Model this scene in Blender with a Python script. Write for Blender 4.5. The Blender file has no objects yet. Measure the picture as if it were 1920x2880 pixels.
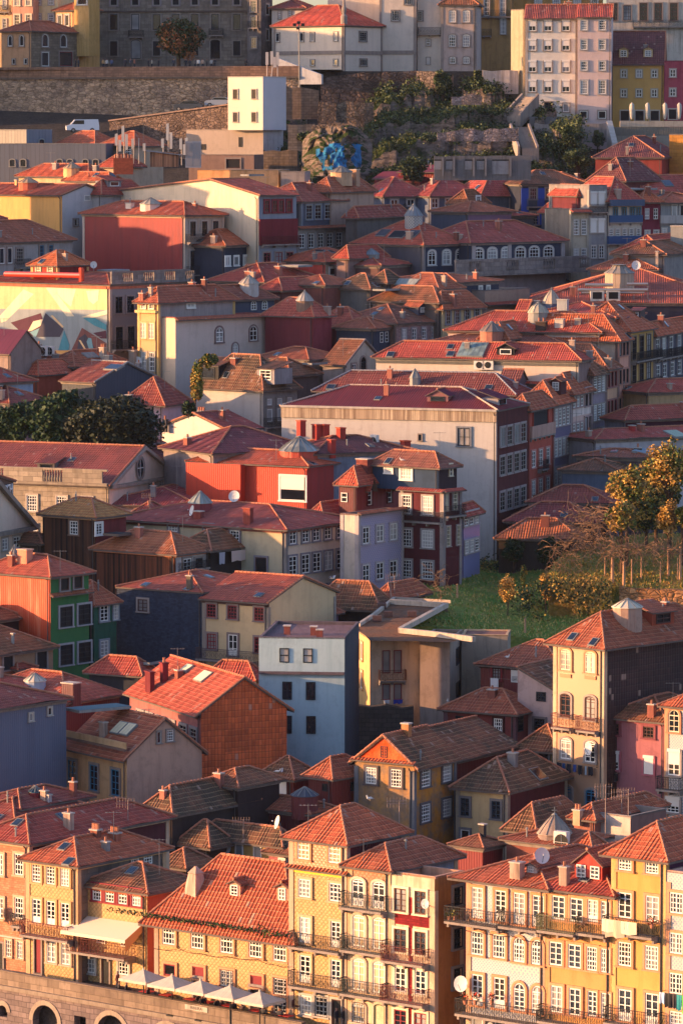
import bpy, math, random
from mathutils import Vector as V, Matrix
from mathutils.bvhtree import BVHTree
rnd = random.Random(7)
SC = bpy.context.scene
COL = SC.collection
# ------------------------------------------------------------------ camera model
F = 12300.0; HC = 68.0; PC = math.radians(5.0)
CP, SP = math.cos(PC), math.sin(PC)
CAM = V((0, 0, HC))
TX = TY = 0.0
def tile(x, y):
    global TX, TY
    TX, TY = x, y
def T(x, y): return TX + x / 2.24, TY + y / 2.24
def ray(x, y):                      # direction of a view ray through a tile point
    px, py = T(x, y)
    a, b = (px - 960) / F, (py - 1440) / F
    return V((a, CP - b * SP, -SP - b * CP))
def at(x, y, Y):
    d = ray(x, y); return CAM + d * (Y / d.y)
ZT = [(0, 1), (262, 1), (263, 9), (303, 9), (330, 13), (375, 18), (425, 25.3), (490, 38.7), (570, 57), (620, 66), (648, 70), (650, 77.6), (2500, 90)]
def zt(Y):
    for (a, za), (b, zb) in zip(ZT, ZT[1:]):
        if a <= Y <= b: return za + (zb - za) * (Y - a) / (b - a)
    return ZT[-1][1]
def baseY(x, y):
    d = ray(x, y); Y = 264.0
    while Y < 700:
        if HC + d.z / d.y * Y <= zt(Y): return Y
        Y += .5
    return 700.0
def onz(x, y, z):
    d = ray(x, y); return CAM + d * ((z - HC) / d.z)
# ------------------------------------------------------------------ materials
def lin(h):
    h = h.lstrip('#'); c = [int(h[i:i+2], 16) / 255 for i in (0, 2, 4)]
    return [x / 12.92 if x <= .04045 else ((x + .055) / 1.055) ** 2.4 for x in c]
class NT:
    def __init__(s, m):
        m.use_nodes = True; s.t = m.node_tree; s.t.nodes.clear()
        s.out = s.n('ShaderNodeOutputMaterial'); s.b = s.n('ShaderNodeBsdfPrincipled')
        s.l(s.b.outputs[0], s.out.inputs[0])
    def n(s, k, **kw):
        o = s.t.nodes.new(k)
        for a, v in kw.items(): setattr(o, a, v)
        return o
    def l(s, a, b): s.t.links.new(a, b)
    def put(s, sock, v):
        if hasattr(v, 'is_output'): s.l(v, sock)
        elif isinstance(v, (list, tuple)) and len(v) == 3 and sock.type == 'RGBA': sock.default_value = (*v, 1)
        else: sock.default_value = v
    def m(s, op, a, b=0., c=0.):
        o = s.n('ShaderNodeMath', operation=op)
        for i, v in enumerate((a, b, c)): s.put(o.inputs[i], v)
        return o.outputs[0]
    def mix(s, f, a, b, bt='MIX'):
        o = s.n('ShaderNodeMix', data_type='RGBA', blend_type=bt)
        s.put(o.inputs[0], f); s.put(o.inputs[6], a); s.put(o.inputs[7], b)
        return o.outputs[2]
    def ramp(s, v, a, b, c=0., d=1.):
        o = s.n('ShaderNodeMapRange'); 
        for i, q in enumerate((v, a, b, c, d)): s.put(o.inputs[i], q)
        return o.outputs[0]
    def uv(s):
        o = s.n('ShaderNodeUVMap'); x = s.n('ShaderNodeSeparateXYZ'); s.l(o.outputs[0], x.inputs[0])
        s.uvs = o.outputs[0]; return x.outputs[0], x.outputs[1]
    def obj(s):
        o = s.n('ShaderNodeTexCoord'); return o.outputs['Object']
    def world(s):
        o = s.n('ShaderNodeNewGeometry'); return o.outputs['Position']
    def comb(s, x, y, z=0.):
        o = s.n('ShaderNodeCombineXYZ')
        for i, q in enumerate((x, y, z)): s.put(o.inputs[i], q)
        return o.outputs[0]
    def noise(s, vec, sc, det=3, rough=.55, col=False):
        o = s.n('ShaderNodeTexNoise'); s.put(o.inputs['Vector'], vec); o.inputs['Scale'].default_value = sc
        o.inputs['Detail'].default_value = det; o.inputs['Roughness'].default_value = rough
        return o.outputs[1 if col else 0]
    def white(s, vec):
        o = s.n('ShaderNodeTexWhiteNoise'); s.put(o.inputs['Vector'], vec); return o.outputs[0]
    def bump(s, h, d=.02, st=.6):
        o = s.n('ShaderNodeBump'); o.inputs['Distance'].default_value = d; o.inputs['Strength'].default_value = st
        s.l(h, o.inputs['Height']); s.l(o.outputs[0], s.b.inputs['Normal'])
    def fin(s, col, rough=.8, spec=.3, metal=0.):
        s.put(s.b.inputs['Base Color'], col); s.put(s.b.inputs['Roughness'], rough)
        s.b.inputs['Specular IOR Level'].default_value = spec; s.b.inputs['Metallic'].default_value = metal
MC = {}
def sc3(c, k): return [min(1, x * k) for x in c]
def mat(kind, h, h2=None, k=1.):
    key = (kind, h, h2, k)
    if key in MC: return MC[key]
    m = bpy.data.materials.new('%s_%s' % (kind, h.lstrip('#'))); MC[key] = m
    n = NT(m); c = lin(h); c2 = lin(h2) if h2 else sc3(c, .45)
    if kind == 'plain': n.fin(c, .7); return m
    if kind == 'gloss': n.fin(c, .25, .5); return m
    if kind == 'metal': n.fin(c, .38, .5, .75); return m
    if kind == 'glass':
        w = n.world(); v = n.noise(w, .9, 1)
        n.fin(n.mix(n.ramp(v, .45, .6), sc3(c, .6), c), .12, .7); return m
    if kind == 'curtain':
        u, v = n.uv(); w = n.world(); s = n.m('SINE', n.m('MULTIPLY', u, 45))
        q = n.noise(w, .6, 1)
        n.fin(n.mix(n.ramp(q, .3, .7, .0, .8), c, sc3(c, .35)), .5, .5); return m
    u, v = n.uv(); w = n.world()
    big = n.noise(w, .16, 4); sm = n.noise(w, 2.2, 4)
    streak = n.noise(n.comb(n.m('MULTIPLY', u, 1.6), n.m('MULTIPLY', v, .13), 3.), 1., 4, .7)
    if kind in ('plaster', 'azul', 'scale'):
        g_ = .3 * c[0] + .55 * c[1] + .15 * c[2]; c = [x * .84 + g_ * .16 for x in c]
    if kind == 'plaster':
        low = n.noise(n.comb(n.m('MULTIPLY', u, .5), n.m('MULTIPLY', v, .5), 1.), 1., 6, .75)
        a = n.mix(n.ramp(big, .3, .7, 0, .35), c, sc3(c, .72))
        a = n.mix(n.ramp(streak, .47, .72, 0, .75 * k), a, c2)
        a = n.mix(n.ramp(low, .52, .62, 0, .55 * k), a, sc3(c, .6)); a = n.mix(n.ramp(sm, .55, .75, 0, .4 * k), a, sc3(c, .6))
        n.bump(n.noise(w, 9, 3), .02, .35); n.fin(a, .9, .2)
    elif kind == 'old':
        a = n.mix(n.ramp(n.noise(w, .5, 6, .7), .42, .62, 0, 1), c, c2)
        a = n.mix(n.ramp(streak, .5, .75, 0, .6), a, sc3(c2, .5))
        a = n.mix(n.ramp(sm, .5, .7, 0, .45), a, sc3(c, .5))
        n.bump(n.noise(w, 4, 5, .7), .06, .6); n.fin(a, .95, .15)
    elif kind == 'corr':                       # vertical corrugated sheet
        s = n.m('SINE', n.m('MULTIPLY', u, 2 * math.pi / .24))
        pan = n.white(n.comb(n.m('FLOOR', n.m('DIVIDE', u, .95)), n.m('FLOOR', n.m('DIVIDE', v, 4.5)), 2.))
        a = n.mix(n.ramp(pan, 0, 1, 0, .35), c, sc3(c, .72))
        a = n.mix(n.ramp(streak, .5, .75, 0, .6), a, c2)
        n.bump(s, .02, .6); n.fin(a, .6, .35)
    elif kind == 'wood':
        pan = n.white(n.comb(n.m('FLOOR', n.m('DIVIDE', u, .22)), 0., 5.))
        f = n.m('FRACT', n.m('DIVIDE', u, .22)); g = n.m('LESS_THAN', f, .1)
        a = n.mix(pan, c, c2); a = n.mix(n.ramp(streak, .45, .7, 0, .7), a, sc3(c2, .5))
        a = n.mix(n.m('MULTIPLY', g, .7), a, [.01, .01, .01]); n.bump(n.m('SUBTRACT', 1., g), .03); n.fin(a, .85, .2)
    elif kind in ('stone', 'slate', 'block'):
        bw, bh = {'stone': (.75, .38), 'slate': (.3, .16), 'block': (1.1, .5)}[kind]
        br = n.n('ShaderNodeTexBrick'); d = n.noise(w, 1.5, 2, .5, True)
        vv = n.n('ShaderNodeVectorMath', operation='MULTIPLY_ADD'); n.l(d, vv.inputs[0]); vv.inputs[1].default_value = (.12, .12, 0) if kind == 'stone' else (.02, .02, 0)
        n.l(n.uvs, vv.inputs[2]); n.l(vv.outputs[0], br.inputs['Vector'])
        br.inputs['Scale'].default_value = 1; br.inputs['Brick Width'].default_value = bw; br.inputs['Row Height'].default_value = bh
        br.inputs['Mortar Size'].default_value = .02 if kind != 'slate' else .008; br.inputs['Mortar Smooth'].default_value = .3
        n.put(br.inputs['Color1'], c); n.put(br.inputs['Color2'], sc3(c, .6)); n.put(br.inputs['Mortar'], sc3(c, .35 if kind != 'block' else .55))
        a = n.mix(n.ramp(big, .35, .65, 0, .5), br.outputs[0], c2)
        a = n.mix(n.ramp(streak, .5, .75, 0, .6), a, sc3(c2, .5)); a = n.mix(n.ramp(sm, .5, .75, 0, .5), a, sc3(c, .35))
        n.bump(br.outputs[1], -.04, .7); n.fin(a, .9, .2)
    elif kind == 'rubble':
        vo = n.n('ShaderNodeTexVoronoi'); n.put(vo.inputs['Vector'], n.comb(n.m('MULTIPLY', u, 1.), n.m('MULTIPLY', v, 1.7), 0.)); vo.inputs['Scale'].default_value = 1.5 * k
        ve = n.n('ShaderNodeTexVoronoi', feature='DISTANCE_TO_EDGE'); n.put(ve.inputs['Vector'], n.comb(u, n.m('MULTIPLY', v, 1.7), 0.)); ve.inputs['Scale'].default_value = 1.5 * k
        s = n.n('ShaderNodeSeparateColor'); n.l(vo.outputs['Color'], s.inputs[0])
        a = n.mix(s.outputs[0], c, sc3(c, .5)); a = n.mix(n.ramp(n.noise(w, .35, 6, .7), .48, .62, 0, .85), a, c2)
        a = n.mix(n.ramp(ve.outputs[0], 0., .07, .7, 0), a, sc3(c, .2))
        a = n.mix(n.ramp(n.noise(w, 1.3, 5, .7), .52, .62, 0, .75), a, sc3(c, .22))
        n.bump(n.ramp(ve.outputs[0], 0, .15), .12, .8); n.fin(a, .95, .1)
    elif kind == 'azul':
        p = .24 * k
        fu = n.m('SUBTRACT', n.m('FRACT', n.m('DIVIDE', u, p)), .5); fv = n.m('SUBTRACT', n.m('FRACT', n.m('DIVIDE', v, p)), .5)
        r = n.m('SQRT', n.m('ADD', n.m('MULTIPLY', fu, fu), n.m('MULTIPLY', fv, fv)))
        dm = n.m('ADD', n.m('ABSOLUTE', fu), n.m('ABSOLUTE', fv))
        pt = n.m('MAXIMUM', n.m('LESS_THAN', r, .2), n.m('GREATER_THAN', dm, .72))
        a = n.mix(n.m('MULTIPLY', pt, .6), c, c2); a = n.mix(n.ramp(big, .35, .7, 0, .35), a, sc3(c, .5)); n.fin(a, .3, .5)
    elif kind == 'scale':                      # small diamond facade tiles with relief
        p = .34
        x = n.m('FRACT', n.m('DIVIDE', n.m('ADD', u, v), p)); y = n.m('FRACT', n.m('DIVIDE', n.m('SUBTRACT', v, u), p))
        h_ = n.m('MAXIMUM', x, n.m('SUBTRACT', 1., y)); cid = n.white(n.comb(n.m('FLOOR', n.m('DIVIDE', n.m('ADD', u, v), p)), n.m('FLOOR', n.m('DIVIDE', n.m('SUBTRACT', v, u), p)), 1.))
        a = n.mix(cid, c, sc3(c, .78)); a = n.mix(n.m('MULTIPLY', n.m('GREATER_THAN', h_, .86), .75), a, c2)
        a = n.mix(n.ramp(streak, .55, .8, 0, .5), a, c2)
        n.bump(h_, -.05, .8); n.fin(a, .5, .4)
    elif kind in ('tile', 'hung'):             # clay roof tiles
        row = .42 if kind == 'tile' else .5; cw = .3
        v = n.m('ADD', v, n.m('MULTIPLY', n.noise(w, .9, 2), .22)); fr = n.m('FRACT', n.m('DIVIDE', v, row)); iu = n.m('FLOOR', n.m('DIVIDE', u, cw)); iv = n.m('FLOOR', n.m('DIVIDE', v, row))
        wn = n.white(n.comb(iu, iv, 1.)); wr = n.white(n.comb(iv, 3., 7.))
        c = [min(1, x * q + .006) for x, q in zip(c, (1.05, 1.15, .9))]; g_ = .3 * c[0] + .6 * c[1] + .1 * c[2]; c = [x * .95 + g_ * .05 for x in c]; c2 = sc3(c2, .95)
        a = n.mix(wn, sc3(c, 1.2), sc3(c, .72)); a = n.mix(n.ramp(wr, 0, 1, 0, .3), a, sc3(c, .7))
        pc = n.white(n.comb(n.m('FLOOR', n.m('DIVIDE', u, 2.1)), n.m('FLOOR', n.m('DIVIDE', v, 1.7)), 4.)); a = n.mix(n.m('MULTIPLY', n.m('GREATER_THAN', pc, .88), .35), a, sc3(c, 1.5)); a = n.mix(n.m('MULTIPLY', n.m('LESS_THAN', pc, .1), .4), a, sc3(c, .5))
        ns = n.noise(w, .28, 6, .72); ns2 = n.noise(w, 1.1, 5, .7)
        lo, hi = .62 - .3 * k, .78 - .3 * k
        a = n.mix(n.ramp(ns, lo + .1, hi + .1, 0, .8), a, c2)
        a = n.mix(n.ramp(ns2, .56, .72, 0, .35 + .35 * k), a, sc3(c2, .55))
        a = n.mix(n.m('MULTIPLY', n.m('GREATER_THAN', wn, .985), .4), a, lin('#c9a58c'))
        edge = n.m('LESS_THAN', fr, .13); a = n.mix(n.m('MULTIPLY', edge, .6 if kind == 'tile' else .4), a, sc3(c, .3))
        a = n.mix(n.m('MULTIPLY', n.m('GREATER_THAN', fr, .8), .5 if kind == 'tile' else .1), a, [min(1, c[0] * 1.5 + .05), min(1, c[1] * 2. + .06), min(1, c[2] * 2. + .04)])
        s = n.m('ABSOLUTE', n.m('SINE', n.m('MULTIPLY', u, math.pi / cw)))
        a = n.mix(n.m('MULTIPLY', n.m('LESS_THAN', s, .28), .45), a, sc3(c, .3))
        n.bump(n.m('ADD', n.m('MULTIPLY', s, .6), n.m('SUBTRACT', 1., fr)), .07, .9); n.fin(a, .75, .25)
    elif kind == 'seam':                       # standing seam sheet
        f = n.m('FRACT', n.m('DIVIDE', u, .6)); g = n.m('LESS_THAN', f, .09)
        a = n.mix(n.ramp(n.white(n.comb(n.m('FLOOR', n.m('DIVIDE', u, .6)), 2., 2.)), 0, 1, 0, .4), c, sc3(c, .65))
        a = n.mix(n.ramp(streak, .5, .75, 0, .5), a, c2); a = n.mix(n.m('MULTIPLY', g, .6), a, sc3(c, .35))
        n.bump(g, .08, .9); n.fin(a, .6, .3)
    elif kind == 'ground':
        a = n.mix(n.ramp(n.noise(w, .3, 6, .7), .35, .65), c, c2); a = n.mix(n.ramp(n.noise(w, 2.5, 4, .7), .45, .7, 0, .6), a, sc3(c, .4))
        n.bump(n.noise(w, 2.5, 5, .7), .3, .8); n.fin(a, .95, .1)
    elif kind == 'rock':
        ge = n.n('ShaderNodeNewGeometry'); sx = n.n('ShaderNodeSeparateXYZ'); n.l(ge.outputs['Normal'], sx.inputs[0])
        rk = n.noise(n.comb(n.m('MULTIPLY', u, .5), n.m('MULTIPLY', v, 1.4), 0.), 1.2, 6, .75)
        a = n.mix(n.ramp(rk, .38, .62), c, sc3(c, .28)); g = n.mix(n.ramp(n.noise(w, 1.2, 5, .7), .4, .6), c2, sc3(c2, .35))
        f = n.m('ADD', n.m('MULTIPLY', sx.outputs[2], .55), n.m('MULTIPLY', n.noise(w, .13, 5, .65), 1.5))
        a = n.mix(n.ramp(f, .88, 1.02), a, g)
        n.bump(n.noise(w, 1.5, 6, .8), .5, .9); n.fin(a, .95, .1)
    elif kind == 'leaf':
        o = n.n('ShaderNodeTexCoord'); 
        wn = n.noise(w, 1.4, 3); a = n.mix(n.ramp(wn, .35, .65), c, c2)
        n.fin(a, .6, .25); n.b.inputs['Subsurface Weight'].default_value = 0.
    elif kind == 'bark':
        a = n.mix(n.ramp(sm, .4, .6), c, sc3(c, .5)); n.bump(n.noise(w, 12, 3), .02); n.fin(a, .9, .1)
    return m
# ------------------------------------------------------------------ mesh builder
Z3 = V((0, 0, 1))
class MB:
    def __init__(s): s.v = []; s.f = []; s.mi = []; s.uv = []; s.mats = []; s.sm = []
    def slot(s, m):
        if m not in s.mats: s.mats.append(m)
        return s.mats.index(m)
    def face(s, pts, m, uv=None, smooth=False):
        b = len(s.v); s.v += [tuple(p) for p in pts]; s.f.append(tuple(range(b, b + len(pts)))); s.mi.append(s.slot(m)); s.sm.append(smooth)
        if uv is None:
            p = [V(q) for q in pts]; nn = (p[1] - p[0]).cross(p[2] - p[0])
            if nn.length < 1e-9 and len(p) > 3: nn = (p[2] - p[0]).cross(p[3] - p[0])
            nn = nn.normalized() if nn.length > 0 else Z3.copy()
            e = V((nn.y, -nn.x, 0)); e = e.normalized() if e.length > .2 else V((1, 0, 0))
            g = nn.cross(e); uv = [(q.dot(e), q.dot(g) if abs(nn.z) > .3 else q.z) for q in p]
        s.uv.append(uv)
    def box(s, o, x, y, z, m):              # corner o, three edge vectors
        o, x, y, z = V(o), V(x), V(y), V(z)
        p = [o, o + x, o + x + y, o + y, o + z, o + x + z, o + x + y + z, o + y + z]
        if x.cross(y).dot(z) > 0: fs = [(0, 3, 2, 1), (4, 5, 6, 7), (0, 1, 5, 4), (1, 2, 6, 5), (2, 3, 7, 6), (3, 0, 4, 7)]
        else: fs = [(0, 1, 2, 3), (7, 6, 5, 4), (4, 5, 1, 0), (5, 6, 2, 1), (6, 7, 3, 2), (7, 4, 0, 3)]
        for f in fs: s.face([p[i] for i in f], m)
    def cbox(s, c, w, d, h, m, ax=None):    # centre of base; ax = unit x axis
        x = V(ax) if ax else V((1, 0, 0)); y = Z3.cross(x)
        s.box(V(c) - x * w / 2 - y * d / 2, x * w, y * d, Z3 * h, m)
    def ring(s, c, r, n, ph=0., x=V((1, 0, 0)), y=V((0, 1, 0))):
        return [V(c) + x * r * math.cos(ph + 2 * math.pi * i / n) + y * r * math.sin(ph + 2 * math.pi * i / n) for i in range(n)]
    def lathe(s, c, prof, n, m, cap=True, smooth=False, ph=0., mats=None):
        rs = [s.ring(V(c) + Z3 * z, max(r, .001), n, ph) for r, z in prof]
        for k in range(len(rs) - 1):
            for i in range(n):
                j = (i + 1) % n; s.face([rs[k][i], rs[k][j], rs[k+1][j], rs[k+1][i]], mats[k] if mats else m, smooth=smooth)
        if cap: s.face(rs[-1], m)
    def tube(s, a, b, r, m, n=6, r2=None, smooth=True):
        a, b = V(a), V(b); d = (b - a)
        if d.length < 1e-6: return
        d.normalize(); x = d.orthogonal().normalized(); y = d.cross(x); r2 = r if r2 is None else r2
        A, B = s.ring(a, r, n, 0, x, y), s.ring(b, r2, n, 0, x, y)
        for i in range(n):
            j = (i + 1) % n; s.face([A[i], A[j], B[j], B[i]], m, smooth=smooth)
        s.face(B, m); s.face(A[::-1], m)
    def path(s, pts, r, m, n=6):
        for a, b in zip(pts, pts[1:]): s.tube(a, b, r, m, n)
    def mesh(s, name):
        me = bpy.data.meshes.new(name); me.from_pydata(s.v, [], s.f)
        for m in s.mats: me.materials.append(m)
        me.polygons.foreach_set('material_index', s.mi); me.polygons.foreach_set('use_smooth', s.sm)
        ul = me.uv_layers.new(name='UVMap'); flat = []
        for u in s.uv:
            for q in u: flat += [q[0], q[1]]
        ul.data.foreach_set('uv', flat); me.update(); return me
    def build(s, name, parent=None, loc=None):
        me = s.mesh(name); o = bpy.data.objects.new(name, me); COL.objects.link(o)
        if parent: o.parent = parent
        if loc is not None: o.location = loc
        return o
LABELS = {}
def tag(o, label=None, cat=None, group=None, kind=None):
    if label:
        o['label'] = label
        n = len(label.split())
        if n < 4 or n > 16: print('LABEL LEN', n, label)
        if label in LABELS and LABELS[label] != group: print('DUP LABEL', label)
        LABELS[label] = group
    if cat: o['category'] = cat
    if group: o['group'] = group
    if kind: o['kind'] = kind
    return o
def empty(name, loc):
    o = bpy.data.objects.new(name, None); COL.objects.link(o); o.location = loc; return o
def inst(name, me, parent, M):
    o = bpy.data.objects.new(name, me); COL.objects.link(o)
    if parent: o.parent = parent; o.matrix_parent_inverse = Matrix.Identity(4)
    o.matrix_local = M
    return o
# palette shortcuts
def P(h, h2=None, k=1.): return mat('plaster', h, h2, k)
STONE = mat('plaster', '#8f8073', '#4a423e', .8); STW = mat('plaster', '#b5a896', '#6a5f56', .6)
WHITE = mat('plain', '#d9d4c8'); CREAMF = mat('plain', '#cdbfa0'); BROWN = mat('plain', '#4a2a22'); REDF = mat('plain', '#7a1f25'); BLUEF = mat('plain', '#2d6c86'); DKF = mat('plain', '#1d2226'); GRNF = mat('plain', '#3d5a3a')
IRON = mat('plain', '#1b1d20'); IRONR = mat('plain', '#5a1a1c'); IRONB = mat('plain', '#1d3550'); IRONW = mat('plain', '#8a8478')
GLASS = mat('glass', '#10151c'); GLASS2 = mat('glass', '#1c2630'); CURT = mat('curtain', '#8f8a86'); CURT2 = mat('curtain', '#b8b2a8'); SHUT = mat('plain', '#cfc8bc'); DARK = mat('plain', '#0c0d10')
WARM = mat('glass', '#3a2a20')
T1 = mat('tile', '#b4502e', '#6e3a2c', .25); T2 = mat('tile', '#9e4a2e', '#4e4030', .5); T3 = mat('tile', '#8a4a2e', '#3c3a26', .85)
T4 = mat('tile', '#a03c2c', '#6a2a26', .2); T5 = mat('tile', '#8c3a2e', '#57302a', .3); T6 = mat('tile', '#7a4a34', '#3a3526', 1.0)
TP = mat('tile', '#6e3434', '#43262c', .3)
CAPM = mat('plaster', '#b8714c', '#6a4636', .8); CAPW = mat('plaster', '#c09a7e', '#6a4a3c', .8); FASC = mat('plaster', '#6a5a4e', '#2e2826', .6)
ZINC = mat('seam', '#6b7078', '#4a4a4e'); LEAD = mat('plaster', '#8a8880', '#55504a', .8)
MCORR = mat('corr', '#7a2426', '#521a1e'); RUST = mat('corr', '#a8401f', '#6a2a1a'); NAVY = mat('corr', '#2e3646', '#1e242e'); SLATEW = mat('corr', '#434a58', '#2c3038')
# ------------------------------------------------------------------ windows
WC = {}
def winmesh(w, h, st, sur, fr, cols, rows):
    w = round(w * 10) / 10 or .1; h = round(h * 10) / 10
    key = (w, h, st, sur, fr, cols, rows)
    if key in WC: return WC[key]
    b = MB(); g = {}; arch = 'a' in st; X = V((1, 0, 0)); Y = V((0, 1, 0))
    def bx(x0, x1, z0, z1, d0, d1, m, B=b): B.box((x0, d0, z0), (x1 - x0, 0, 0), (0, d1 - d0, 0), (0, 0, z1 - z0), m)
    hw = w / 2; ft = min(.09, w * .1); sw = .17 if w > .7 else .12
    NA = 8
    def arc(r, hh, z): return [(r * math.cos(math.pi * i / NA), z + hh * math.sin(math.pi * i / NA)) for i in range(NA + 1)]
    rise = {'a': hw * .45, 'A': hw}.get('A' if 'A' in st else 'a', 0) if (arch or 'A' in st) else 0
    z1 = h - rise
    def archband(r0, r1, h0, h1, d0, d1, m):
        A, B = arc(r0, h0, z1), arc(r1, h1, z1)
        for i in range(NA):
            q = [(A[i][0], d1, A[i][1]), (B[i][0], d1, B[i][1]), (B[i+1][0], d1, B[i+1][1]), (A[i+1][0], d1, A[i+1][1])]
            b.face(q, m); b.face([(p[0], d0, p[2]) for p in (q[0], q[3])] + [q[3], q[0]], m); b.face([q[1], q[2]] + [(p[0], d0, p[2]) for p in (q[2], q[1])], m)
    if sur:
        bx(-hw - sw, -hw, -.02, z1, 0, .12, sur); bx(hw, hw + sw, -.02, z1, 0, .12, sur)
        if rise: archband(hw, hw + sw, rise, rise + sw, 0, .12, sur)
        else: bx(-hw - sw, hw + sw, h, h + sw, 0, .12, sur)
        bx(-hw - sw - .04, hw + sw + .04, -sw * .8, -.02, 0, .19, sur)
    bx(-hw, -hw + ft, 0, z1, .02, .07, fr); bx(hw - ft, hw, 0, z1, .02, .07, fr)
    bx(-hw + ft, hw - ft, 0, ft, .02, .07, fr)
    if rise: archband(hw - ft, hw, rise - ft, rise, .02, .07, fr)
    else: bx(-hw + ft, hw - ft, h - ft, h, .02, .07, fr)
    mt = .05 if w > .6 else .04
    if 'n' not in st:
        for i in range(1, cols):
            x = -hw + w * i / cols; t = mt * (1.7 if (cols % 2 == 0 and i == cols // 2 and 'c' in st) else 1)
            bx(x - t / 2, x + t / 2, ft, h - ft - (rise * .15 if rise else 0), .025, .06, fr)
        for j in range(1, rows):
            z = h * j / rows; t = mt * (1.8 if (j == rows // 2 and 's' in st) else 1)
            if z < z1 or not rise: bx(-hw + ft, hw - ft, z - t / 2, z + t / 2, .027, .058, fr)
        if rise: bx(-hw + ft, hw - ft, z1 - .04, z1 + .04, .024, .068, fr)
    if 'p' in st:   # solid lower panel (door)
        bx(-hw + ft, hw - ft, ft, h * .28, .022, .05, fr)
    if 'r' in st:   # roller blind
        bx(-hw + .03, hw - .03, h * (.45 if 'R' not in st else .04), h - .02, .03, .085, SHUT); bx(-hw - .05, hw + .05, h - .05, h + .2, .0, .16, SHUT)
    if 'b' in st:   # bars
        nb = max(4, int(w / .14))
        for i in range(nb + 1): x = -hw + w * i / nb; b.tube((x, .16, -.05), (x, .16, h + .05), .015, IRON, 4)
        for z in (.0, h * .25, h * .5, h * .75, h): b.tube((-hw - .05, .16, z), (hw + .05, .16, z), .015, IRON, 4)
    p = {}
    for nm, gm in (('g', GLASS), ('h', GLASS2), ('c', CURT), ('d', CURT2), ('w', WARM), ('x', DARK), ('R', REDF), ('G', GRNF)):
        q = MB()
        if rise: q.face([(-hw, .012, 0), (hw, .012, 0)] + [(x, .012, z) for x, z in arc(hw, rise, z1)], gm, uv=[(0, 0)] * (NA + 3))
        else: q.face([(-hw, .012, 0), (hw, .012, 0), (hw, .012, h), (-hw, .012, h)], gm, uv=[(-hw, 0), (hw, 0), (hw, h), (-hw, h)])
        p[nm] = q
    pm = {k: None for k in p}
    WC[key] = (b.mesh('window'), p, pm); return WC[key]
def put_window(par, org, u, n, z0, w, h, st='s', sur=STONE, fr=WHITE, cols=3, rows=4, pane=None, name='window'):
    me, p, pm = winmesh(w, h, st, sur, fr, cols, rows)
    M = Matrix(((-u.x, n.x, 0, org.x), (-u.y, n.y, 0, org.y), (-u.z, n.z, 1, z0), (0, 0, 0, 1)))
    M = Matrix.Translation(-par.location) @ M if par else M
    o = inst(name, me, par, M)
    k = pane or rnd.choice('ggghhhccdx' if fr in (WHITE, CREAMF) else 'gghhgc')
    if pm[k] is None: pm[k] = p[k].mesh('pane')
    c = inst('pane', pm[k], o, Matrix.Identity(4)); return o
# ------------------------------------------------------------------ house
def clipv(poly, u):
    vs = []
    for (a, b), (c, d) in zip(poly, poly[1:] + poly[:1]):
        if abs(a - c) < 1e-9:
            if abs(a - u) < 1e-6: vs += [b, d]
        elif min(a, c) - 1e-7 <= u <= max(a, c) + 1e-7: vs.append(b + (d - b) * (u - a) / (c - a))
    return (min(vs), max(vs)) if vs else None
def hsh(x, y): 
    v = math.sin(x * 12.9898 + y * 78.233) * 43758.5453; return v - math.floor(v)
def sag(x, y):
    ix, iy = math.floor(x), math.floor(y); fx, fy = x - ix, y - iy
    return (hsh(ix, iy) * (1-fx) + hsh(ix+1, iy) * fx) * (1-fy) + (hsh(ix, iy+1) * (1-fx) + hsh(ix+1, iy+1) * fx) * fy - .5
def roofplane(b, poly, m, amp=.05, per=.3, th=.14, fm=None, wob=.17):
    p0, p1 = poly[0], poly[1]; U = (p1 - p0).normalized()
    nn = V((0, 0, 0))
    for i in range(1, len(poly) - 1): nn += (poly[i] - p0).cross(poly[i+1] - p0)
    nn.normalize(); N = nn if nn.z > 0 else -nn
    Vv = N.cross(U)
    if Vv.z < 0: Vv = -Vv
    q = [((p - p0).dot(U), (p - p0).dot(Vv)) for p in poly]
    us = [a for a, _ in q]; u0, u1 = min(us), max(us)
    n = max(2, int((u1 - u0) / (per / 2))); prev = None
    for i in range(n + 1):
        u = u0 + (u1 - u0) * i / n; r = clipv(q, min(max(u, u0 + 1e-5), u1 - 1e-5))
        if not r: prev = None; continue
        off = amp * (i % 2)
        k = max(1, int((max(x[1] for x in q)) / 1.6)); row = []
        for j in range(k + 1):
            v = r[0] + (r[1] - r[0]) * j / k; pt = p0 + U * u + Vv * v
            edge = min(1, (u - u0) / .5, (u1 - u) / .5) 
            row.append((pt + N * (off + wob * sag(pt.x * .45 + pt.y * .3, pt.y * .45 + pt.z) * edge), (u, v)))
        if prev:
            for j in range(k):
                a, b_, c, d = prev[j], row[j], row[j+1], prev[j+1]
                if abs(a[1][1] - d[1][1]) < 1e-4 and abs(b_[1][1] - c[1][1]) < 1e-4: continue
                b.face([a[0], b_[0], c[0], d[0]], m, [a[1], b_[1], c[1], d[1]])
        prev = row
    fm = fm or FASC; low = [p - Z3 * th for p in poly]; b.face(low[::-1], fm)
    for i in range(len(poly)):
        j = (i + 1) % len(poly); b.face([poly[i], low[i], low[j], poly[j]], fm)
def cap(b, p, q, m, r=.095):
    d = q - p; L = d.length
    if L < .3: return
    n = max(1, int(L / .42)); d /= L
    x = d.orthogonal().normalized()
    for i in range(n):
        a = p + d * (L * i / n); c = p + d * (L * (i + 1) / n); b.tube(a + Z3 * .03, c + Z3 * .03, r * 1.15, m, 6, r * .8)
ALLH = []
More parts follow.
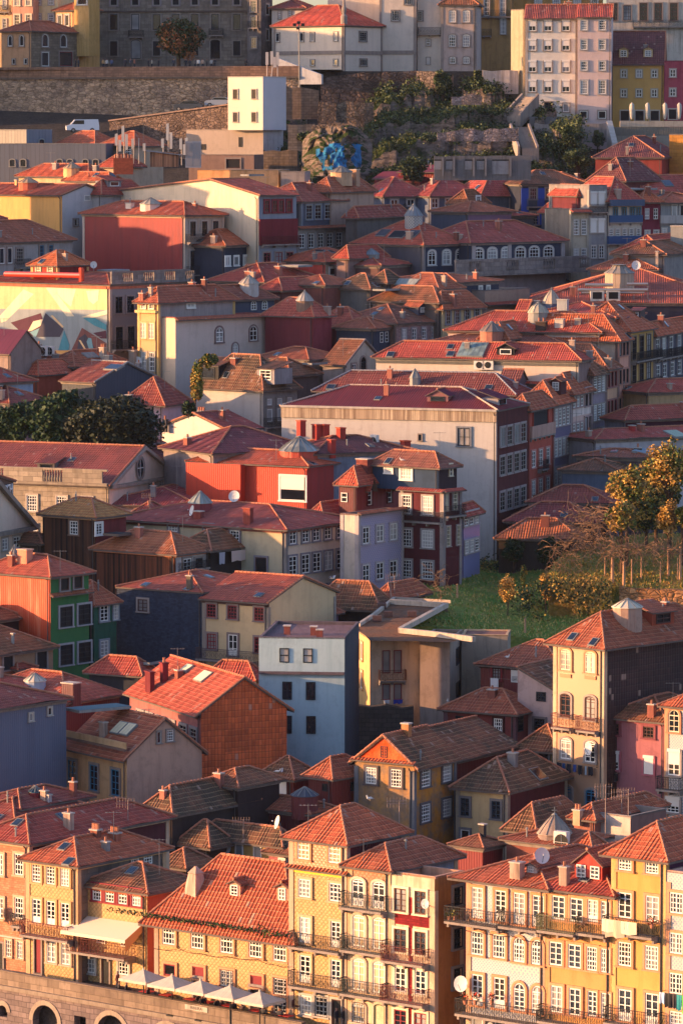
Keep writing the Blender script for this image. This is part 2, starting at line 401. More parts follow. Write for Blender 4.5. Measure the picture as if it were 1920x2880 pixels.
class House:
    def __init__(s, name, label, x, y, b=None, at_='K', a=38, roof='hip', top=None, rise=None, wl=None, wr=None, rt=T1, oh=.45, Y=None, WL=None, WR=None,
                 H=None, frac=.5, lift=0., capm=CAPM, cat='house', q=None, corn=STONE, zb=None, on=None, onf='R', per=.25, grp=None, dp=True, par=.5, amp=.04, parent=None, flatm=None):
        s.a = math.radians(a); A = s.a
        s.uL = V((math.cos(A), -math.sin(A), 0)); s.nL = V((-math.sin(A), -math.cos(A), 0))
        s.uR = V((math.sin(A), math.cos(A), 0)); s.nR = V((math.cos(A), -math.sin(A), 0))
        xL, xK, xR = x; xa = {'K': xK, 'L': xL, 'R': xR}[at_]
        if on is not None:
            pl = on.fR if onf == 'R' else on.fL; pa = s.hit(pl, xa, y)
        else:
            if Y is None: Y = baseY(xa, b)
            pa = at(xa, y, Y)
        def along(p, d, n, px):          # move from p along d to reach column px (at the row of p)
            r = ray(px, y); t = (p - CAM).dot(n) / r.dot(n); h = CAM + r * t
            return (h - p).dot(d)
        if at_ == 'K': K = pa
        elif at_ == 'L': K = pa + s.uL * along(pa, s.uL, s.nL, xK)
        else: K = pa + s.uR * along(pa, s.uR, s.nR, xK)
        K.z = pa.z; s.K = K
        if xK - xL <= 40 and not WL: WL = 6.5
        if xR - xK <= 40 and not WR: WR = 6.5
        s.WL = WL if WL else max(.8, -along(K, s.uL, s.nL, xL)); s.WR = WR if WR else max(.8, along(K, s.uR, s.nR, xR))
        s.WL = min(s.WL, 60); s.WR = min(s.WR, 60)
        if zb is not None: z0 = zb
        elif H: z0 = K.z - H
        else: z0 = min(K.z - 2.5, zt(K.y) - 8.)
        s.z0 = z0; e1, e2 = -s.uL, s.uR; s.e1, s.e2 = e1, e2
        s.fL = (K, s.uL, s.nL); s.fR = (K, s.uR, s.nR)
        s.o = empty(name, (K.x, K.y, z0)); s.O = V(s.o.location); s.label = label
        if parent: s.o.parent = parent.o; s.o.location = s.O - parent.O
        else: tag(s.o, label, cat, grp)
        wl = wl or P('#b8a894'); wr = wr or wl; s.wl, s.wr = wl, wr
        W, D = s.WL, s.WR
        # ridge height
        if roof == 'hip': f = min(W, D) / 2; rp = K + e1 * (f if D >= W else f) + e2 * f
        elif roof == 'gabL': rp = K + e2 * D * frac
        elif roof == 'gabR': rp = K + e1 * W * frac
        elif roof == 'shedL': rp = K + e2 * D
        elif roof == 'shedR': rp = K + e1 * W
        else: rp = K
        if roof != 'flat':
            if rise is None and top is not None:
                py = (TY + top / 2.24 - 1440) / F; ang = math.atan(py) + PC
                rise = max(.4, HC - math.hypot(rp.x, rp.y) * math.tan(ang) - K.z)
            elif rise is None: rise = .45 * min(W, D) / 2
            run = {'hip': min(W, D) / 2, 'gabL': D * min(frac, 1 - frac), 'gabR': W * min(frac, 1 - frac), 'shedL': D, 'shedR': W}[roof]
            rise = min(rise, run * 1.15)
        s.rise = rise or 0
        L = lambda i, j, z: K - s.O + e1 * i + e2 * j + Z3 * z
        # walls
        b = MB(); zz = z0 - K.z
        def quad(p, q_, m, zt_=0.): b.face([p + Z3 * 0, q_ + Z3 * 0, q_ + Z3 * (zt_ - zz), p + Z3 * (zt_ - zz)], m)
        cn = [L(0, 0, zz), L(W, 0, zz), L(W, D, zz), L(0, D, zz)]
        t_ = par if roof == 'flat' else 0.
        def wall(i, j, m, extra=()):
            pts = [cn[i], cn[j], cn[j] + Z3 * (t_ - zz), cn[i] + Z3 * (t_ - zz)]
            for e in extra: pts.insert(3, e)
            nn = s.nL if (i, j) == (1, 0) else s.nR if (i, j) == (0, 3) else None
            d = (cn[j] - cn[i]).normalized(); b.face(pts, m, [((p - cn[i]).dot(d), p.z) for p in pts])
        r = s.rise; ex = {}
        if roof == 'gabL': ex[(0, 3)] = [L(0, D * frac, r)]; ex[(2, 1)] = [L(W, D * frac, r)]
        if roof == 'gabR': ex[(1, 0)] = [L(W * frac, 0, r)]; ex[(3, 2)] = [L(W * frac, D, r)]
        lf = lift * r
        if roof == 'shedL': ex[(0, 3)] = [L(0, D, r)]; ex[(2, 1)] = [L(W, D, r)]; 
        if roof == 'shedR': ex[(1, 0)] = [L(W, 0, r)]; ex[(3, 2)] = [L(W, D, r)]
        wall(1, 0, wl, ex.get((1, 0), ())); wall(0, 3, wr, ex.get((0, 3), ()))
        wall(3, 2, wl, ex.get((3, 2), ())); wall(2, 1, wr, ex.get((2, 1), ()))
        if roof == 'shedL': b.face([L(0, D, 0), L(W, D, 0), L(W, D, r), L(0, D, r)], wl)
        if roof == 'shedR': b.face([L(W, 0, 0), L(W, D, 0), L(W, D, r), L(W, 0, r)], wl)
        s.wall = b.build('wall', s.o)
        # roof
        b = MB(); O_ = oh; planes = []; caps = []
        if roof == 'flat':
            fm = flatm or mat('ground', '#5a4a40', '#6f5a48'); th = .22
            b.face([L(th, th, .02), L(W - th, th, .02), L(W - th, D - th, .02), L(th, D - th, .02)][::-1], fm)
            for p, u_, w_, v_ in ((L(0, 0, 0), e1, W, e2), (L(0, D - th, 0), e1, W, e2), (L(0, th, 0), e2, D - 2 * th, e1), (L(W - th, th, 0), e2, D - 2 * th, e1)):
                b.box(p - u_ * (.04 if u_ is e1 else 0) - v_ * .0 + Z3 * (par - .1), u_ * (w_ + (.08 if u_ is e1 else 0)), v_ * th, Z3 * .14, corn or STONE)
                b.box(p + v_ * .012 + u_ * .012, u_ * (w_ - .024), v_ * (th - .03), Z3 * (par - .1), corn or STONE)
            planes = [[L(th, th, .02), L(W - th, th, .02), L(W - th, D - th, .02), L(th, D - th, .02)]]
        else:
            if roof == 'hip':
                h2 = min(W, D) / 2; sl = r / h2; ze = -O_ * sl
                if D >= W: r0, r1 = L(W / 2, h2, r), L(W / 2, D - h2, r)
                else: r0, r1 = L(h2, D / 2, r), L(W - h2, D / 2, r)
                c0, c1, c2_, c3 = L(-O_, -O_, ze), L(W + O_, -O_, ze), L(W + O_, D + O_, ze), L(-O_, D + O_, ze)
                if D >= W: planes = [[c1, c0, r0], [c0, c3, r1, r0], [c3, c2_, r1], [c2_, c1, r0, r1]]; hips = [(c0, r0), (c1, r0), (c2_, r1), (c3, r1)]
                else: planes = [[c1, c0, r0, r1], [c0, c3, r0], [c3, c2_, r1, r0], [c2_, c1, r1]]; hips = [(c0, r0), (c1, r1), (c2_, r1), (c3, r0)]
                caps = hips + [(r0, r1)]
            elif roof == 'gabL':
                f = D * frac; s1 = r / f; s2 = r / (D - f); g = .18
                a0, a1 = L(-g, -O_, -O_ * s1), L(W + g, -O_, -O_ * s1); r0, r1 = L(-g, f, r), L(W + g, f, r); b0, b1 = L(-g, D + O_, -O_ * s2), L(W + g, D + O_, -O_ * s2)
                planes = [[a1, a0, r0, r1], [b0, b1, r1, r0]]; caps = [(r0, r1), (a0, r0), (r0, b0)]
            elif roof == 'gabR':
                f = W * frac; s1 = r / f; s2 = r / (W - f); g = .18
                a0, a1 = L(-O_, -g, -O_ * s1), L(-O_, D + g, -O_ * s1); r0, r1 = L(f, -g, r), L(f, D + g, r); b0, b1 = L(W + O_, -g, -O_ * s2), L(W + O_, D + g, -O_ * s2)
                planes = [[a0, a1, r1, r0], [b1, b0, r0, r1]]; caps = [(r0, r1), (a0, r0), (r0, b0)]
            elif roof == 'shedL':
                sl = r / D; planes = [[L(W + .15, -O_, -O_ * sl), L(-.15, -O_, -O_ * sl), L(-.15, D, r), L(W + .15, D, r)]]; caps = [(L(-.15, D, r), L(W + .15, D, r))]
            elif roof == 'shedR':
                sl = r / W; planes = [[L(-O_, -.15, -O_ * sl), L(-O_, D + .15, -O_ * sl), L(W, D + .15, r), L(W, -.15, r)]]; caps = [(L(W, -.15, r), L(W, D + .15, r))]
            up = Z3 * .1
            for p in planes: roofplane(b, [v + up for v in p], rt, amp, per)
            if capm:
                for p, q_ in caps: cap(b, p + up + Z3 * .04, q_ + up + Z3 * .04, capm)
        s.roof = b.build('roof', s.o)
        gp = [[p + s.O + Z3 * .1 for p in pl] for pl in planes]
        vs, fs = [], []
        for pl in gp: fs.append(tuple(range(len(vs), len(vs) + len(pl)))); vs += pl
        s.bvh = BVHTree.FromPolygons(vs, fs)
        s.pl = gp
        if corn and roof != 'flat':
            b = MB(); t = .1
            if roof in ('hip', 'gabL', 'shedL'): b.box(L(-t, -t, -.42), e1 * (W + 2 * t), e2 * t, Z3 * .3, corn)
            if roof in ('hip', 'gabR', 'shedR'): b.box(L(-t, .002, -.42), e1 * t, e2 * D, Z3 * .3, corn)
            if b.v: b.build('cornice', s.o)
        if q:
            b = MB(); hh = -zz - (.42 if roof != 'flat' else 0)
            b.box(L(0, -.06, zz), e1 * .38, e2 * .06, Z3 * hh, q); b.box(L(-.06, -.06, zz), e1 * .06, e2 * .38, Z3 * hh, q); b.build('quoin', s.o)
            b = MB(); b.box(L(W - .38, -.06, zz), e1 * .38, e2 * .06, Z3 * hh, q); b.build('quoin', s.o)
            b = MB(); b.box(L(-.06, D - .38, zz), e1 * .06, e2 * .38, Z3 * hh, q); b.build('quoin', s.o)
        if dp and roof not in ('flat',):
            b = MB(); m = mat('plain', '#4b4440')
            p = L(.25, -.12, -.45); b.path([L(.25, -.38, -.15), L(.25, -.3, -.3), p, L(.25, -.12, zz)], .05, m, 5); b.build('drainpipe', s.o)
        ALLH.append((name, label, [K, K + e1 * W, K + e1 * W + e2 * D, K + e2 * D], K.z, roof, s))
    def hit(s, pl, x, y):
        p, u, n = pl; r = ray(x, y); t = (p - CAM).dot(n) / r.dot(n); return CAM + r * t
    def face(s, f): return s.fL if f == 'L' else s.fR
    def uz(s, f, x, y):
        pl = s.face(f); h = s.hit(pl, x, y); return (h - pl[0]).dot(pl[1]), h.z
    def win(s, f, xs, ys, w, h, st='s', sur=STONE, fr=WHITE, cols=3, rows=4, pane=None, name='window', skip=()):
        K, u, n = s.face(f); pane_ = pane
        for i, x in enumerate(xs):
            for j, y in enumerate(ys):
                if (i, j) in skip: continue
                uu, _ = s.uz(f, x, ys[0]); _, zc = s.uz(f, xs[0], y)
                ua, _ = s.uz(f, x - w / 2, ys[0]); ub, _ = s.uz(f, x + w / 2, ys[0]); ww = abs(ub - ua)
                _, za = s.uz(f, xs[0], y + h / 2); _, zb_ = s.uz(f, xs[0], y - h / 2)
                if zb_ > K.z - .1 and not (s.rise and s.o.get('g')): pass
                org = K + u * uu; put_window(s.o, V((org.x, org.y, 0)), u, n, za, ww, zb_ - za, st, sur, fr, cols, rows, pane_, name)
    def door(s, f, x, y, w, h, pane='x', sur=STONE, fr=BROWN, st='n'): s.win(f, [x], [y], w, h, st, sur, fr, 2, 2, pane, name='door')
    def balc(s, f, x0, x1, y, m=IRON, d=.75, hh=1.0, slab=STONE, solid=None):
        """balcony whose slab top shows at row y (measured at x0)"""
        K, u, n = s.face(f); ua, z = s.uz(f, x0, y); ub, _ = s.uz(f, x1, y); ua, ub = min(ua, ub), max(ua, ub)
        b = MB(); o = K - s.O; o = V((o.x, o.y, z - s.O.z)) + u * ua; L = ub - ua
        b.box(o - Z3 * .16, u * L, n * d, Z3 * .16, slab); nb = max(2, int(L / 1.6))
        for i in range(nb + 1): b.box(o + u * (L - .16) * i / nb - Z3 * .42, u * .16, n * d * .7, Z3 * .255, slab)
        B = b.build('balcony', s.o); b = MB()
        pts = [o, o + n * (d - .04), o + n * (d - .04) + u * L, o + u * L]
        for p, q_ in zip(pts, pts[1:]):
            l = (q_ - p).length; dr = (q_ - p) / l
            if solid: b.box(p, dr * l, Z3 * hh, n * .05 if dr.dot(u) > .5 else u * .05, solid); continue
            b.tube(p + Z3 * hh, q_ + Z3 * hh, .03, m, 4); b.tube(p + Z3 * .08, q_ + Z3 * .08, .02, m, 4); b.tube(p + Z3 * hh * .82, q_ + Z3 * hh * .82, .015, m, 4)
            k = max(1, int(l / .14))
            for i in range(k + 1): a_ = p + dr * l * i / k; b.box(a_ - dr * .011, dr * .022, n * .022 if dr.dot(u) > .5 else u * .022, Z3 * hh, m)
            k2 = max(1, int(l / .42))
            for i in range(k2):                       # scroll work
                c = p + dr * l * (i + .5) / k2 + Z3 * hh * .45; rr = .16
                pr = [c + dr * rr * math.cos(t * math.pi / 3) + Z3 * rr * 1.4 * math.sin(t * math.pi / 3) for t in range(7)]; b.path(pr, .014, m, 3)
        rl = b.build('railing', B); return B
    def band(s, f, y, h, m, x=None, d=.06, name='string_course', x0=None, x1=None):
        K, u, n = s.face(f); xa = x if x is not None else None
        L = s.WL if f == 'L' else s.WR; o = K - s.O
        xx = x if x is not None else (x0 if x0 is not None else None)
        if xx is None: xx = {'L': (K.x / K.y)}.get(f) and None
        px = x if x is not None else x0
        _, z = s.uz(f, px, y); _, z2 = s.uz(f, px, y + h)
        if x0 is not None and x1 is not None: a_, _ = s.uz(f, x0, y); b_, _ = s.uz(f, x1, y)
        else: a_, b_ = (-L, 0) if f == 'L' else (0, L)
        a_, b_ = min(a_, b_), max(a_, b_)
        b = MB(); p = V((o.x, o.y, z2 - s.O.z)) + u * a_; b.box(p, u * (b_ - a_), n * d, Z3 * (z - z2), m); return b.build(name, s.o)
    def strip(s, f, y, x, m=None, d=.7, dz=.35):
        """small tiled skirt roof along a face"""
        K, u, n = s.face(f); _, z = s.uz(f, x, y); L = s.WL if f == 'L' else s.WR; a_ = -L if f == 'L' else 0
        o = K - s.O; p = V((o.x, o.y, z - s.O.z)) + u * a_; b = MB()
        q = [p + n * d - Z3 * dz - u * .2, p + n * d - Z3 * dz + u * (L + .2), p + u * (L + .2), p - u * .2]
        roofplane(b, q, m or T2, .05, .3, .1, wob=0); return b.build('canopy_roof', s.o)
    def rhit(s, x, y):
        d = ray(x, y).normalized(); h = s.bvh.ray_cast(CAM, d)
        if h[0] is None:
            c = s.K + s.e1 * s.WL / 2 + s.e2 * s.WR / 2; Yc = c.y
            h = (at(x, y, Yc), Z3)
            return h[0], Z3
        return h[0], (h[1] if h[1].z > 0 else -h[1])
    def px(s, p): return (p - CAM).dot(V((0, CP, -SP))) / F / 2.24     # metres per tile pixel
    def chim(s, x, y, w, h, m=None, pots=2, capm=None, d=None):
        """chimney whose foot shows at (x,y), w,h in tile px"""
        p, n = s.rhit(x, y); k = s.px(p); w, h = w * k * .75, h * k; b = MB(); m = m or P('#b89a84', '#3a302c', 1.); ax = s.uL
        c = p - s.O; b.cbox(c - Z3 * .6, w, d or w * .75, h + .6, m, ax); b.cbox(c + Z3 * h, w + .14, (d or w * .75) + .14, .1, capm or STW, ax)
        for i in range(pots): b.lathe(c + ax * w * (i + .5 - pots / 2) / max(1, pots) * .9 + Z3 * (h + .1), [(.12, 0), (.1, .35), (.14, .4)], 6, CAPM)
        return b.build('chimney', s.roof, ) if False else s._sub(b, 'chimney')
    def _sub(s, b, name):
        return b.build(name, s.roof)
    def sky(s, x, y, w, h, m=None, fr=None, nb=1):
        p, n = s.rhit(x, y); k = s.px(p); b = MB(); U = V((-n.y, n.x, 0))
        U = U.normalized() if U.length > .05 else s.uL.copy()
        U = U if U.x > 0 else -U
        Vv = n.cross(U).normalized(); Vv = Vv if Vv.z >= 0 else -Vv
        w = w * k / max(.35, abs(U.x)); hh = h * k / max(.22, abs(Vv.z) + abs(Vv.y) * .1); c = p - s.O + n * .04
        q = lambda a_, b_, z: c + U * a_ + Vv * b_ + n * z
        fr = fr or LEAD
        b.box(q(-w/2, -hh/2, -.1), U * w, Vv * hh, n * .22, fr)
        g = m or GLASS2
        for i in range(nb): b.box(q(-w/2 + .06 + (w - .06) * i / nb, -hh/2 + .08, .115), U * ((w - .06) / nb - .06), Vv * (hh - .16), n * .025, g)
        return s._sub(b, 'skylight')
    def lantern(s, x, y, w, hd, hc, md=None, mg=None, n=12, tip=.12, bulge=False):
        """round roof lantern, foot at (x,y); drum height hd, cone height hc (tile px)"""
        p, _ = s.rhit(x, y); k = s.px(p); r = w * k / 2; hd, hc = hd * k, hc * k; b = MB(); c = p - s.O - Z3 * .8
        md = md or LEAD; mg = mg or mat('seam', '#8a857c', '#5a5650')
        b.lathe(c, [(r, 0), (r * .97, hd + .8)], n, md, cap=False)
        pr = [(r * 1.06, hd + .8), (r * 1.04, hd + .86), (r * .62, hd + .8 + hc * .5 * (1.25 if bulge else 1)), (tip * r, hd + .8 + hc * .93)] 
        b.lathe(c, pr, n, mg)
        for i in range(n):
            a_ = 2 * math.pi * i / n; q1 = c + V((math.cos(a_) * r * 1.05, math.sin(a_) * r * 1.05, hd + .87)); q2 = c + V((math.cos(a_) * r * .63, math.sin(a_) * r * .63, pr[2][1] + .02)); q3 = c + V((math.cos(a_) * r * tip, math.sin(a_) * r * tip, pr[3][1] + .02))
            b.path([q1, q2, q3], .03, LEAD, 4)
        b.lathe(c + Z3 * pr[3][1], [(tip * r * 1.3, 0), (tip * r * 1.5, hc * .04), (.03, hc * .12)], 8, LEAD)
        return s._sub(b, 'roof_lantern')
    def dormer(s, f, x, y, w, h, wall=None, st='s', roofm=T1, fr=WHITE, cols=2, rows=3, depth=2.2, gab=True, rh=None, nw=1):
        """dormer whose front foot centre shows at (x,y)"""
        p, _ = s.rhit(x, y); k = s.px(p); K, u, n = s.face(f); w = w * k / max(.3, abs(u.x)); h = h * k; c = p - s.O
        b = MB(); m = wall or P('#b99a80'); o = c - u * w / 2 - Z3 * .3
        b.box(o, u * w, -n * depth, Z3 * (h + .3), m)
        rr = rh if rh is not None else w * .28; t = .2
        if gab:
            A = o + Z3 * (h + .3); a0, a1 = A - u * t + n * t - Z3 * .06, A + u * (w + t) + n * t - Z3 * .06; rdg = A + u * w / 2 + n * t + Z3 * rr; bk = -n * (depth + t)
            b.face([A, A + u * w, A + u * w / 2 + Z3 * rr], m)
            for p0, p1 in ((a0, rdg), (a1, rdg)):
                roofplane(b, [p0, p0 + bk, p1 + bk, p1], roofm, .04, .25, .08, wob=0)
            cap(b, rdg + Z3 * .05, rdg + bk + Z3 * .05, CAPM, .09)
        else:
            A = o + Z3 * (h + .3); q = [A - u * t + n * .25, A + u * (w + t) + n * .25, A + u * (w + t) - n * depth + Z3 * rr, A - u * t - n * depth + Z3 * rr]
            roofplane(b, q, roofm, .04, .25, .08, wob=0)
        D = s._sub(b, 'dormer'); 
        for i in range(nw):
            ww = w / nw * .66
            put = c + s.O + u * (w * ((i + .5) / nw - .5))
            me, pp, pm = winmesh(ww, h * .78, st, None, fr, cols, rows)
            M = Matrix(((-u.x, n.x, 0, put.x - s.O.x), (-u.y, n.y, 0, put.y - s.O.y), (0, 0, 1, put.z - s.O.z + h * .1), (0, 0, 0, 1)))
            wo = inst('window', me, D, M); kk = rnd.choice('ghc')
            if pm[kk] is None: pm[kk] = pp[kk].mesh('pane')
            if pp is not None and 'P' not in st: pass
            wo['k'] = kk; 
            b2 = WC_comb(me, pp[kk]); wo.data = b2
        return D
WCC = {}
def WC_comb(me, q):
    """window mesh with its glass joined (for windows that are sub-parts already)"""
    key = (me.name, id(q))
    if key in WCC: return WCC[key]
    m2 = me.copy(); import bmesh
    bm = bmesh.new(); bm.from_mesh(m2); g = q.mats[0]; m2.materials.append(g); mi = len(m2.materials) - 1
    for f in q.f:
        fc = bm.faces.new([bm.verts.new(q.v[i]) for i in f]); fc.material_index = mi
    bm.to_mesh(m2); bm.free(); WCC[key] = m2; return m2
EL = math.radians(9); AZM = math.radians(-94)     # azimuth from +Y towards +X
SUN = 4.4; SUNC = (1, .54, .25); SKY = .15; EXPO = 1.42; HAZE = .00002
SHADERS = [(-76, 501, 8, 8, 42, 10.9), (-76, 510.5, 8, 11, 42, 7.4), (-76, 531.5, 8, 7, 50, 11.6), (-76, 538, 8, 6, 50, 12.8), (-76, 546, 8, 10, 50, 19), (-76, 556, 8, 11, 50, 9.6), (-78, 651, 10, 18, 76, 17)]  # added shade casters out of view; heights set by where shadow edges should fall
SHL = ['plain house past the left edge, level with the mural', 'low house next to it past the left edge', 'tall narrow house past the left edge, level with the red wall', 'taller neighbour of that narrow house past the left edge', 'house past the left edge level with the yellow wall', 'long house past the left edge above the yellow wall', 'big block on the plaza past the left edge']
# ------------------------------------------------------------------ riverfront row
YT = mat('scale', '#d09c48', '#80562c'); YT2 = mat('scale', '#c0804c', '#804a2a'); AZ = mat('azul', '#bcb4ac', '#4a5a8c'); AZ2 = mat('azul', '#c0b4a4', '#5a6ea0', 1.4)
A0 = 38; FG = 'painted houses along the river promenade'
tile(0, 2000)
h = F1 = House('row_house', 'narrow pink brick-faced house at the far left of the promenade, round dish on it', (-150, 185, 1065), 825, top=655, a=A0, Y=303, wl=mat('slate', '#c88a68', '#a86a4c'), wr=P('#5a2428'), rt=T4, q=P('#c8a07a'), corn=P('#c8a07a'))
tile(0, 2380)
h.win('L', [125], [115, 390], 52, 130, 's', P('#c8a07a')); h.win('L', [0], [115, 390], 52, 130, 's', P('#c8a07a')); h.win('L', [60, 133], [640], 36, 110, 'c', P('#c8a07a')); h.door('L', 5, 690, 40, 170)
h.band('L', 572, 10, STW, x=100); h.balc('L', 98, 160, 492, IRON, .5, .8)
tile(0, 2000)
h = F2 = House('row_house', 'yellow tiled house with three upper windows and red iron balcony', (165, 490, 1045), 965, top=800, a=A0, b=1712, wl=YT, wr=mat('block', '#8a7a6c', '#4a3e38'), rt=T1, q=P('#c79a6a'), corn=P('#d8a868'))
h.win('R', [848], [932], 44, 62, 's', None, cols=3, rows=4); h.win('R', [930], [925], 50, 78, 's', None, cols=3, rows=4)
for x in (575, 600, 625): pass
h.chim(605, 780, 75, 30, P('#8a4a34'), 4); h.chim(725, 800, 85, 30, P('#a85a3c'), 5)
tile(0, 2380)
h.win('L', [235, 325, 415], [168], 56, 115, 's', P('#d09a60'), cols=3, rows=5); h.win('L', [237, 327, 417], [408], 56, 150, 'cp', P('#d09a60'), cols=2, rows=5); h.win('L', [330, 420], [665], 54, 132, 'c', P('#c0a080'), cols=2, rows=4)
h.door('L', 245, 690, 42, 220, 'R'); h.balc('L', 172, 472, 545, IRONR, .8, 1.0); 
h = F3 = House('row_house', 'small orange house under a mossy roof with pale awning over its balcony', (528, 928, 1240), 285, top=112, a=A0, b=905, wl=YT, wr=P('#b84a1c'), rt=T3, corn=P('#c0602c'))
h.win('L', [617, 697, 778, 865], [290], 58, 100, 's', REDF, cols=3, rows=4); h.win('L', [573], [740], 60, 115, 'c', STW); h.win('L', [783], [762], 60, 95, 'c', STW); h.door('L', 670, 795, 50, 190)
h.win('L', [640, 790], [565], 55, 90, 'c', None); h.balc('L', 492, 858, 640, IRONR, 1.3, 1.0)
b = MB(); K, u, n = h.fL; ua, z = h.uz('L', 500, 430); ub, _ = h.uz('L', 905, 470); o = K - h.O; p = V((0, 0, z - h.O.z)) + u * ua + n * .05; L_ = ub - ua
aw = mat('plain', '#d8c0a4'); q = [p, p + u * L_, p + u * L_ + n * 1.9 - Z3 * .85, p + n * 1.9 - Z3 * .85]
b.face(q, aw); b.face([x - Z3 * .03 for x in q][::-1], aw); b.box(q[3] - Z3 * .22, u * L_, n * .02, Z3 * .22, aw); b.face([q[1], q[2], q[2] - Z3 * .9, q[1] - Z3 * .5], mat('plain', '#c8905c')); aw_o = b.build('awning', h.o)
h = F4 = House('row_house', 'long yellow tiled house under a big red roof with two dormers', (975, 1844, 1950), 535, top=78, a=A0, roof='hip', b=1120, WR=6.4, wl=YT, rt=mat('tile', '#a8482c', '#5a3828', .35), corn=P('#d8a060'), q=P('#a88a70'), oh=.8, per=.3)
tile(600, 2380)
SR = P('#d08a58')
h.win('L', [-276, -96, 88, 270, 423], [545], 80, 145, 's', SR, cols=4, rows=4)
h.win('L', [-90, 275], [795], 74, 75, 'n', SR, REDF, pane='R'); h.win('L', [-270], [778], 70, 75, 'n', SR, REDF, pane='g')
h.win('L', [90, 425], [830], 80, 105, 'sb', SR, WHITE, cols=4, rows=4); h.win('L', [425], [1000], 80, 105, 'sb', SR); h.door('L', 275, 960, 70, 150); h.door('L', 90, 960, 70, 120); h.door('L', -90, 900, 60, 140)
h.win('L', [-276], [545], 80, 145, skip=((0, 0),))
h.dormer('L', 135, 318, 68, 85, P('#e0a078'), 's', T2, cols=2, rows=3, depth=2.6); h.dormer('L', 436, 348, 72, 95, P('#e0906c'), 's', T2, cols=2, rows=3, depth=2.2)
h.dormer('L', -100, 240, 60, 70, P('#e0a078')) if False else None
p, _ = h.rhit(-110, 255); k = h.px(p); b = MB(); c = p - h.O; b.lathe(c - Z3 * .6, [(.75, 0), (.72, .6), (.5, 1.5), (.56, 1.55), (.08, 2.)], 4, P('#c8a084', '#4a3a34', 1.), cap=False); b.build('chimney', h.roof)
h = F5 = House('town_house', 'tall yellow house with pink tiled top storey and pyramid roof', (485, 838, 1208), 822, top=612, a=A0, Y=300, wl=YT, wr=P('#6a2024'), rt=T4, q=P('#c09a78'), corn=P('#b8703c')) if False else None
tile(600, 2000)
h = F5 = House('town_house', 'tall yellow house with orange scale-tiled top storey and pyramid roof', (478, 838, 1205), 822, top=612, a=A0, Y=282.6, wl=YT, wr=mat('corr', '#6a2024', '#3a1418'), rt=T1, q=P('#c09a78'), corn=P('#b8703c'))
h.win('L', [572, 767], [875], 76, 112, 's', P('#d08a58'), cols=3, rows=4)
K, u, n = h.fL; _, z1 = h.uz('L', 838, 1022); b = MB(); b.box(V((0, 0, z1 - h.O.z)) - u * h.WL + n * .003, u * h.WL, n * .03, Z3 * (h.K.z - .45 - z1), YT2); b.build('tile_cladding', h.o)
h.strip('L', 1008, 838, T2, .35, .2)
tile(600, 2380)
h.band('L', 165, 40, mat('plain', '#d9b030'), x=838, d=.02, name='painted_band')
h.win('L', [578, 772], [262], 72, 115, 's', P('#c8a070'), cols=3, rows=4); h.win('L', [582, 775], [525, 775], 64, 165, 'cp', P('#c8a070'), cols=2, rows=5)
h.balc('L', 512, 828, 620); h.balc('L', 512, 828, 868); h.win('L', [588], [1000], 70, 125, 's', STW, cols=3, rows=4); h.win('L', [683], [1010], 72, 120, 'sb', STW); h.door('L', 780, 1050, 62, 170, 'x', STW)
tile(600, 2000)
h = F6 = House('town_house', 'orange scale-tiled house with arched windows and three green iron balconies', (848, 1113, 1535), 990, top=848, a=A0, Y=280.4, wl=YT2, wr=P('#8a8c94'), rt=T2, corn=P('#c8803c'), q=P('#c8a070'))
tile(600, 2380)
h.band('L', 395, 740, P('#d8b484'), x=1113, d=.03, name='render_panel')
h.win('L', [915, 1045], [290], 74, 170, 'cap', P('#c8b090'), cols=2, rows=4); h.win('L', [920, 1047], [530, 805], 78, 200, 'ca', P('#c8a888'), cols=2, rows=4)
GI = mat('plain', '#25302e')
h.balc('L', 835, 1100, 372, GI, .8); h.balc('L', 838, 1105, 640, GI, .8); h.balc('L', 838, 1105, 915, GI, .8); h.win('L', [918], [1045], 76, 125, 'ab', P('#c8a888')); h.door('L', 1050, 1080, 66, 170, 'G', P('#c8a888'), GRNF, 'an')
tile(600, 2000)
b = MB()
h = F7 = House('town_house', 'white and red house with dark red balconies and ochre side wall', (1115, 1392, 1574), 1135, a=A0, roof='flat', Y=278.2, wl=P('#d8b890', '#8a6a50'), wr=P('#a8661c', '#6a3a18'), corn=P('#c8906c'), q=P('#d0a880'), par=.9)
tile(600, 2380)
RB = mat('slate', '#8a2226', '#6a1a1e')
for x in (1242,): 
    K, u, n = h.fL; ua, _ = h.uz('L', x, 600); b = MB(); b.box(V((0, 0, 0)) + u * (ua - .14) + n * .003, u * .28, n * .03, Z3 * (h.K.z - .6 - h.O.z), RB); _, z1 = h.uz('L', 1242, 430); _, z2 = h.uz('L', 1242, 500); b.box(V((0, 0, z2 - h.O.z)) + u * (-h.WL + .4) + n * .034, u * (h.WL - .8), n * .02, Z3 * (z1 - z2), RB); b.build('tile_cladding', h.o)
h.win('L', [1181, 1307], [335, 590], 74, 148, 'c', P('#e0c8a0'), BROWN, cols=2, rows=4); h.win('L', [1181, 1307], [840], 70, 150, 'c', P('#e0c8a0'), WHITE, cols=2, rows=4); h.win('L', [1181, 1307], [1080], 74, 110, 'c', P('#e0c8a0'), REDF, cols=2, rows=3)
h.balc('L', 1103, 1365, 705, IRONR, .9); h.balc('L', 1098, 1365, 955, IRONR, .9)
h.win('R', [1535], [310, 580, 830], 55, 120, 's', STONE, DKF, cols=3, rows=4)
tile(1220, 2380)
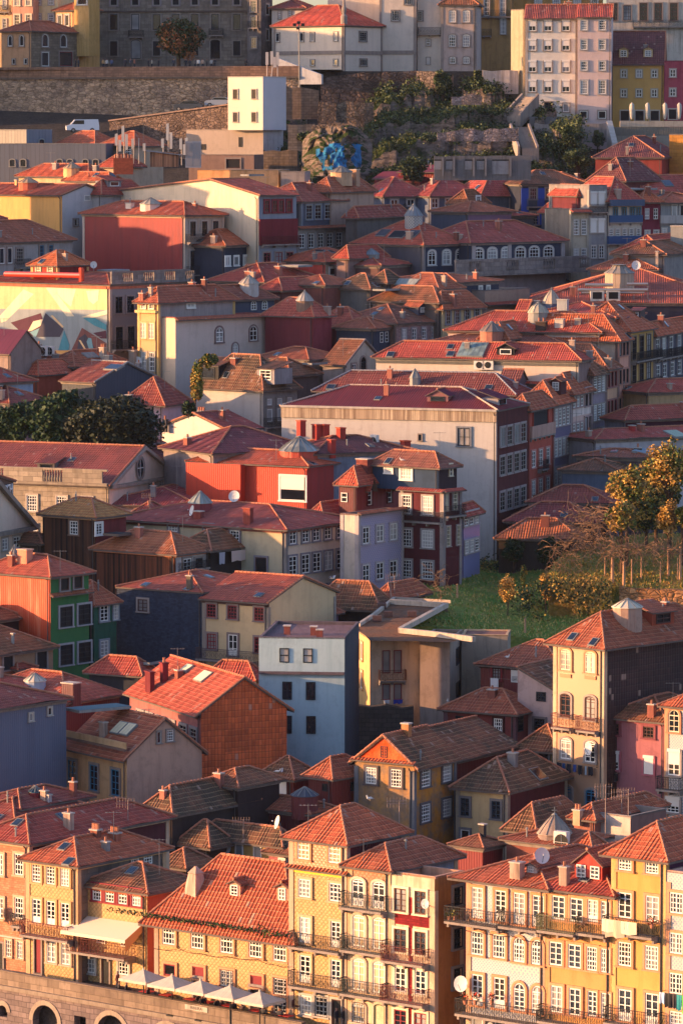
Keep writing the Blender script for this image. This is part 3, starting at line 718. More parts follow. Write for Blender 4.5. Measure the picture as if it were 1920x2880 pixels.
h = W1 = House('town_house', 'blue and white azulejo corner house with two long balconies', (205, 700, 900), 240, top=60, a=A0, Y=274, WR=11, wl=AZ, wr=P('#b89a7c'), rt=T1, q=P('#c89a74'), corn=P('#d0945c'), oh=.9)
h.win('L', [277, 422, 540, 660], [355], 72, 195, 'cp', SR, cols=2, rows=6); h.win('L', [275, 412], [612], 78, 142, 's', SR, cols=4, rows=4); h.win('L', [538, 652], [648], 72, 160, 'cA', SR, cols=4, rows=6)
h.win('L', [277, 415], [905], 74, 190, 'cp', SR, cols=2, rows=5); h.win('L', [540, 654], [945], 72, 180, 'cA', SR, cols=2, rows=6)
h.band('L', 700, 95, AZ2, x=480, x0=480, x1=690, d=.02, name='tile_panel'); h.balc('L', 120, 445, 458, IRON, 1.); h.balc('L', 450, 690, 490, IRON, .9); h.balc('L', 180, 690, 1040, IRON, .9); h.win('L', [277, 422, 540, 660], [1110], 70, 60, 'n')
h.dormer('L', 612, 170, 62, 48, P('#c8b8a8'), 's', T2, cols=3, rows=2, depth=2.4)
h = W2 = House('town_house', 'yellow house with four french windows and red attic above its eave', (702, 1118, 1200), 290, top=120, a=A0, on=W1, onf='L', WR=10, wl=P('#c88a3c', '#8a6434', .6), rt=T4, q=P('#c08a4c'), corn=P('#d0945c'), oh=.7)
h.win('L', [787, 900], [385], 80, 150, 'c', SR, WHITE, cols=2, rows=4); h.win('L', [1003, 1083], [405], 62, 140, 'cp', SR, cols=2, rows=5); h.win('L', [770, 888], [675], 78, 148, 'c', SR, cols=2, rows=4); h.win('L', [997, 1082], [708], 62, 148, 's', SR, cols=4, rows=5)
h.win('L', [775, 890], [960], 76, 170, 'c', SR, cols=2, rows=4); h.win('L', [1000, 1085], [990], 58, 160, 'c', SR, cols=2, rows=5); h.balc('L', 695, 925, 515, mat('plain', '#5a5a3c'), .9); h.balc('L', 925, 1105, 535, IRON, .7); h.balc('L', 695, 1115, 1085, IRON, .9)
h.dormer('L', 970, 210, 165, 100, P('#b83a28'), 's', T1, WHITE, cols=2, rows=3, depth=3.5, nw=2, rh=.9)
tile(1220, 2000)
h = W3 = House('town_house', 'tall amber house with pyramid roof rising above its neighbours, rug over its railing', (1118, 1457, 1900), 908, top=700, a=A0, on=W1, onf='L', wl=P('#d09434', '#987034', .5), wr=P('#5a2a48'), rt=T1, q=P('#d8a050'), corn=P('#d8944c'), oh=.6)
tile(1220, 2380)
h.win('L', [1205, 1375], [98], 84, 105, 's', SR, cols=4, rows=5); h.win('L', [1205, 1378], [370], 84, 160, 'c', SR, cols=2, rows=4); h.win('L', [1203, 1373], [678], 86, 150, 's', SR, cols=4, rows=5); h.win('L', [1205, 1375], [1000], 84, 200, 'cp', SR, cols=2, rows=4)
h.balc('L', 1108, 1418, 525, IRON, .9); h.balc('L', 1115, 1440, 1095, IRON, .9)
h = W4 = House('town_house', 'pale azulejo house with flat parapet at the right edge, laundry drying below it', (1460, 1750, 1900), 260, a=A0, on=W1, onf='L', roof='flat', WR=10, wl=mat('azul', '#b4aca0', '#3a6a98', 1.1), corn=P('#d0a08c'), q=P('#c09070'), par=.7)
h.win('L', [1528, 1640], [358, 612, 865], 84, 128, 'c', SR, cols=4, rows=4); h.win('L', [1528, 1640], [1090], 84, 100, 'c', SR)
# ------------------------------------------------------------------ houses behind the riverfront
tile(0, 2000)
h = House('house', 'red roofed house behind the promenade with dark glass roof lantern', (-300, 100, 645), 720, b=980, top=545, a=A0, wl=P('#8a6a5a'), rt=T5)
h.lantern(225, 540, 92, 30, 42, MCORR, mat('glass', '#1c3438')); h.chim(305, 585, 50, 55, P('#b0a49c'), 0)
h = House('house', 'dark red roof strip under the windowless grey wall at the left', (-160, 130, 560), 610, b=900, top=492, a=A0, wl=P('#6a3a34'), rt=T5)
tile(0, 1600)
h = House('warehouse', 'windowless blue grey sheet-clad building at the left edge', (-500, -260, 418), 812, b=1390, at_='R', a=40, H=14, roof='hip', top=720, wl=mat('corr', '#565a68', '#40424e'), wr=mat('corr', '#5a6070', '#6a6470'), rt=T5, WL=9)
h.win('R', [195, 313], [935, 915], 20, 45, 'n', STW, skip=((0, 1), (1, 0)))
B4 = h = House('house', 'large gabled house with orange tile-hung end wall and bright red roof', (818, 1265, 1806), 905, b=1330, top=690, a=66, roof='gabL', wl=P('#9a5a54'), wr=mat('hung', '#cc5420', '#9a3c1c', .0), rt=mat('tile', '#b04a34', '#9a4434', .0), corn=P('#5a4640'), oh=.6)
h.win('L', [890, 947, 1010, 1085, 1157, 1222], [945], 42, 105, 's', P('#8a8480'), IRONW, cols=2, rows=4); h.sky(1180, 630, 40, 42, mat('plain', '#c8c4a0')); h.sky(1283, 682, 55, 60, mat('plain', '#c8c4a0'))
h.chim(1035, 710, 66, 115, P('#7a2226'), 1, P('#7a2226')); h.chim(945, 770, 120, 120, P('#6a1e22'), 0, P('#7a2226'), d=.4)
tile(0, 2000)
h = B3 = House('house', 'peach gabled house with teal window frames, half its roof in sun', (420, 800, 1272), 292, b=560, top=50, a=55, roof='gabL', wl=P('#c9985c', '#8a6a48'), wr=P('#c09474', '#8a6a58'), rt=T2, corn=None, oh=.5)
h.win('L', [460, 597, 732], [388], 50, 160, 'c', STONE, BLUEF, cols=2, rows=4); h.win('R', [1000], [165], 20, 72, 'n', STONE); h.win('R', [1070], [155], 38, 68, 'c', STONE)
h.sky(620, -15, 100, 85, mat('plain', '#4a6468'), nb=4); h.sky(755, 110, 55, 70, mat('plain', '#d8c49a'), nb=3); h.sky(812, 120, 55, 70, mat('plain', '#d8c49a'), nb=3)
h.band('L', 240, 14, P('#7a5a48'), x=798, d=.25, name='cornice'); h.band('L', 200, 40, P('#c89a60'), x=798, d=.08, name='parapet')
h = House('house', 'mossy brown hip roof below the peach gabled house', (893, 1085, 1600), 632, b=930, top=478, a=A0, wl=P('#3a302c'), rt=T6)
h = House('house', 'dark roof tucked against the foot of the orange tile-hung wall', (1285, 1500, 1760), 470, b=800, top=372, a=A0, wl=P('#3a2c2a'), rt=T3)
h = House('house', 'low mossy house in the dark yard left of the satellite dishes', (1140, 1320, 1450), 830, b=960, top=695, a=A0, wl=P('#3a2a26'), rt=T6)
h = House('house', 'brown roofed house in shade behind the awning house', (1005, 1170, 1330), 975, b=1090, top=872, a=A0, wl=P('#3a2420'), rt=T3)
tile(600, 2000)
h = B18 = House('house', 'small yellow house with mossy roof and red gutter, dishes beside it', (-60, 432, 500), 820, b=985, top=690, a=A0, wl=P('#a88238'), rt=T6, corn=P('#6a2420'))
h.win('L', [165, 280], [880], 50, 90, 'n', None, pane='c')
h = House('house', 'tiny pink house squeezed beside the tall tower with pyramid roof', (350, 480, 560), 893, b=1000, top=845, a=A0, wl=P('#a85a5a'), rt=T3); h.win('L', [440], [940], 60, 35, 's', None)
h = House('house', 'red sheet-clad house with two white roller blinds and mossy hip roof', (300, 503, 640), 412, b=600, top=292, a=35, wl=mat('corr', '#742a24', '#4a1c1a'), rt=T3)
h.win('L', [348, 436], [465], 58, 112, 'srR', P('#5a2420'), cols=3, rows=4)
h = House('house', 'dark red corrugated block with two tiny windows beside the ochre pediment house', (600, 748, 968), 405, b=720, top=300, a=40, wl=mat('corr', '#6a2620', '#4a1c1a'), wr=mat('corr', '#7a2a22', '#4a1c1a'), rt=T2)
h.win('R', [875], [475], 24, 55, 'n', None, DKF, pane='x'); h.win('L', [703], [480], 28, 50, 'n', None, DKF, pane='x')
h = House('house', 'low maroon walled terrace house with round maroon roof turret', (205, 605, 760), 640, b=790, top=560, a=A0, wl=mat('corr', '#5c2220', '#3a1816'), rt=T2)
h.lantern(575, 610, 170, 80, 55, mat('corr', '#6a2a28', '#4a1c1a'), mat('seam', '#4a4c54', '#33353a'))
h = B14 = House('house', 'weathered ochre house with a red painted pediment and blue sash window', (888, 1262, 1528), 345, b=760, top=160, a=32, roof='gabR', wl=mat('old', '#a87c4c', '#7a6858'), wr=mat('old', '#b87a30', '#7a6a5a'), rt=T3, corn=P('#b06a30'), q=P('#7a7674'), oh=.5)
h.win('L', [995], [405], 66, 105, 's', P('#6a5a54'), cols=4, rows=5); h.win('L', [1152], [422], 70, 112, 's', P('#6a5a54'), cols=4, rows=5, pane='g'); h.win('R', [1332, 1465], [418, 640], 52, 115, 's', P('#6a605c'), cols=4, rows=5)
K, u, n = h.fL; b = MB(); W_ = h.WL; zr = h.K.z - h.O.z
b.face([V((0, 0, zr + .1)) - u * (W_ - .1) + n * .03, V((0, 0, zr + .1)) - u * .1 + n * .03, V((0, 0, zr + h.rise - .05)) - u * W_ / 2 + n * .03], mat('old', '#c8451c', '#d86a3c')); b.build('pediment', h.o)
h.win('L', [1075], [258], 42, 70, 'c', None, DKF, pane='x'); h.strip('L', 318, 1262, T2, .45, .2); h.chim(1215, 140, 70, 60, P('#b8763c'), 0)
h = House('house', 'red sided long house whose mossy roof continues behind the ochre house', (1528, 1535, 1918), 300, a=32, Y=B14.K.y + 7, at_='K', roof='gabR', WL=8, top=130, wl=MCORR, wr=mat('corr', '#6a2624', '#4a1c1a'), rt=T3)
tile(1220, 2000)
h = B15 = House('house', 'cream two-window cottage with mossy hip roof and dark red side', (138, 462, 835), 490, b=740, top=300, a=32, wl=P('#c8a468', '#8a7450', .7), wr=P('#5a1e20', '#3a1618'), rt=T6, q=P('#9a8a70'), corn=P('#6a5448'))
h.win('L', [197, 392], [605], 58, 108, 'c', P('#77706c'), P('#2c3a44'), cols=2, rows=4); h.sky(652, 400, 60, 70, GLASS2); h.win('L', [197], [780], 55, 60, 'n', P('#77706c'))
h = House('house', 'little yellow walled house under a brown roof left of the tiled tower', (532, 765, 900), 235, b=480, top=88, a=32, wl=P('#b08838'), rt=T3, corn=P('#8a847c'))
h.win('L', [575, 690], [290], 60, 70, 'n', P('#6a6664'), DKF, pane='g')
h = House('house', 'brown roof between the cream cottage and the chimney cluster', (465, 640, 960), 735, b=905, top=572, a=A0, wl=P('#3a2626'), rt=T3)
h = House('house', 'maroon hut with small pyramid roof and white chimney top', (132, 306, 432), 855, b=1010, top=785, a=A0, wl=MCORR, rt=T3, dp=False); h.chim(305, 785, 50, 70, P('#3a3634'), 0)
h = House('house', 'roof with conical weathered lantern topped by a cross', (455, 835, 1085), 848, b=1070, top=735, a=A0, wl=P('#8a4a38'), rt=T2)
LANC = h.lantern(757, 775, 215, 5, 125, mat('plaster', '#8a7468', '#4a3e3a'), mat('plaster', '#a08874', '#5a4a44')); 
p, _ = h.rhit(757, 770); k = h.px(p); b = MB(); c = p - h.O + Z3 * (130 * k); b.tube(c - Z3 * .6, c + Z3 * .45, .04, IRONW, 4); b.tube(c + V((-.22, 0, .2)), c + V((.22, 0, .2)), .035, IRONW, 4); b.build('cross', LANC)
h = House('house', 'sunlit orange roof beside the white air conditioners', (838, 1000, 1118), 890, b=1120, top=765, a=A0, wl=P('#b8704c'), rt=T1)
h = House('house', 'flat white plant room with fans on the ridge, aerials around it', (1075, 1235, 1460), 705, b=960, a=A0, roof='flat', wl=P('#c8b09a'), wr=P('#8a5a4c'), WL=5)
h = House('house', 'ragged sunlit roofs under the television aerials', (880, 1010, 1440), 668, b=930, top=585, a=A0, wl=P('#a0604c'), rt=T2)
h.chim(905, 670, 70, 45, P('#c89a70'), 2)
# flank of the tiled tower and pink houses
tile(1220, 1600)
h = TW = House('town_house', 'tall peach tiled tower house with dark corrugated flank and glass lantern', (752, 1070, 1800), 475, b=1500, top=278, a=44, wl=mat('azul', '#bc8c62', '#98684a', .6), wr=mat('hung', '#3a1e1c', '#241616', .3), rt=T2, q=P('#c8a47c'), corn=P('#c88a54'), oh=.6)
h.win('L', [830, 985], [572], 68, 130, 'ca', P('#c08a60'), CREAMF, cols=2, rows=4); h.win('L', [830, 985], [858], 66, 150, 'ca', P('#9a8a7c'), BROWN, cols=2, rows=4); h.win('L', [832, 985], [1130], 66, 135, 'ca', P('#9a8a7c'), WHITE, cols=2, rows=4); h.win('L', [835, 990], [1425], 66, 120, 'ca', P('#9a8a7c'), BLUEF, cols=2, rows=3)
h.band('L', 660, 24, mat('azul', '#c86a34', '#8a3a1c', .4), x=830, x0=796, x1=864, d=.1, name='apron'); h.band('L', 672, 24, mat('azul', '#c86a34', '#8a3a1c', .4), x=985, x0=950, x1=1020, d=.1, name='apron')
h.balc('L', 770, 885, 990, IRONR, .7, 1.1); h.balc('L', 925, 1045, 1010, IRONR, .7, 1.1)
h.lantern(1215, 330, 190, 90, 55, P('#b08a70', '#6a4a44'), mat('plain', '#c8b89c')); h.dormer('R', 1440, 350, 150, 80, P('#a8421c'), 's', T2, BROWN, cols=2, rows=2, depth=2.5, gab=False)
h = House('house', 'deep pink house with white roller blinds and long drainpipe', (1068, 1456, 1500), 958, b=1535, top=800, a=36, wl=P('#a05c5e', '#7a484c', .9), rt=T3, WR=8, corn=P('#9a4a50'))
h.win('L', [1133, 1352], [1007], 66, 72, 'c', P('#8a4448'), BROWN, cols=3, rows=3); h.win('L', [1135], [1212], 58, 100, 'sr', P('#b05a64')); h.win('L', [1352], [1240], 62, 105, 'srR', P('#b05a64')); h.win('L', [1140, 1350], [1462], 80, 50, 'c', P('#a08c80'))
h = House('town_house', 'blue azulejo house at right edge with roller blind door and balcony', (1452, 1760, 1850), 850, b=1560, top=740, a=36, WR=8, wl=mat('azul', '#b8b0a4', '#2c5c94', 1.), rt=T1, q=P('#c08a60'), corn=P('#c8905c'), at_='L')
h.win('L', [1512, 1640], [955], 66, 145, 'A', P('#b87a50'), CREAMF, cols=2, rows=4); h.win('L', [1512, 1640], [1225], 74, 150, 'cr', P('#9a8a80'), cols=2, rows=4); h.balc('L', 1425, 1568, 1380); h.win('L', [1505, 1630], [1490], 80, 90, 'sr', P('#9a8a80'))
h = House('house', 'maroon corrugated house with pale curtain and one white blind', (293, 800, 1000), 592, b=930, top=455, at_='L', a=30, wl=mat('corr', '#6a2826', '#4a1c1e'), rt=T2, WR=7, corn=P('#4a2a26'))
h.win('L', [395], [660], 52, 80, 'c', REDF, BROWN, pane='c'); h.win('L', [512], [672], 52, 85, 'nr', None, WHITE, pane='d'); h.win('L', [650, 705], [660], 46, 42, 's', P('#5a2824'), cols=3, rows=3)
h = House('house', 'pale pink cottage with lean-to roof and two barred windows', (525, 775, 860), 760, b=1080, at_='L', a=30, roof='shedR', WR=6, rise=1.8, wl=P('#b8988c', '#8a7268'), rt=T3)
h.win('L', [673], [803], 60, 62, 's', None, DKF, cols=4, rows=4); h.win('L', [665], [980], 66, 75, 's', P('#7a6a64'), DKF, cols=4, rows=4)
h = House('house', 'small brick red house with mossy hip roof and white sash window', (62, 510, 585), 905, b=1120, top=765, a=30, wl=P('#7a302a', '#4a2422'), rt=T2, WR=5, q=P('#6a4448'), corn=P('#4a2a26'))
h.win('L', [162], [950], 52, 55, 'n', None, DKF, pane='x'); h.win('L', [405], [990], 54, 98, 's', P('#4a2420'), cols=4, rows=4); h.win('R', [542], [975], 30, 100, 's', None, DKF, cols=3, rows=4)
# middle distance, left and centre
tile(0, 1600)
h = C5b = House('house', 'cream house with red framed windows and a long iron balcony', (1275, 1690, 1730), 212, b=640, top=55, a=33, roof='gabL', WR=11, wl=P('#c8a874', '#9a8460', .5), rt=mat('tile', '#a8452f', '#8a4234', .1), corn=P('#5a4038'), q=P('#9a8a78'))
h.win('L', [1335, 1467, 1635], [262], 58, 85, 's', P('#867068'), REDF, cols=3, rows=4); h.win('L', [1337, 1635], [455], 60, 100, 's', P('#867068'), REDF, cols=3, rows=4); h.win('L', [1470], [478], 60, 135, 'cp', P('#867068'), WHITE, cols=2, rows=3); h.balc('L', 1262, 1628, 560, mat('plain', '#4a3a3c'), .8)
h = House('house', 'broad blind wall of dark slate with a single small window', (737, 1275, 1330), 155, b=590, top=22, a=33, on=C5b, onf='L', wl=mat('slate', '#3c4658', '#262c38'), rt=mat('tile', '#a8452f', '#8a4234', .1), WR=11, corn=None, oh=.1)
h.win('L', [903], [228], 62, 78, 'c', P('#a09084'), BROWN, cols=2, rows=3); h.chim(1195, 130, 46, 85, P('#6a5a48'), 1)
h = C1 = House('town_house', 'green fronted house with a sunlit rusty corrugated flank', (-120, 318, 560), 40, b=690, top=-85, a=38, wl=mat('corr', '#b0401c', '#c8906c'), wr=P('#2c6a34', '#1c4a34', .6), rt=mat('tile', '#b04a34', '#8a3a30', .15), corn=P('#7a5a4c'), oh=.5)
h.win('R', [406, 490], [95, 92], 50, 80, 'n', P('#8a8078'), BROWN, pane='x', skip=((0, 1), (1, 0))); h.win('R', [415, 530], [300, 540], 78, 128, 's', P('#9a9694'), DKF, cols=2, rows=4, pane='x'); h.strip('R', 155, 330, T2, .5, .25)
h.chim(160, -45, 105, 75, P('#c8805c'), 0, P('#c8a080')); h.lantern(95, -80, 70, 20, 50)
h = House('town_house', 'narrow teal green house with three white framed windows', (575, 592, 735), 205, at_='L', a=38, Y=C1.K.y + 6, H=12, top=80, wl=P('#1f5a44'), rt=T2, WL=6)
h.win('R', [655], [278, 498], 52, 100, 'c', P('#8a9094'), cols=2, rows=4); h.win('R', [728], [270], 30, 100, 'c', P('#8a9094'))
h = House('house', 'crumbling dark roofed house at the left with beige patched wall', (-260, -90, 335), 482, at_='R', b=700, top=335, a=38, wl=P('#7a5a44'), wr=P('#9a7450', '#6a5444', 1.), rt=T3, WL=8)
h.win('R', [262], [575], 62, 110, 'n', STONE, DKF, pane='x'); h.win('R', [50], [590], 60, 90, 'n', STONE, DKF, pane='x'); h.chim(83, 470, 22, 60, LEAD, 0)
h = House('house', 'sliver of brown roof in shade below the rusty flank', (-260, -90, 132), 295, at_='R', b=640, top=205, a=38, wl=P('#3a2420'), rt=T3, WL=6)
h = House('house', 'broad coral roof with white canvas-topped lantern', (-160, 415, 755), 832, b=1050, top=655, a=38, wl=mat('corr', '#5a2226', '#3a181a'), wr=mat('corr', '#5a2226', '#3a181a'), rt=mat('tile', '#b04a34', '#8a3a30', .1))
h.lantern(222, 760, 140, 55, 50, mat('plain', '#98a0a8'), mat('plain', '#c0b49c')); h.chim(450, 815, 130, 95, mat('corr', '#5a3030', '#3a1c1c'), 0)
h = House('house', 'bright red roof edge at left above the coral roof', (-300, -40, 310), 720, b=960, top=655, at_='R', a=38, wl=P('#6a2a26'), rt=T4, WL=7)
h = House('shed', 'small metal shed with bright red lean-to top', (-90, 112, 202), 625, b=790, top=578, a=38, wl=mat('corr', '#6a5a60', '#4a3c42'), wr=MCORR, rt=T4)
h = House('house', 'low dark walled hut with a wide red hip roof and skylight', (565, 890, 985), 655, b=830, top=562, a=30, wl=P('#2c3038'), rt=T4); h.sky(985, 590, 40, 50, GLASS2)
tile(600, 1600)
h = House('house', 'small peach house with tiled roof behind the pale blue house', (-40, 255, 320), 680, b=860, top=592, a=25, wl=P('#b08a6a'), rt=T4)
h = B6 = House('apartment_house', 'pale blue rendered block with six dark framed windows', (287, 826, 905), 455, b=1150, a=6, roof='flat', wl=P('#a8c0c0', '#7a9698', .6), wr=P('#3a444c'), flatm=P('#7a5a58'), par=.25, corn=P('#6a5a5c'), WR=12)
h.win('L', [447, 595], [545], 62, 88, 's', None, DKF, cols=1, rows=2, pane='d'); h.win('L', [465, 613], [765], 62, 115, 'c', None, DKF, cols=2, rows=2); h.win('L', [465, 615], [982], 62, 110, 'c', None, DKF, cols=2, rows=2)
h.band('L', 650, 16, P('#6a5a5c'), x=800, d=.35, name='ledge')
for x, y in ((465, 405), (632, 410), (670, 430)): h.chim(x, y, 52, 45, P('#8a4438'), 0, P('#c8b8ac'))
h = House('house', 'stone ruin with jagged blind rubble gable', (345, 445, 615), 200, b=400, top=50, a=33, roof='gabL', wl=mat('old', '#b09468', '#6a5a48'), wr=mat('rubble', '#8a7258', '#4a4034', 1.), rt=mat('rubble', '#7a6450', '#4a4034', 1.), capm=None, corn=None, dp=False, WL=2.5, amp=0)
h.win('R', [583], [190], 36, 40, 'n', None, DKF, pane='x')
h = House('house', 'pinkish lilac hut below the rubble gable', (622, 640, 788), 262, b=390, top=200, at_='R', a=33, wl=P('#8a6a80'), rt=T2, WL=3); h.win('R', [655], [325], 32, 40, 'n', None, pane='x')
h = House('house', 'wide dark brown roof in front of the azulejo house', (625, 1040, 1130), 235, b=400, top=88, a=24, wl=P('#2c2420'), rt=T3)
h = House('house', 'maroon hut with aerials beside the garden slope', (1030, 1115, 1340), 165, b=330, top=75, a=33, wl=mat('corr', '#6a2226', '#3a1618'), rt=T2)
h = B7 = House('apartment_house', 'cream concrete house with flat gravel roof and curtained balcony window', (902, 985, 1300), 458, b=890, a=80, roof='flat', wl=P('#d0a860', '#8a6a48', .8), wr=P('#c8b090', '#7a6854', 1.), flatm=mat('ground', '#6a5440', '#8a5a3c'), par=.25, corn=P('#8a7460'))
h.win('R', [1087, 1160], [585], 50, 145, 'c', None, REDF, cols=1, rows=1, pane='c'); h.win('R', [1087, 1160], [775], 50, 100, 'c', None, REDF, cols=1, rows=1, pane='c'); h.balc('R', 1040, 1205, 700, BROWN, .7, .9); h.win('L', [912, 938], [500, 680], 12, 110, 'n', P('#c8a070'))
h = B7b = House('apartment_house', 'stained cream concrete wing with narrow windows facing the red huts', (1300, 1488, 1570), 462, b=900, a=10, roof='flat', wl=P('#b89a84', '#6a5a50', 1.), wr=P('#a08a74', '#5a4c44', 1.), flatm=mat('ground', '#6a5440', '#8a5a3c'), par=.2, corn=P('#8a7460'))
tile(1220, 1600)
h.win('R', [150], [545, 760], 26, 110, 'n', None, DKF, pane='x')
h = House('garden_wall_house', 'blank stained concrete retaining block, its top edge catching sun', (172, 462, 500), 425, b=800, Y=B7b.K.y + 5, a=6, roof='flat', wl=P('#9a8870', '#4a443c', 1.), flatm=P('#8a5a48'), par=.1, WR=4, corn=P('#c8a070')); h.o['category'] = 'building'; h.o.name = 'concrete_block'
# ------------------------------------------------------------------ middle distance
tile(0, 1180)
h = House('house', 'three storey timber-clad tower house, its dark planks half in sun', (270, 602, 795), 608, b=1130, top=500, a=36, wl=mat('wood', '#6a4430', '#1c1614'), wr=P('#7a2a28', '#4a1c1c'), rt=mat('tile', '#b06a34', '#4a3428', .4), corn=P('#c89a6a'))
h.win('L', [470], [680], 52, 88, 's', P('#8a6a54'), cols=3, rows=4); h.win('R', [622], [690], 38, 70, 'c', WHITE, cols=2, rows=4)
h = House('house', 'long timber-clad wing with white end wall and brown tiled roof', (598, 1108, 1325), 840, Y=407.5, top=715, a=36, wl=mat('wood', '#6a3c28', '#1a1414'), wr=P('#b8aca4'), rt=mat('tile', '#9a5030', '#4a3428', .6), corn=P('#c87a4c'))
h.win('R', [1177], [912], 50, 72, 'c', STONE, cols=2, rows=3); h.win('R', [1250], [905], 44, 66, 's', STONE, DKF, cols=3, rows=3); h.sky(740, 725, 100, 30, DARK, FASC); h.balc('R', 1125, 1300, 950, IRON, .5, .7)
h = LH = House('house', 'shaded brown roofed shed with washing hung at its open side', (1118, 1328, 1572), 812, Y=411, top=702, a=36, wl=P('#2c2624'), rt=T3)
C9 = h = House('apartment_house', 'long cream white house with two rows of stone framed windows', (700, 1799, 2256), 690, b=1150, top=542, a=34, wl=P('#bca880', '#8a7c60', .6), wr=P('#d0b494', '#a08870', .5), rt=mat('tile', '#9a3e34', '#6a3430', .1), corn=P('#8a5044'), q=P('#8a8078'), oh=.6)
tile(600, 1180)
SG = P('#857a7c')
h.win('R', [497, 577, 645, 717, 795, 865], [742], 40, 84, 'c', SG, cols=2, rows=3); h.win('R', [497, 577, 648, 720, 798, 868], [920], 48, 118, 'c', SG, cols=2, rows=4); h.win('R', [577, 650, 722], [1100], 48, 80, 'c', SG, cols=2, rows=3)
h.win('L', [137], [730], 60, 68, 'c', SG, cols=3, rows=3); h.win('L', [-28, -250], [690], 60, 60, 'c', SG, cols=3, rows=3); h.door('L', 303, 925, 72, 110, 'x', SG)
h.chim(220, 655, 70, 95, P('#8a3a2c'), 0, P('#a04a38')); h.chim(-92, 620, 70, 40, P('#8a3a2c'), 0)
tile(0, 1180)
h.lantern(1262, 570, 150, 45, 75, P('#8a3a3c'), mat('seam', '#8a9088', '#5a5c5a')); 
h = House('house', 'red tiled roof with dark pleated conical lantern', (770, 960, 1130), 640, b=900, top=525, a=34, wl=P('#b8a894'), rt=mat('tile', '#9a3e34', '#6a3430', .1))
h.lantern(950, 670, 150, 40, 110, mat('seam', '#3a3c40', '#26282c'), mat('seam', '#4a5256', '#30363a'), tip=.05)
h = House('house', 'ribbed maroon roof running left of the red metal penthouse', (600, 1250, 1500), 545, b=820, top=432, a=15, wl=P('#a89a8c'), rt=mat('tile', '#8e3434', '#6a2c30', .1))
h = J1 = House('palace', 'grand stone palace with balustrade, long red roof and round-windowed pediment', (-220, 690, 1108), 412, b=790, top=172, a=23, roof='gabL', wl=mat('block', '#a89882', '#7a6c5c'), wr=P('#d0b498', '#9a8474', .5), rt=mat('tile', '#8e3c34', '#6a3430', .1), corn=P('#9a8a78'), cat='palace')
h.win('L', [-30, 205, 392, 552], [518], 62, 100, 's', P('#b0a08c'), cols=4, rows=5); h.win('R', [955, 1025, 1085], [430], 34, 66, 's', P('#9a8a80'), cols=3, rows=4); h.win('L', [-30, 205, 392], [700], 62, 100, 's', P('#b0a08c'), cols=4, rows=5)
K, u, n = h.fR; b = MB(); uu, zc = h.uz('R', 880, 305); c = V((0, 0, zc - h.O.z)) + u * uu + n * .05; R_ = h.px(h.K) 
for r0, r1, m_, t in ((.95, 1.25, STONE, .12), (0, .95, GLASS2, .02)):
    for i in range(16):
        a0, a1 = 2 * math.pi * i / 16, 2 * math.pi * (i + 1) / 16; f = lambda r, a_: c + u * r * math.cos(a_) * .8 + Z3 * r * math.sin(a_) + n * t
        b.face([f(r0, a0), f(r1, a0), f(r1, a1), f(r0, a1)], m_)
b.box(c - u * .03 + n * .03 - Z3 * .9, u * .06, n * .03, Z3 * 1.8, WHITE); b.box(c - u * .7 + n * .035 - Z3 * .03, u * 1.4, n * .03, Z3 * .06, WHITE); b.build('round_window', h.o)
K, u, n = h.fL; b = MB(); L_ = h.WL; o = V((0, 0, h.K.z - h.O.z)); rr = mat('block', '#a89882', '#7a6c5c')
b.box(o - u * (L_ - .1) + n * .15 - Z3 * .12, u * (L_ - .1), n * .4, Z3 * .3, rr); b.box(o - u * (L_ - .1) + n * .2 + Z3 * 1.35, u * (L_ - .1), n * .3, Z3 * .2, rr)
x = -L_ + .2
while x < -.6:
    seg = int((x + L_) / 2.2) % 3
    if seg == 1:
        for k_ in range(7): b.lathe(o + u * (x + .15 + k_ * .3) + n * .35 + Z3 * .18, [(.09, 0), (.12, .3), (.05, .75), (.1, 1.17)], 6, rr, cap=False)
    else: b.box(o + u * x + n * .22 + Z3 * .18, u * min(2.2, -.1 - x), n * .25, Z3 * 1.17, rr)
    x += 2.2
b.build('balustrade', h.o); h.dormer('L', 290, 315, 110, 40, P('#6a6058'), 'n', T5, DKF, 2, 1, gab=False)
for fx0, fx1 in ((0, 0),):
    b = MB(); g = o
    for p_, q_ in (((0, -.1), (h.WR / 2, h.rise)), ((h.WR / 2, h.rise), (h.WR, -.1))):
        K2, u2, n2 = h.fR; A, B_ = o + u2 * p_[0] + Z3 * (p_[1] - .25) + n2 * .05, o + u2 * q_[0] + Z3 * (q_[1] - .25) + n2 * .05; b.box(A, B_ - A, n2 * .4, Z3 * .35, P('#9a8a78'))
    b.box(o + u2 * 0 - Z3 * .42, u2 * h.WR, n2 * .35, Z3 * .34, P('#9a8a78')); b.build('pediment_moulding', h.o)
h = House('palace', 'second stone palace whose pediment slopes out of frame at the left', (-560, -330, 212), 665, b=1000, top=352, at_='R', a=23, roof='gabL', wl=P('#a89882'), wr=P('#d0b498', '#9a8474', .5), rt=T5, corn=P('#9a8a78'), WL=8)
h.win('R', [30, 103], [785], 36, 75, 'c', P('#a89a8a'), cols=2, rows=3)
b = MB(); K2, u2, n2 = h.fR; o = V((0, 0, h.K.z - h.O.z)); A, B_ = o + u2 * h.WR / 2 + Z3 * (h.rise - .3) + n2 * .05, o + u2 * h.WR - Z3 * .4 + n2 * .05; b.box(A, B_ - A, n2 * .5, Z3 * .5, P('#8a7a6a')); b.box(o - Z3 * .45, u2 * h.WR, n2 * .45, Z3 * .4, P('#8a7a6a')); b.build('pediment_moulding', h.o)
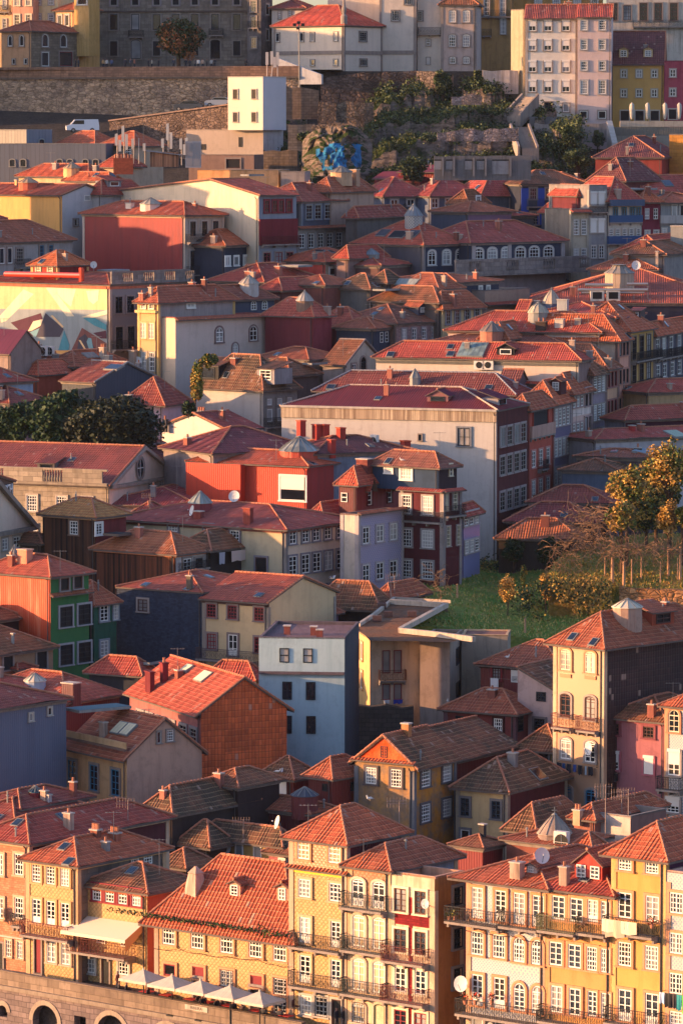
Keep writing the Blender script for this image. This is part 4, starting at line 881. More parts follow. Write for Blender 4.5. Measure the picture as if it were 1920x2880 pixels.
h = CHB = House('shop_building', 'dark brown shopfront block bearing big white letters at the left edge', (-330, -200, 86), 392, at_='R', b=900, a=12, roof='gabL', top=340, wl=mat('corr', '#2e2422', '#1c1616'), rt=T5, WL=5, corn=None)
h = House('house', 'small brown roof under the palace steps beside the timber house', (150, 260, 340), 770, b=1060, top=715, a=30, wl=P('#5a4a40'), rt=T3, WL=4)
tile(600, 1180)
h = C10b = House('penthouse', 'dark red mansard attic storey with two narrow peaked dormers', (792, 905, 1172), 388, b=1000, top=215, a=33, wl=mat('corr', '#5a1c1e', '#3a1416'), wr=mat('corr', '#7a2422', '#521a1c'), rt=mat('tile', '#b0452c', '#7a3628', .2), corn=None, H=7.2, cat='penthouse')
h.win('L', [825], [490], 40, 58, 's', None, cols=1, rows=2); h.win('R', [980, 1106], [492, 492], 24, 90, 's', P('#5a1c1e'), cols=1, rows=3, skip=((0, 1), (1, 1)))
h.chim(950, 300, 110, 50, mat('slate', '#8a4a40', '#6a3a34'), 0)
K, u, n = h.fR
for x_ in (980, 1106):
    uu, zc = h.uz('R', x_, 492); _, zt_ = h.uz('R', x_, 430); b = MB(); o = V((0, 0, zt_ - h.O.z)) + u * uu; roofplane(b, [o - u * .7 + n * .6 - Z3 * .3, o - u * .7 - n * .3 - Z3 * .3, o - n * .3 + Z3 * .9, o + n * .6 + Z3 * .9], T4, .0, .4, .1, wob=0); roofplane(b, [o + u * .7 + n * .6 - Z3 * .3, o + u * .7 - n * .3 - Z3 * .3, o - n * .3 + Z3 * .9, o + n * .6 + Z3 * .9], T4, .0, .4, .1, wob=0); b.build('dormer', h.o)
h = House('town_house', 'blue and lilac azulejo house with six white sash windows', (800, 913, 1196), 606, b=1130, at_='K', a=34, roof='flat', par=.1, wl=P('#c8b49c'), wr=mat('azul', '#a89cac', '#3c4684', 1.5), q=P('#b0a098'), corn=P('#8a6a5c'))
h.win('R', [957, 1045, 1130], [728, 965], 42, 108, 'c', P('#a89c9c'), cols=2, rows=3); h.strip('R', 585, 913, T2, .45, .2)
h = C11 = House('penthouse', 'bright red corrugated metal penthouse with a large white framed window', (-142, 592, 792), 292, b=830, at_='K', a=30, top=205, wl=mat('corr', '#b8381f', '#8a2c1e'), wr=mat('corr', '#8a2420', '#5a1c1c'), rt=mat('tile', '#b4482a', '#8a3a28', .05), corn=None, cat='penthouse')
h.win('L', [502], [435], 160, 150, 'nr', WHITE, WHITE, cols=2, rows=1, pane='g'); h.win('L', [-50], [382], 58, 85, 's', WHITE, cols=1, rows=2, pane='w')
K, u, n = h.fL; ua, _ = h.uz('L', 195, 400); b = MB(); b.box(V((0, 0, 0)) + u * ua, u * .12, n * .9, Z3 * (h.K.z - h.O.z - .1), mat('corr', '#b8381f', '#8a2c1e')); b.box(V((0, 0, 0)) - u * (h.WL), u * (h.WL + ua), n * .9, Z3 * (h.K.z - h.O.z - .1), mat('corr', '#b8381f', '#8a2c1e')); b.build('projecting_bay', h.o)
h.win('L', [-50], [382], 58, 85, 's', WHITE) if False else None
h.lantern(540, 205, 250, 10, 90, mat('seam', '#b04a34'), mat('glass', '#8a8c80'), n=16)
h = House('house', 'low red hip roof annex between penthouse and azulejo house', (600, 690, 905), 600, b=1000, top=500, a=33, wl=P('#d8b48c'), rt=T4)
h = House('house', 'ribbed maroon roof with dark fold lines, behind the red penthouse', (-170, 0, 620), 210, b=740, top=52, a=58, wl=P('#8a7a74'), rt=mat('tile', '#7a3034', '#5a282c', .1), WL=10)
h = CR = House('house', 'dark ribbed roof carrying five red chimney blocks', (610, 640, 1245), 215, b=760, top=112, a=62, wl=P('#8a5a54'), wr=P('#6a7a8a'), rt=mat('tile', '#6a3034', '#4a262a', .2), WL=8)
RCH = P('#a8301f')
for x, y, w_, h_ in ((553, 70, 70, 60), (655, 115, 82, 80), (702, 95, 70, 60), (803, 115, 72, 60), (745, 205, 62, 75), (1208, 205, 78, 68)): h.chim(x, y, w_, h_, RCH, 0, mat('plain', '#b84a2c'))
h = House('town_house', 'dark red corner house with stone framed windows and wraparound balcony', (1178, 1447, 1562), 455, b=1060, a=37, roof='flat', par=.05, wl=P('#5a1e24'), wr=P('#5a1e24'), q=P('#8f837c'), corn=P('#7a6a60'))
h.win('L', [1212, 1350], [532], 62, 118, 's', P('#9a9088'), cols=4, rows=5); h.win('L', [1215, 1350], [745, 940], 70, 108, 's', P('#9a9088'), cols=4, rows=5); h.win('R', [1460, 1518], [515], 26, 118, 's', P('#9a8a80'), CREAMF, cols=3, rows=5); h.win('R', [1476, 1540], [735], 24, 125, 's', P('#9a8a80'), CREAMF, cols=3, rows=5)
h.balc('L', 1180, 1447, 632, IRON, .6); h.balc('R', 1450, 1560, 610, IRON, .6); h.strip('L', 440, 1447, T4, .5, .25); h.strip('R', 440, 1447, T4, .5, .25)
BH = h
h = House('penthouse', 'navy blue upper storey under a brown hip roof', (1000, 1418, 1532), 292, Y=BH.K.y + 2.2, a=37, top=212, wl=P('#2c4058'), wr=P('#3a2c30'), rt=mat('tile', '#8a4a3c', '#5a3a30', .4), corn=P('#7a4a40'), zb=BH.K.z - .2, cat='penthouse')
h.win('L', [1215], [342], 70, 70, 's', WHITE, cols=4, rows=3); h.win('L', [1105], [320], 40, 30, 's', WHITE); h.win('R', [1492], [318], 16, 70, 's', CREAMF, cols=1, rows=3)
tile(1220, 1180)
h = House('town_house', 'slim lilac azulejo house with orange roof behind the corner balcony', (120, 186, 288), 585, at_='L', b=950, top=440, a=20, wl=P('#8a80a8'), wr=mat('azul', '#8a8ab0', '#5a5a98'), rt=T4)
h.win('R', [198, 232, 264], [630], 24, 82, 's', P('#b0a49c'), cols=2, rows=4, skip=()); h.win('R', [202, 234, 266], [805], 24, 78, 's', P('#b0a49c'), cols=2, rows=4)
# street that climbs away at the right
tile(1220, 760)
SA = 19
h = D1 = House('warehouse', 'big pale corrugated metal building with maroon seamed roof and brick-red front', (-959, 396, 592), 888, b=1600, top=745, a=SA, wl=P('#b4aca2', '#948a80', .6), wr=P('#5a2220', '#3a1818'), rt=mat('seam', '#702622', '#4c1c1a'), capm=P('#b8a08c'), corn=None, oh=.15, q=None, cat='building')
h.win('R', [428, 472, 517, 558], [1050, 1231, 1455], 30, 118, 'c', P('#a08c84'), IRONW, cols=2, rows=4); h.win('L', [188], [1050], 80, 112, 'c', P('#70747c'), DKF, cols=2, rows=2); h.win('L', [-87], [1052], 18, 40, 'n', STONE, DKF, pane='x')
K, u, n = h.fL; b = MB(); b.box(V((0, 0, h.K.z - h.O.z - 1.1)) - u * h.WL + n * .01, u * h.WL, n * .16, Z3 * 1.1, mat('wood', '#c0ac90', '#8a7460')); b.box(V((0, 0, h.K.z - h.O.z - .05)) - u * h.WL + n * .01, u * h.WL, n * .3, Z3 * .22, P('#b0a494')); b.build('fascia_boards', h.o)
h.dormer('L', 22, 830, 130, 42, P('#8a5a58'), 'n', mat('seam', '#6a1c2c'), DKF, 1, 1, rh=.6); h.dormer('R', 430, 850, 60, 45, P('#a89a94'), 'n', mat('seam', '#6a1c2c'), DKF, gab=False)
p_ = D1
def street(name, label, x0, x1, y, top, L, wr, wl=None, rt=T1, rf='hip', on=None, cat='town_house', **k):
    return House(name, label, (L, x0, x1), y, top=top, a=SA, on=on or D1, wl=wl or P('#b8a088'), wr=wr, rt=rt, roof=rf, cat=cat, **k)
s1 = street('town_house', 'orange red house with deep dark loggia beside the metal building', 594, 750, 862, 770, 480, P('#b0442c', '#7a3022', .6), rt=T2, corn=P('#c88a6a'), q=P('#8a3a2c'))
s1.win('R', [667], [935], 92, 165, 'n', P('#a83a24'), REDF, pane='x', name='loggia'); s1.balc('R', 600, 748, 1058, IRON, .3, 1.2, solid=P('#b88a74')); s1.win('R', [622, 667, 712], [1190, 1375], 22, 105, 'c', P('#c08070'), cols=2, rows=4); s1.balc('R', 650, 690, 1255, IRON, .6, .9)
s2 = street('town_house', 'house with indigo tiles and rows of four narrow windows', 753, 864, 826, 640, 560, mat('azul', '#6a647c', '#2c3468'), rt=T1, q=P('#9a8a84'))
s2.win('R', [765, 789, 813, 838], [930, 1120, 1300], 17, 108, 's', P('#a8948a'), cols=2, rows=5)
s2.dormer('L', 765, 765, 60, 70, P('#5a2a28'), 's', T2)
s3 = street('town_house', 'pale rose house with white panels and paired dark windows', 866, 990, 762, 650, 700, P('#c8a08c', '#8a6a60', .7), rt=T2, q=P('#9a8478'))
s3.win('R', [877, 902, 926], [820, 1010], 16, 90, 's', P('#a88a80'), cols=2, rows=4); s3.win('R', [954, 978], [800, 980], 17, 110, 'n', P('#a88a80'), DKF); s3.band('R', 880, 45, P('#d8c0b0'), x=870, d=.03, name='render_panel')
s4 = street('town_house', 'grey mauve house with tall multipaned grid windows', 994, 1080, 650, 560, 800, P('#8a7880', '#5a4c54'), rt=T3, q=P('#8a7470')); s4.win('R', [1010, 1036, 1061], [722, 900], 20, 98, 's', STONE, cols=2, rows=6); s4.win('R', [1010, 1036, 1061], [1050], 18, 90, 'n')
s5 = street('town_house', 'peach house with maroon framed windows halfway up the street', 1083, 1158, 610, 470, 330, P('#d0986c', '#8a6450', .6), rt=mat('tile', '#8a4a34', '#4a3a2e', .5), q=P('#8a6a5a'), corn=P('#8a6050')); s5.win('R', [1095, 1116, 1138], [690, 870], 15, 98, 'n', P('#9a6a5c'), REDF)
s6 = street('town_house', 'salmon pink house with dark triple windows and brown iron brackets', 1160, 1230, 430, 285, 500, P('#d89070', '#9a6450', .6), rt=T1, q=P('#9a7060'), corn=P('#c88a68')); s6.win('R', [1168, 1190, 1212], [495, 672, 850], 15, 92, 'n', P('#b87a60'), DKF)
s7 = street('town_house', 'yellow house with tall dark windows behind ornate black balconies', 1232, 1382, 375, 205, 840, P('#c8963c', '#8a6a34', .5), rt=T1, q=P('#8a7460'), corn=P('#c0906c')); s7.win('R', [1255, 1302, 1347], [492, 665], 26, 145, 'c', P('#9a7c58'), DKF, cols=2, rows=4); s7.balc('R', 1236, 1395, 575, IRON, .8); s7.balc('R', 1236, 1395, 755, IRON, .8)
s8 = street('town_house', 'slate grey house with bright white framed windows at the street top', 1386, 1700, 395, 250, 1290, P('#4a4a54'), rt=T1, q=P('#8a7c78')); s8.win('R', [1402, 1442, 1487, 1538], [500], 22, 140, 'c', P('#9a8c88'), cols=2, rows=4); s8.win('R', [1405, 1447, 1495, 1540], [640], 22, 80, 'c', P('#9a8c88'), cols=2, rows=3); s8.balc('R', 1390, 1560, 560, IRON, .6)
# big roofs left of that street
h = House('house', 'wide red roof over a white side wall with glazed rooflight', (-365, 912, 985), 560, b=1080, top=468, a=SA, wl=P('#c8b49c', '#a08a74', .5), wr=P('#8a6a60'), rt=mat('tile', '#a83e30', '#7a3830', .15), corn=P('#c8b8a4'))
h.sky(242, 505, 165, 95, mat('glass', '#7a8c84'), nb=5); h.sky(103, 532, 44, 36, GLASS2); h.dormer('L', 450, 535, 110, 45, DARK, 'n', T4, WHITE, 1, 1, gab=True); h.band('L', 590, 16, P('#6a665c'), x=905, d=.12, name='ledge')
h.sky(-275, 535, 44, 34, GLASS2)
h = House('house', 'long plum roof with a small triangular glazed gable at its end', (-740, 500, 600), 775, b=1180, top=655, a=SA, wl=P('#8a7a70'), rt=mat('tile', '#7a342e', '#5a2e2a', .2), corn=None, capm=P('#8a8a90'))
h.sky(343, 742, 44, 30, GLASS2); h.sky(-650, 740, 50, 34, GLASS2); h.lantern(-120, 720, 70, 40, 60, LEAD, LEAD, n=6)
h.dormer('R', 555, 780, 80, 60, P('#5a5c66'), 's', TP, rh=1.6)
h = House('house', 'bright red lean roof just above the plum roof', (378, 720, 850), 712, b=1060, top=628, a=SA, wl=P('#8a5a4c'), rt=mat('tile', '#b4402a', '#8a3a2c', .1))
h = BR = House('house', 'moss-browned long roof with skylight slats and square brown chimney', (-60, 830, 990), 475, b=900, top=388, a=SA, wl=P('#9a8474'), rt=mat('tile', '#8a4434', '#4a3a30', .6)); h.sky(522, 395, 90, 24, DARK, nb=8); h.chim(675, 405, 88, 78, P('#4a3a30'), 2, P('#6a5a4c'))
h.chim(383, 445, 22, 45, CAPW, 0)
h = House('house', 'broad coral roofs carrying ribbed zinc dome and cone lanterns', (88, 1040, 1165), 388, b=860, top=268, a=SA, wl=P('#c0a494'), rt=mat('tile', '#b0402c', '#7a3830', .15), corn=P('#a88a78'))
h.lantern(655, 312, 130, 45, 65, LEAD, mat('seam', '#b0a48c', '#8a7c68'), bulge=True); h.sky(975, 315, 46, 36, GLASS2); h.chim(790, 355, 75, 45, P('#c8b49c'), 0); h.dormer('L', 1150, 355, 75, 40, P('#8a6a60'), 's', T4, gab=False)
h = House('house', 'red roof fragment with cone lantern and blue glass turret', (300, 460, 600), 420, b=900, top=335, a=SA, wl=P('#b06a54'), rt=T2); h.lantern(362, 425, 150, 40, 62, P('#b06a50'), mat('seam', '#7a6a60', '#4a4440'))
h = House('house', 'slate grey gabled hut on the coral roofs', (510, 575, 640), 275, b=700, top=195, a=SA, roof='gabL', wl=P('#4a4448'), rt=T4)
h = House('house', 'long coral roof with tall white cone and louvred boxes', (560, 1130, 1310), 300, b=780, top=205, a=SA, wl=P('#8a5a50'), rt=mat('tile', '#a83c2c', '#7a3830', .15))
h.lantern(738, 235, 120, 25, 100, mat('plain', '#4a5a70'), mat('seam', '#a89a84', '#7a6c5c'), n=8, tip=.03); h.chim(632, 250, 85, 55, mat('corr', '#8a8c8c'), 0); h.chim(810, 262, 85, 75, mat('corr', '#9a9c98'), 0); h.dormer('L', 1265, 300, 60, 45, P('#5a4a48'), 's', T4, gab=False)
h.dormer('L', 640, 190, 50, 30, P('#6a5a5c')) if False else None
# roofs between the street and the garden
tile(1220, 760)
h = House('house', 'weathered yellow walled house with red roof facing the climbing street', (1300, 1350, 1900), 768, b=905, top=690, a=60, wl=P('#b8905c', '#6a5840', 1.), rt=mat('tile', '#a83e2c', '#7a3830', .2), WL=6)
h = House('house', 'plum walled house under a long coral roof below the yellow wall', (1172, 1205, 1900), 937, b=1060, top=858, a=60, wl=P('#8a8890'), wr=P('#4a2030'), rt=mat('tile', '#9a3e30', '#6a3830', .2), WL=4)
tile(1220, 1180)
h = House('house', 'white walled house with coral roof and glazed rooflight beside the garden trees', (990, 1018, 1900), 125, b=300, top=64, a=60, wl=P('#a8a0a0'), wr=P('#b0a8a8', '#7a7478'), rt=mat('tile', '#a84034', '#7a3830', .1), WL=6); h.sky(1520, 95, 90, 45, mat('plain', '#9aa890'), nb=3); h.chim(1245, 70, 50, 30, P('#b8352c'), 0)
h = House('house', 'blue grey rendered sheds under a mossy two-part roof', (806, 1150, 1300), 322, b=480, top=250, a=15, wl=P('#5c6a7c', '#3c4450', 1.), rt=T3, WR=6)
h = House('house', 'low brown roof with rooflight behind the tall dark chimney', (900, 1350, 1500), 240, b=400, top=188, a=15, wl=P('#5a4a4a'), rt=T2, WR=6); h.sky(1345, 210, 90, 36, mat('plain', '#7a8a90'), nb=3); h.chim(1282, 290, 60, 110, P('#4a4440'), 1)
h = House('house', 'dark brown roof lined with a white eave board above the ribbed roof', (600, 1105, 1160), 522, b=640, top=418, a=10, wl=P('#3a3030'), rt=T5, corn=P('#a8a0a0'), WR=6)
h = House('house', 'ribbed dark maroon roof between two brown roofs above the garden', (462, 1010, 1080), 642, b=740, top=525, a=10, wl=P('#2c2426'), rt=mat('tile', '#7a3030', '#5a282c', .2), WR=6)
h = House('house', 'wide hip roof of orange brown tiles right behind the garden shrubs', (405, 905, 1000), 745, b=850, top=628, a=10, wl=P('#3a322c'), rt=mat('tile', '#a05030', '#6a4434', .3), WR=5)
# left-middle
tile(0, 760)
h = MUR = House('building', 'long blank wall painted with a faded geometric mural', (-200, 693, 1180), 97, b=590, top=20, a=40, wl=P('#d89c48', '#b87a3c', .4), wr=mat('azul', '#7a7470', '#5a5a64'), rt=mat('tile', '#b84a2c', '#8a3a28', .1), corn=P('#b8603c'), q=P('#a89480'), oh=.2, cat='building')
h.win('R', [747, 820, 890], [218], 44, 105, 'c', P('#8a8078'), DKF, cols=2, rows=4); h.win('R', [750, 824, 890], [430], 44, 150, 'c', P('#8a8078'), DKF, cols=2, rows=4); h.balc('R', 700, 900, 500)
K, u, n = h.fL; mb = MB(); mo = V((0, 0, -h.O.z))
MUP = {'a': '#8a9494', 'b': '#3f8a98', 'c': '#d8c8a0', 'd': '#5a3440', 'e': '#7a4a44', 'f': '#4a4650', 'g': '#e0b878', 'h': '#6a98a0'}
MUS = [('a', [(0, 240), (690, 250), (690, 505), (0, 505)]), ('g', [(0, 100), (690, 100), (690, 250), (0, 243)]), ('c', [(0, 290), (150, 120), (215, 150), (40, 320), (10, 330)]), ('c', [(290, 110), (330, 105), (470, 290), (420, 290)]), ('c', [(330, 108), (480, 120), (450, 230), (400, 190)]), ('c', [(545, 130), (625, 125), (620, 190), (590, 215), (560, 190)]), ('d', [(70, 330), (260, 270), (300, 400), (170, 420)]), ('c', [(178, 385), (212, 322), (285, 305), (275, 340), (205, 380)]), ('h', [(190, 390), (300, 345), (290, 390), (225, 425)]), ('f', [(290, 270), (405, 370), (380, 420), (230, 420)]), ('g', [(322, 288), (335, 283), (405, 355), (395, 362)]), ('b', [(408, 378), (440, 470), (435, 503), (370, 505)]), ('e', [(520, 362), (675, 460), (672, 503), (560, 500), (455, 500)]), ('f', [(540, 400), (610, 500), (490, 505), (500, 430)]), ('c', [(515, 295), (680, 250), (685, 275), (590, 300)]), ('b', [(525, 300), (600, 300), (675, 345), (672, 378), (600, 350)]), ('h', [(560, 425), (580, 430), (592, 500), (565, 500), (550, 450)]), ('d', [(590, 395), (672, 380), (675, 430), (640, 430)]), ('g', [(500, 440), (512, 440), (548, 500), (538, 503)])]
for i, (c_, pts) in enumerate(MUS):
    q = []
    for x_, y_ in pts:
        hh = h.hit(h.fL, x_, y_); q.append(V((hh.x, hh.y, hh.z)) - h.O + n * (.004 * (i + 1)))
    mb.face(q, P(MUP[c_], None, .5))
mb.build('mural', h.o)
K2, u2, n2 = h.fR; b = MB(); o = V((0, 0, h.K.z - h.O.z)); BB = mat('block', '#8a8078', '#5a524e')
b.box(o + n2 * .05 + Z3 * .1, u2 * h.WR, n2 * .3, Z3 * .3, BB); b.box(o + n2 * .05 + Z3 * 1.4, u2 * h.WR, n2 * .3, Z3 * .2, BB); x = 0
while x < h.WR - .3:
    if int(x / 1.8) % 2: 
        for k_ in range(5): b.lathe(o + u2 * (x + .2 + k_ * .34) + n2 * .2 + Z3 * .4, [(.1, 0), (.12, .3), (.05, .7), (.1, 1.)], 6, BB, cap=False)
    else: b.box(o + u2 * x + n2 * .08 + Z3 * .4, u2 * 1.8, n2 * .22, Z3 * 1.0, BB)
    x += 1.8
b.build('balustrade', h.o)
b = MB(); p1, p2 = h.hit(h.fL, 30, 42), h.hit(h.fL, 510, 52); b.tube(p1 - h.O + V((0, 1.5, .3)), p2 - h.O + V((0, 1.5, .3)), .32, mat('gloss', '#b83a24'), 10); b.tube(p2 - h.O + V((0, 1.5, -.8)), p2 - h.O + V((0, 1.5, 1.2)), .3, mat('gloss', '#b83a24'), 8); b.build('duct', h.roof)
tile(0, 340)
HUT = House('penthouse', 'small red rooftop hut with pyramid roof and two yellow windows', (197, 362, 560), 903, b=1100, Y=MUR.K.y + 8, top=822, a=40, zb=MUR.K.z - 1, wl=P('#b83a24'), wr=P('#8a2420'), rt=mat('tile', '#c05a2c', '#8a3a28', .1), q=P('#e0a860'), cat='penthouse', corn=None)
HUT.win('L', [245, 320], [942], 26, 66, 's', CREAMF, CREAMF, cols=2, rows=4); MUR.sky(435, 960, 90, 30, GLASS2); MUR.sky(715, 945, 100, 36, mat('plain', '#7a8088'), nb=6)
tile(0, 760)
h = G2 = House('house', 'slim cream corner house glowing in sun with garlanded sash windows', (868, 997, 1480), 192, b=740, top=112, a=40, wl=P('#c89c60', '#a07c4c', .4), wr=P('#9a8880'), rt=mat('tile', '#a0482e', '#6a3a2e', .2), q=P('#d8a858'), corn=P('#e0b060'))
h.win('L', [907, 957], [226], 26, 30, 'c', CREAMF, cols=2, rows=1); h.win('L', [907, 957], [380], 36, 100, 's', P('#c89a5c'), CREAMF, cols=2, rows=4); h.win('L', [910, 960], [575], 32, 115, 's', P('#a8987c'), cols=3, rows=4); h.win('R', [1200], [222], 44, 26, 'c', WHITE, cols=2, rows=1); h.band('L', 254, 16, P('#e0b468'), x=990, d=.5, name='cornice')
h = WB = House('building', 'large plain white building with pointed arch windows and soot streak', (992, 1106, 1669), 306, b=760, a=42, roof='flat', par=.15, wl=P('#d8b890', '#a88868', .3), wr=P('#c8b09c', '#9a8478', .4), corn=P('#a8503c'), cat='building')
AR = P('#8a7068')
h.win('R', [1381], [405], 46, 92, 'cA', AR, cols=2, rows=3); h.win('R', [1480], [490], 36, 60, 'cA', AR, cols=2, rows=3)
tile(600, 760); h.win('R', [36, 250], [408], 46, 92, 'cA', AR, cols=2, rows=3)
tile(0, 760)
h.strip('R', 298, 1106, T2, .6, .3); WB_ = h
h = House('building', 'blue slate attic with white arched windows and brown hip roof', (1100, 1247, 1728), 186, Y=WB.K.y + 9, a=42, top=108, wl=P('#3c4454'), wr=P('#444c5c'), rt=mat('tile', '#8a4434', '#5a3c30', .4), zb=WB.K.z - 2, corn=P('#b8a898'), cat='building')
h.win('R', [1327, 1417], [232], 36, 62, 'cA', None, cols=2, rows=3); tile(600, 760); h.win('R', [72, 253, 322], [230], 34, 58, 'cA', None, cols=2, rows=3); h.lantern(225, 125, 125, 40, 55, P('#b8aca0'), mat('seam', '#a89c8c', '#7a6c5c'))
tile(0, 760)
h = House('building', 'maroon metal roofed hall at the foot of the mural', (-300, 70, 262), 500, at_='R', b=820, top=378, a=38, roof='gabL', WL=10, wl=P('#8a7468'), rt=mat('seam', '#5a2434', '#3a1a24'), amp=0, capm=None, cat='building')
h = House('house', 'low wall and brown roofs strewn with tarpaulins below the mural', (-120, 130, 480), 590, b=820, top=515, a=38, wl=P('#a05a44'), rt=T2)
h = House('house', 'brown hip roof with chimney stack and skylight at the mural foot', (270, 470, 810), 600, b=800, top=512, a=38, wl=P('#6a4a40'), rt=T2); h.chim(650, 560, 52, 70, P('#b09a84', '#5a4a40'), 2); h.sky(570, 540, 70, 34, LEAD)
h.chim(840, 560, 60, 50, P('#9a8674'), 1)
h = House('house', 'orange plastered hut with coral hip roof', (160, 243, 472), 640, b=860, top=572, a=38, wl=P('#b0502c'), wr=P('#a8482c'), rt=mat('tile', '#b85038', '#8a3a30', .1))
h = SG_ = House('building', 'dark slate blue gabled hall with rooftop plant enclosure', (392, 606, 988), 702, b=960, top=585, a=42, roof='gabL', wl=mat('corr', '#2e343c', '#22262c'), wr=mat('corr', '#3a414c', '#2c3038'), rt=mat('tile', '#9a4434', '#6a3a30', .3), capm=P('#9a948c'), cat='building'); h.sky(720, 615, 90, 34, GLASS)
h = House('house', 'blue grey dormered house at the left edge above the trees', (-380, -200, 210), 690, at_='R', b=1010, top=600, a=38, wl=P('#8a98a8'), wr=P('#8a98a8', '#6a7484'), rt=T4, WL=7)
h = House('house', 'old coral roof pushing into the crown of the dark trees', (-200, 60, 305), 815, b=1060, top=735, at_='R', a=38, wl=P('#7a6a68'), rt=T5, WL=7)
h = House('house', 'pinkish cottage with plum roof right of the trees', (1012, 1030, 1190), 815, at_='R', b=1010, top=680, a=25, wl=P('#b0949a', '#8a7078'), rt=T5, WL=5); h.win('R', [1160], [860], 26, 40, 'n', STONE)
h = House('house', 'white gabled house with three chimneys and plum side roof', (1022, 1428, 1640), 1008, b=1270, top=905, a=40, roof='gabR', wl=P('#d0c4b4', '#a89888', .4), rt=mat('tile', '#9a3c34', '#6a3430', .1), corn=None)
for x, y, w_, h_ in ((1042, 985, 36, 40), (1105, 1065, 40, 75), (1200, 1060, 60, 70)): h.chim(x, y, w_, h_, P('#5a5654'), 1, P('#4a4644'))
h.chim(1270, 940, 90, 50, P('#b8a89c', '#5a4c44'), 3)
h = House('house', 'beige block at the left edge holding a small patch of sun', (-160, 104, 140), 918, b=1180, a=10, roof='flat', wl=P('#b8a078', '#8a7458'), par=.1, WR=6)
tile(0, 1180)
h = House('house', 'plum roofs with tall white chimney and ribbed tank behind the palace', (430, 878, 1030), 165, b=420, top=62, a=35, wl=P('#6a2e28'), rt=mat('tile', '#9a3c30', '#6a3430', .2)); h.lantern(705, 92, 90, 40, 35, LEAD, mat('seam', '#6a6c6c')); h.chim(905, 130, 110, 125, P('#b8a894', '#3a322c', 1.), 2); h.chim(742, 165, 50, 75, P('#5a4a48'), 1); h.chim(522, 160, 50, 50, P('#6a5a58'), 1)
h = House('house', 'plum roof and stone parapet wedged behind the pediment', (900, 1000, 1260), 240, b=520, top=140, a=23, wl=P('#a8947c'), rt=mat('tile', '#8e3c34', '#6a3430', .1), WL=9)
tile(600, 760)
h = G6 = House('house', 'steep mossy roofed house with blank pale side and grey stone front', (-112, 312, 528), 738, b=1030, top=542, a=40, wl=P('#b8a898', '#8a7c70', .5), wr=P('#8a7c70', '#4a443e', 1.), rt=T6, corn=P('#6a5c50'))
h.win('R', [350, 414, 476], [830], 32, 40, 'n', STONE, WHITE, pane='d'); h.win('R', [352, 416], [915], 34, 80, 'n', STONE, WHITE, pane='d'); h.dormer('L', 330, 700, 110, 80, P('#8a8280'), 's', T3, depth=3, gab=False); h.dormer('L', -30, 690, 130, 90, DARK, 'n', T3, DKF, depth=3, gab=False)
h.balc('R', 320, 440, 990, IRON, .5)
h = House('house', 'brown roof jumble with dark dormer behind the mossy house', (220, 480, 660), 655, b=900, top=560, a=40, wl=P('#5a4a44'), rt=T3); h.sky(640, 590, 60, 34, GLASS2)
h = House('house', 'wide brown roof below the maroon metal block', (285, 600, 805), 560, b=800, top=492, a=40, wl=P('#8a7468'), rt=T2)
h = H1a = House('house', 'maroon sheet-clad block with coral roof and cone lantern', (325, 628, 745), 278, b=660, top=182, a=33, wl=mat('corr', '#6e2028', '#4a181e'), wr=P('#8a2c34'), rt=mat('tile', '#b04a38', '#8a3a30', .1), corn=P('#b89a90')); h.lantern(575, 218, 110, 25, 68, P('#8a6a54'), mat('seam', '#a8a094', '#7a7268'), tip=.05)
h = House('house', 'lower maroon block with cream front and closed beige shutters', (634, 884, 1010), 340, b=580, top=240, a=33, wl=mat('corr', '#6e2028', '#4a181e'), wr=P('#c8b88c', '#9a8c70'), rt=mat('tile', '#a84a38', '#8a3a30', .1), corn=P('#b89a90')); h.win('R', [906, 968], [392], 20, 75, 'n', STONE, CREAMF, pane='c')
h = House('house', 'narrow navy house with a pair of white casements', (1000, 1014, 1142), 352, b=580, at_='R', top=300, a=30, wl=P('#333c4c'), rt=T2, WL=5); h.win('R', [1057, 1089], [422], 20, 68, 'c', None, cols=1, rows=3)
h = H3 = House('house', 'rose stone house with four upper windows under sun-edged mossy roof', (760, 1152, 1450), 332, b=600, top=222, a=36, wl=P('#8a6a5c'), wr=mat('slate', '#a88880', '#8a706a'), rt=mat('tile', '#8a4430', '#453a2a', .8)); h.win('R', [1197, 1260, 1322, 1383], [407, 390, 372, 362], 26, 70, 'c', P('#9a8c88'), cols=2, rows=3, skip=[(i, j) for i in range(4) for j in range(1, 4)])
h.dormer('R', 1320, 270, 60, 42, P('#4a4c58'), 's', T2)
h = House('house', 'brown roof with sheet metal rooflight above the rose house', (1000, 1415, 1560), 195, b=520, top=108, a=36, wl=P('#6a5a50'), rt=T3); h.sky(1095, 125, 80, 40, mat('glass', '#4a5c60'))
h = H4 = House('town_house', 'pale yellow stone house with five grey shuttered windows', (1335, 1442, 1690), 225, b=520, top=130, a=40, wl=P('#b09a70'), wr=P('#c0a068', '#8a7850', .8), rt=T2); tile(1220, 760); h.win('R', [87, 145, 207, 267], [292, 285, 275, 265], 26, 95, 'c', P('#8a8484'), IRONW, cols=2, rows=4, skip=[(i, j) for i in range(4) for j in range(1, 4)])
tile(600, 760)
h = House('chapel', 'small gabled chapel with oval window and stone ridged pediment', (690, 835, 1058), 590, b=820, top=445, a=30, roof='gabL', wl=P('#9a8c84'), wr=P('#b0a890', '#8a8470'), rt=T3, cat='chapel', capm=P('#8a7c74')); h.win('R', [882], [620], 24, 64, 'c', STONE, cols=2, rows=3); h.win('R', [940], [600], 34, 105, 'A', STONE, DKF, cols=3, rows=6)
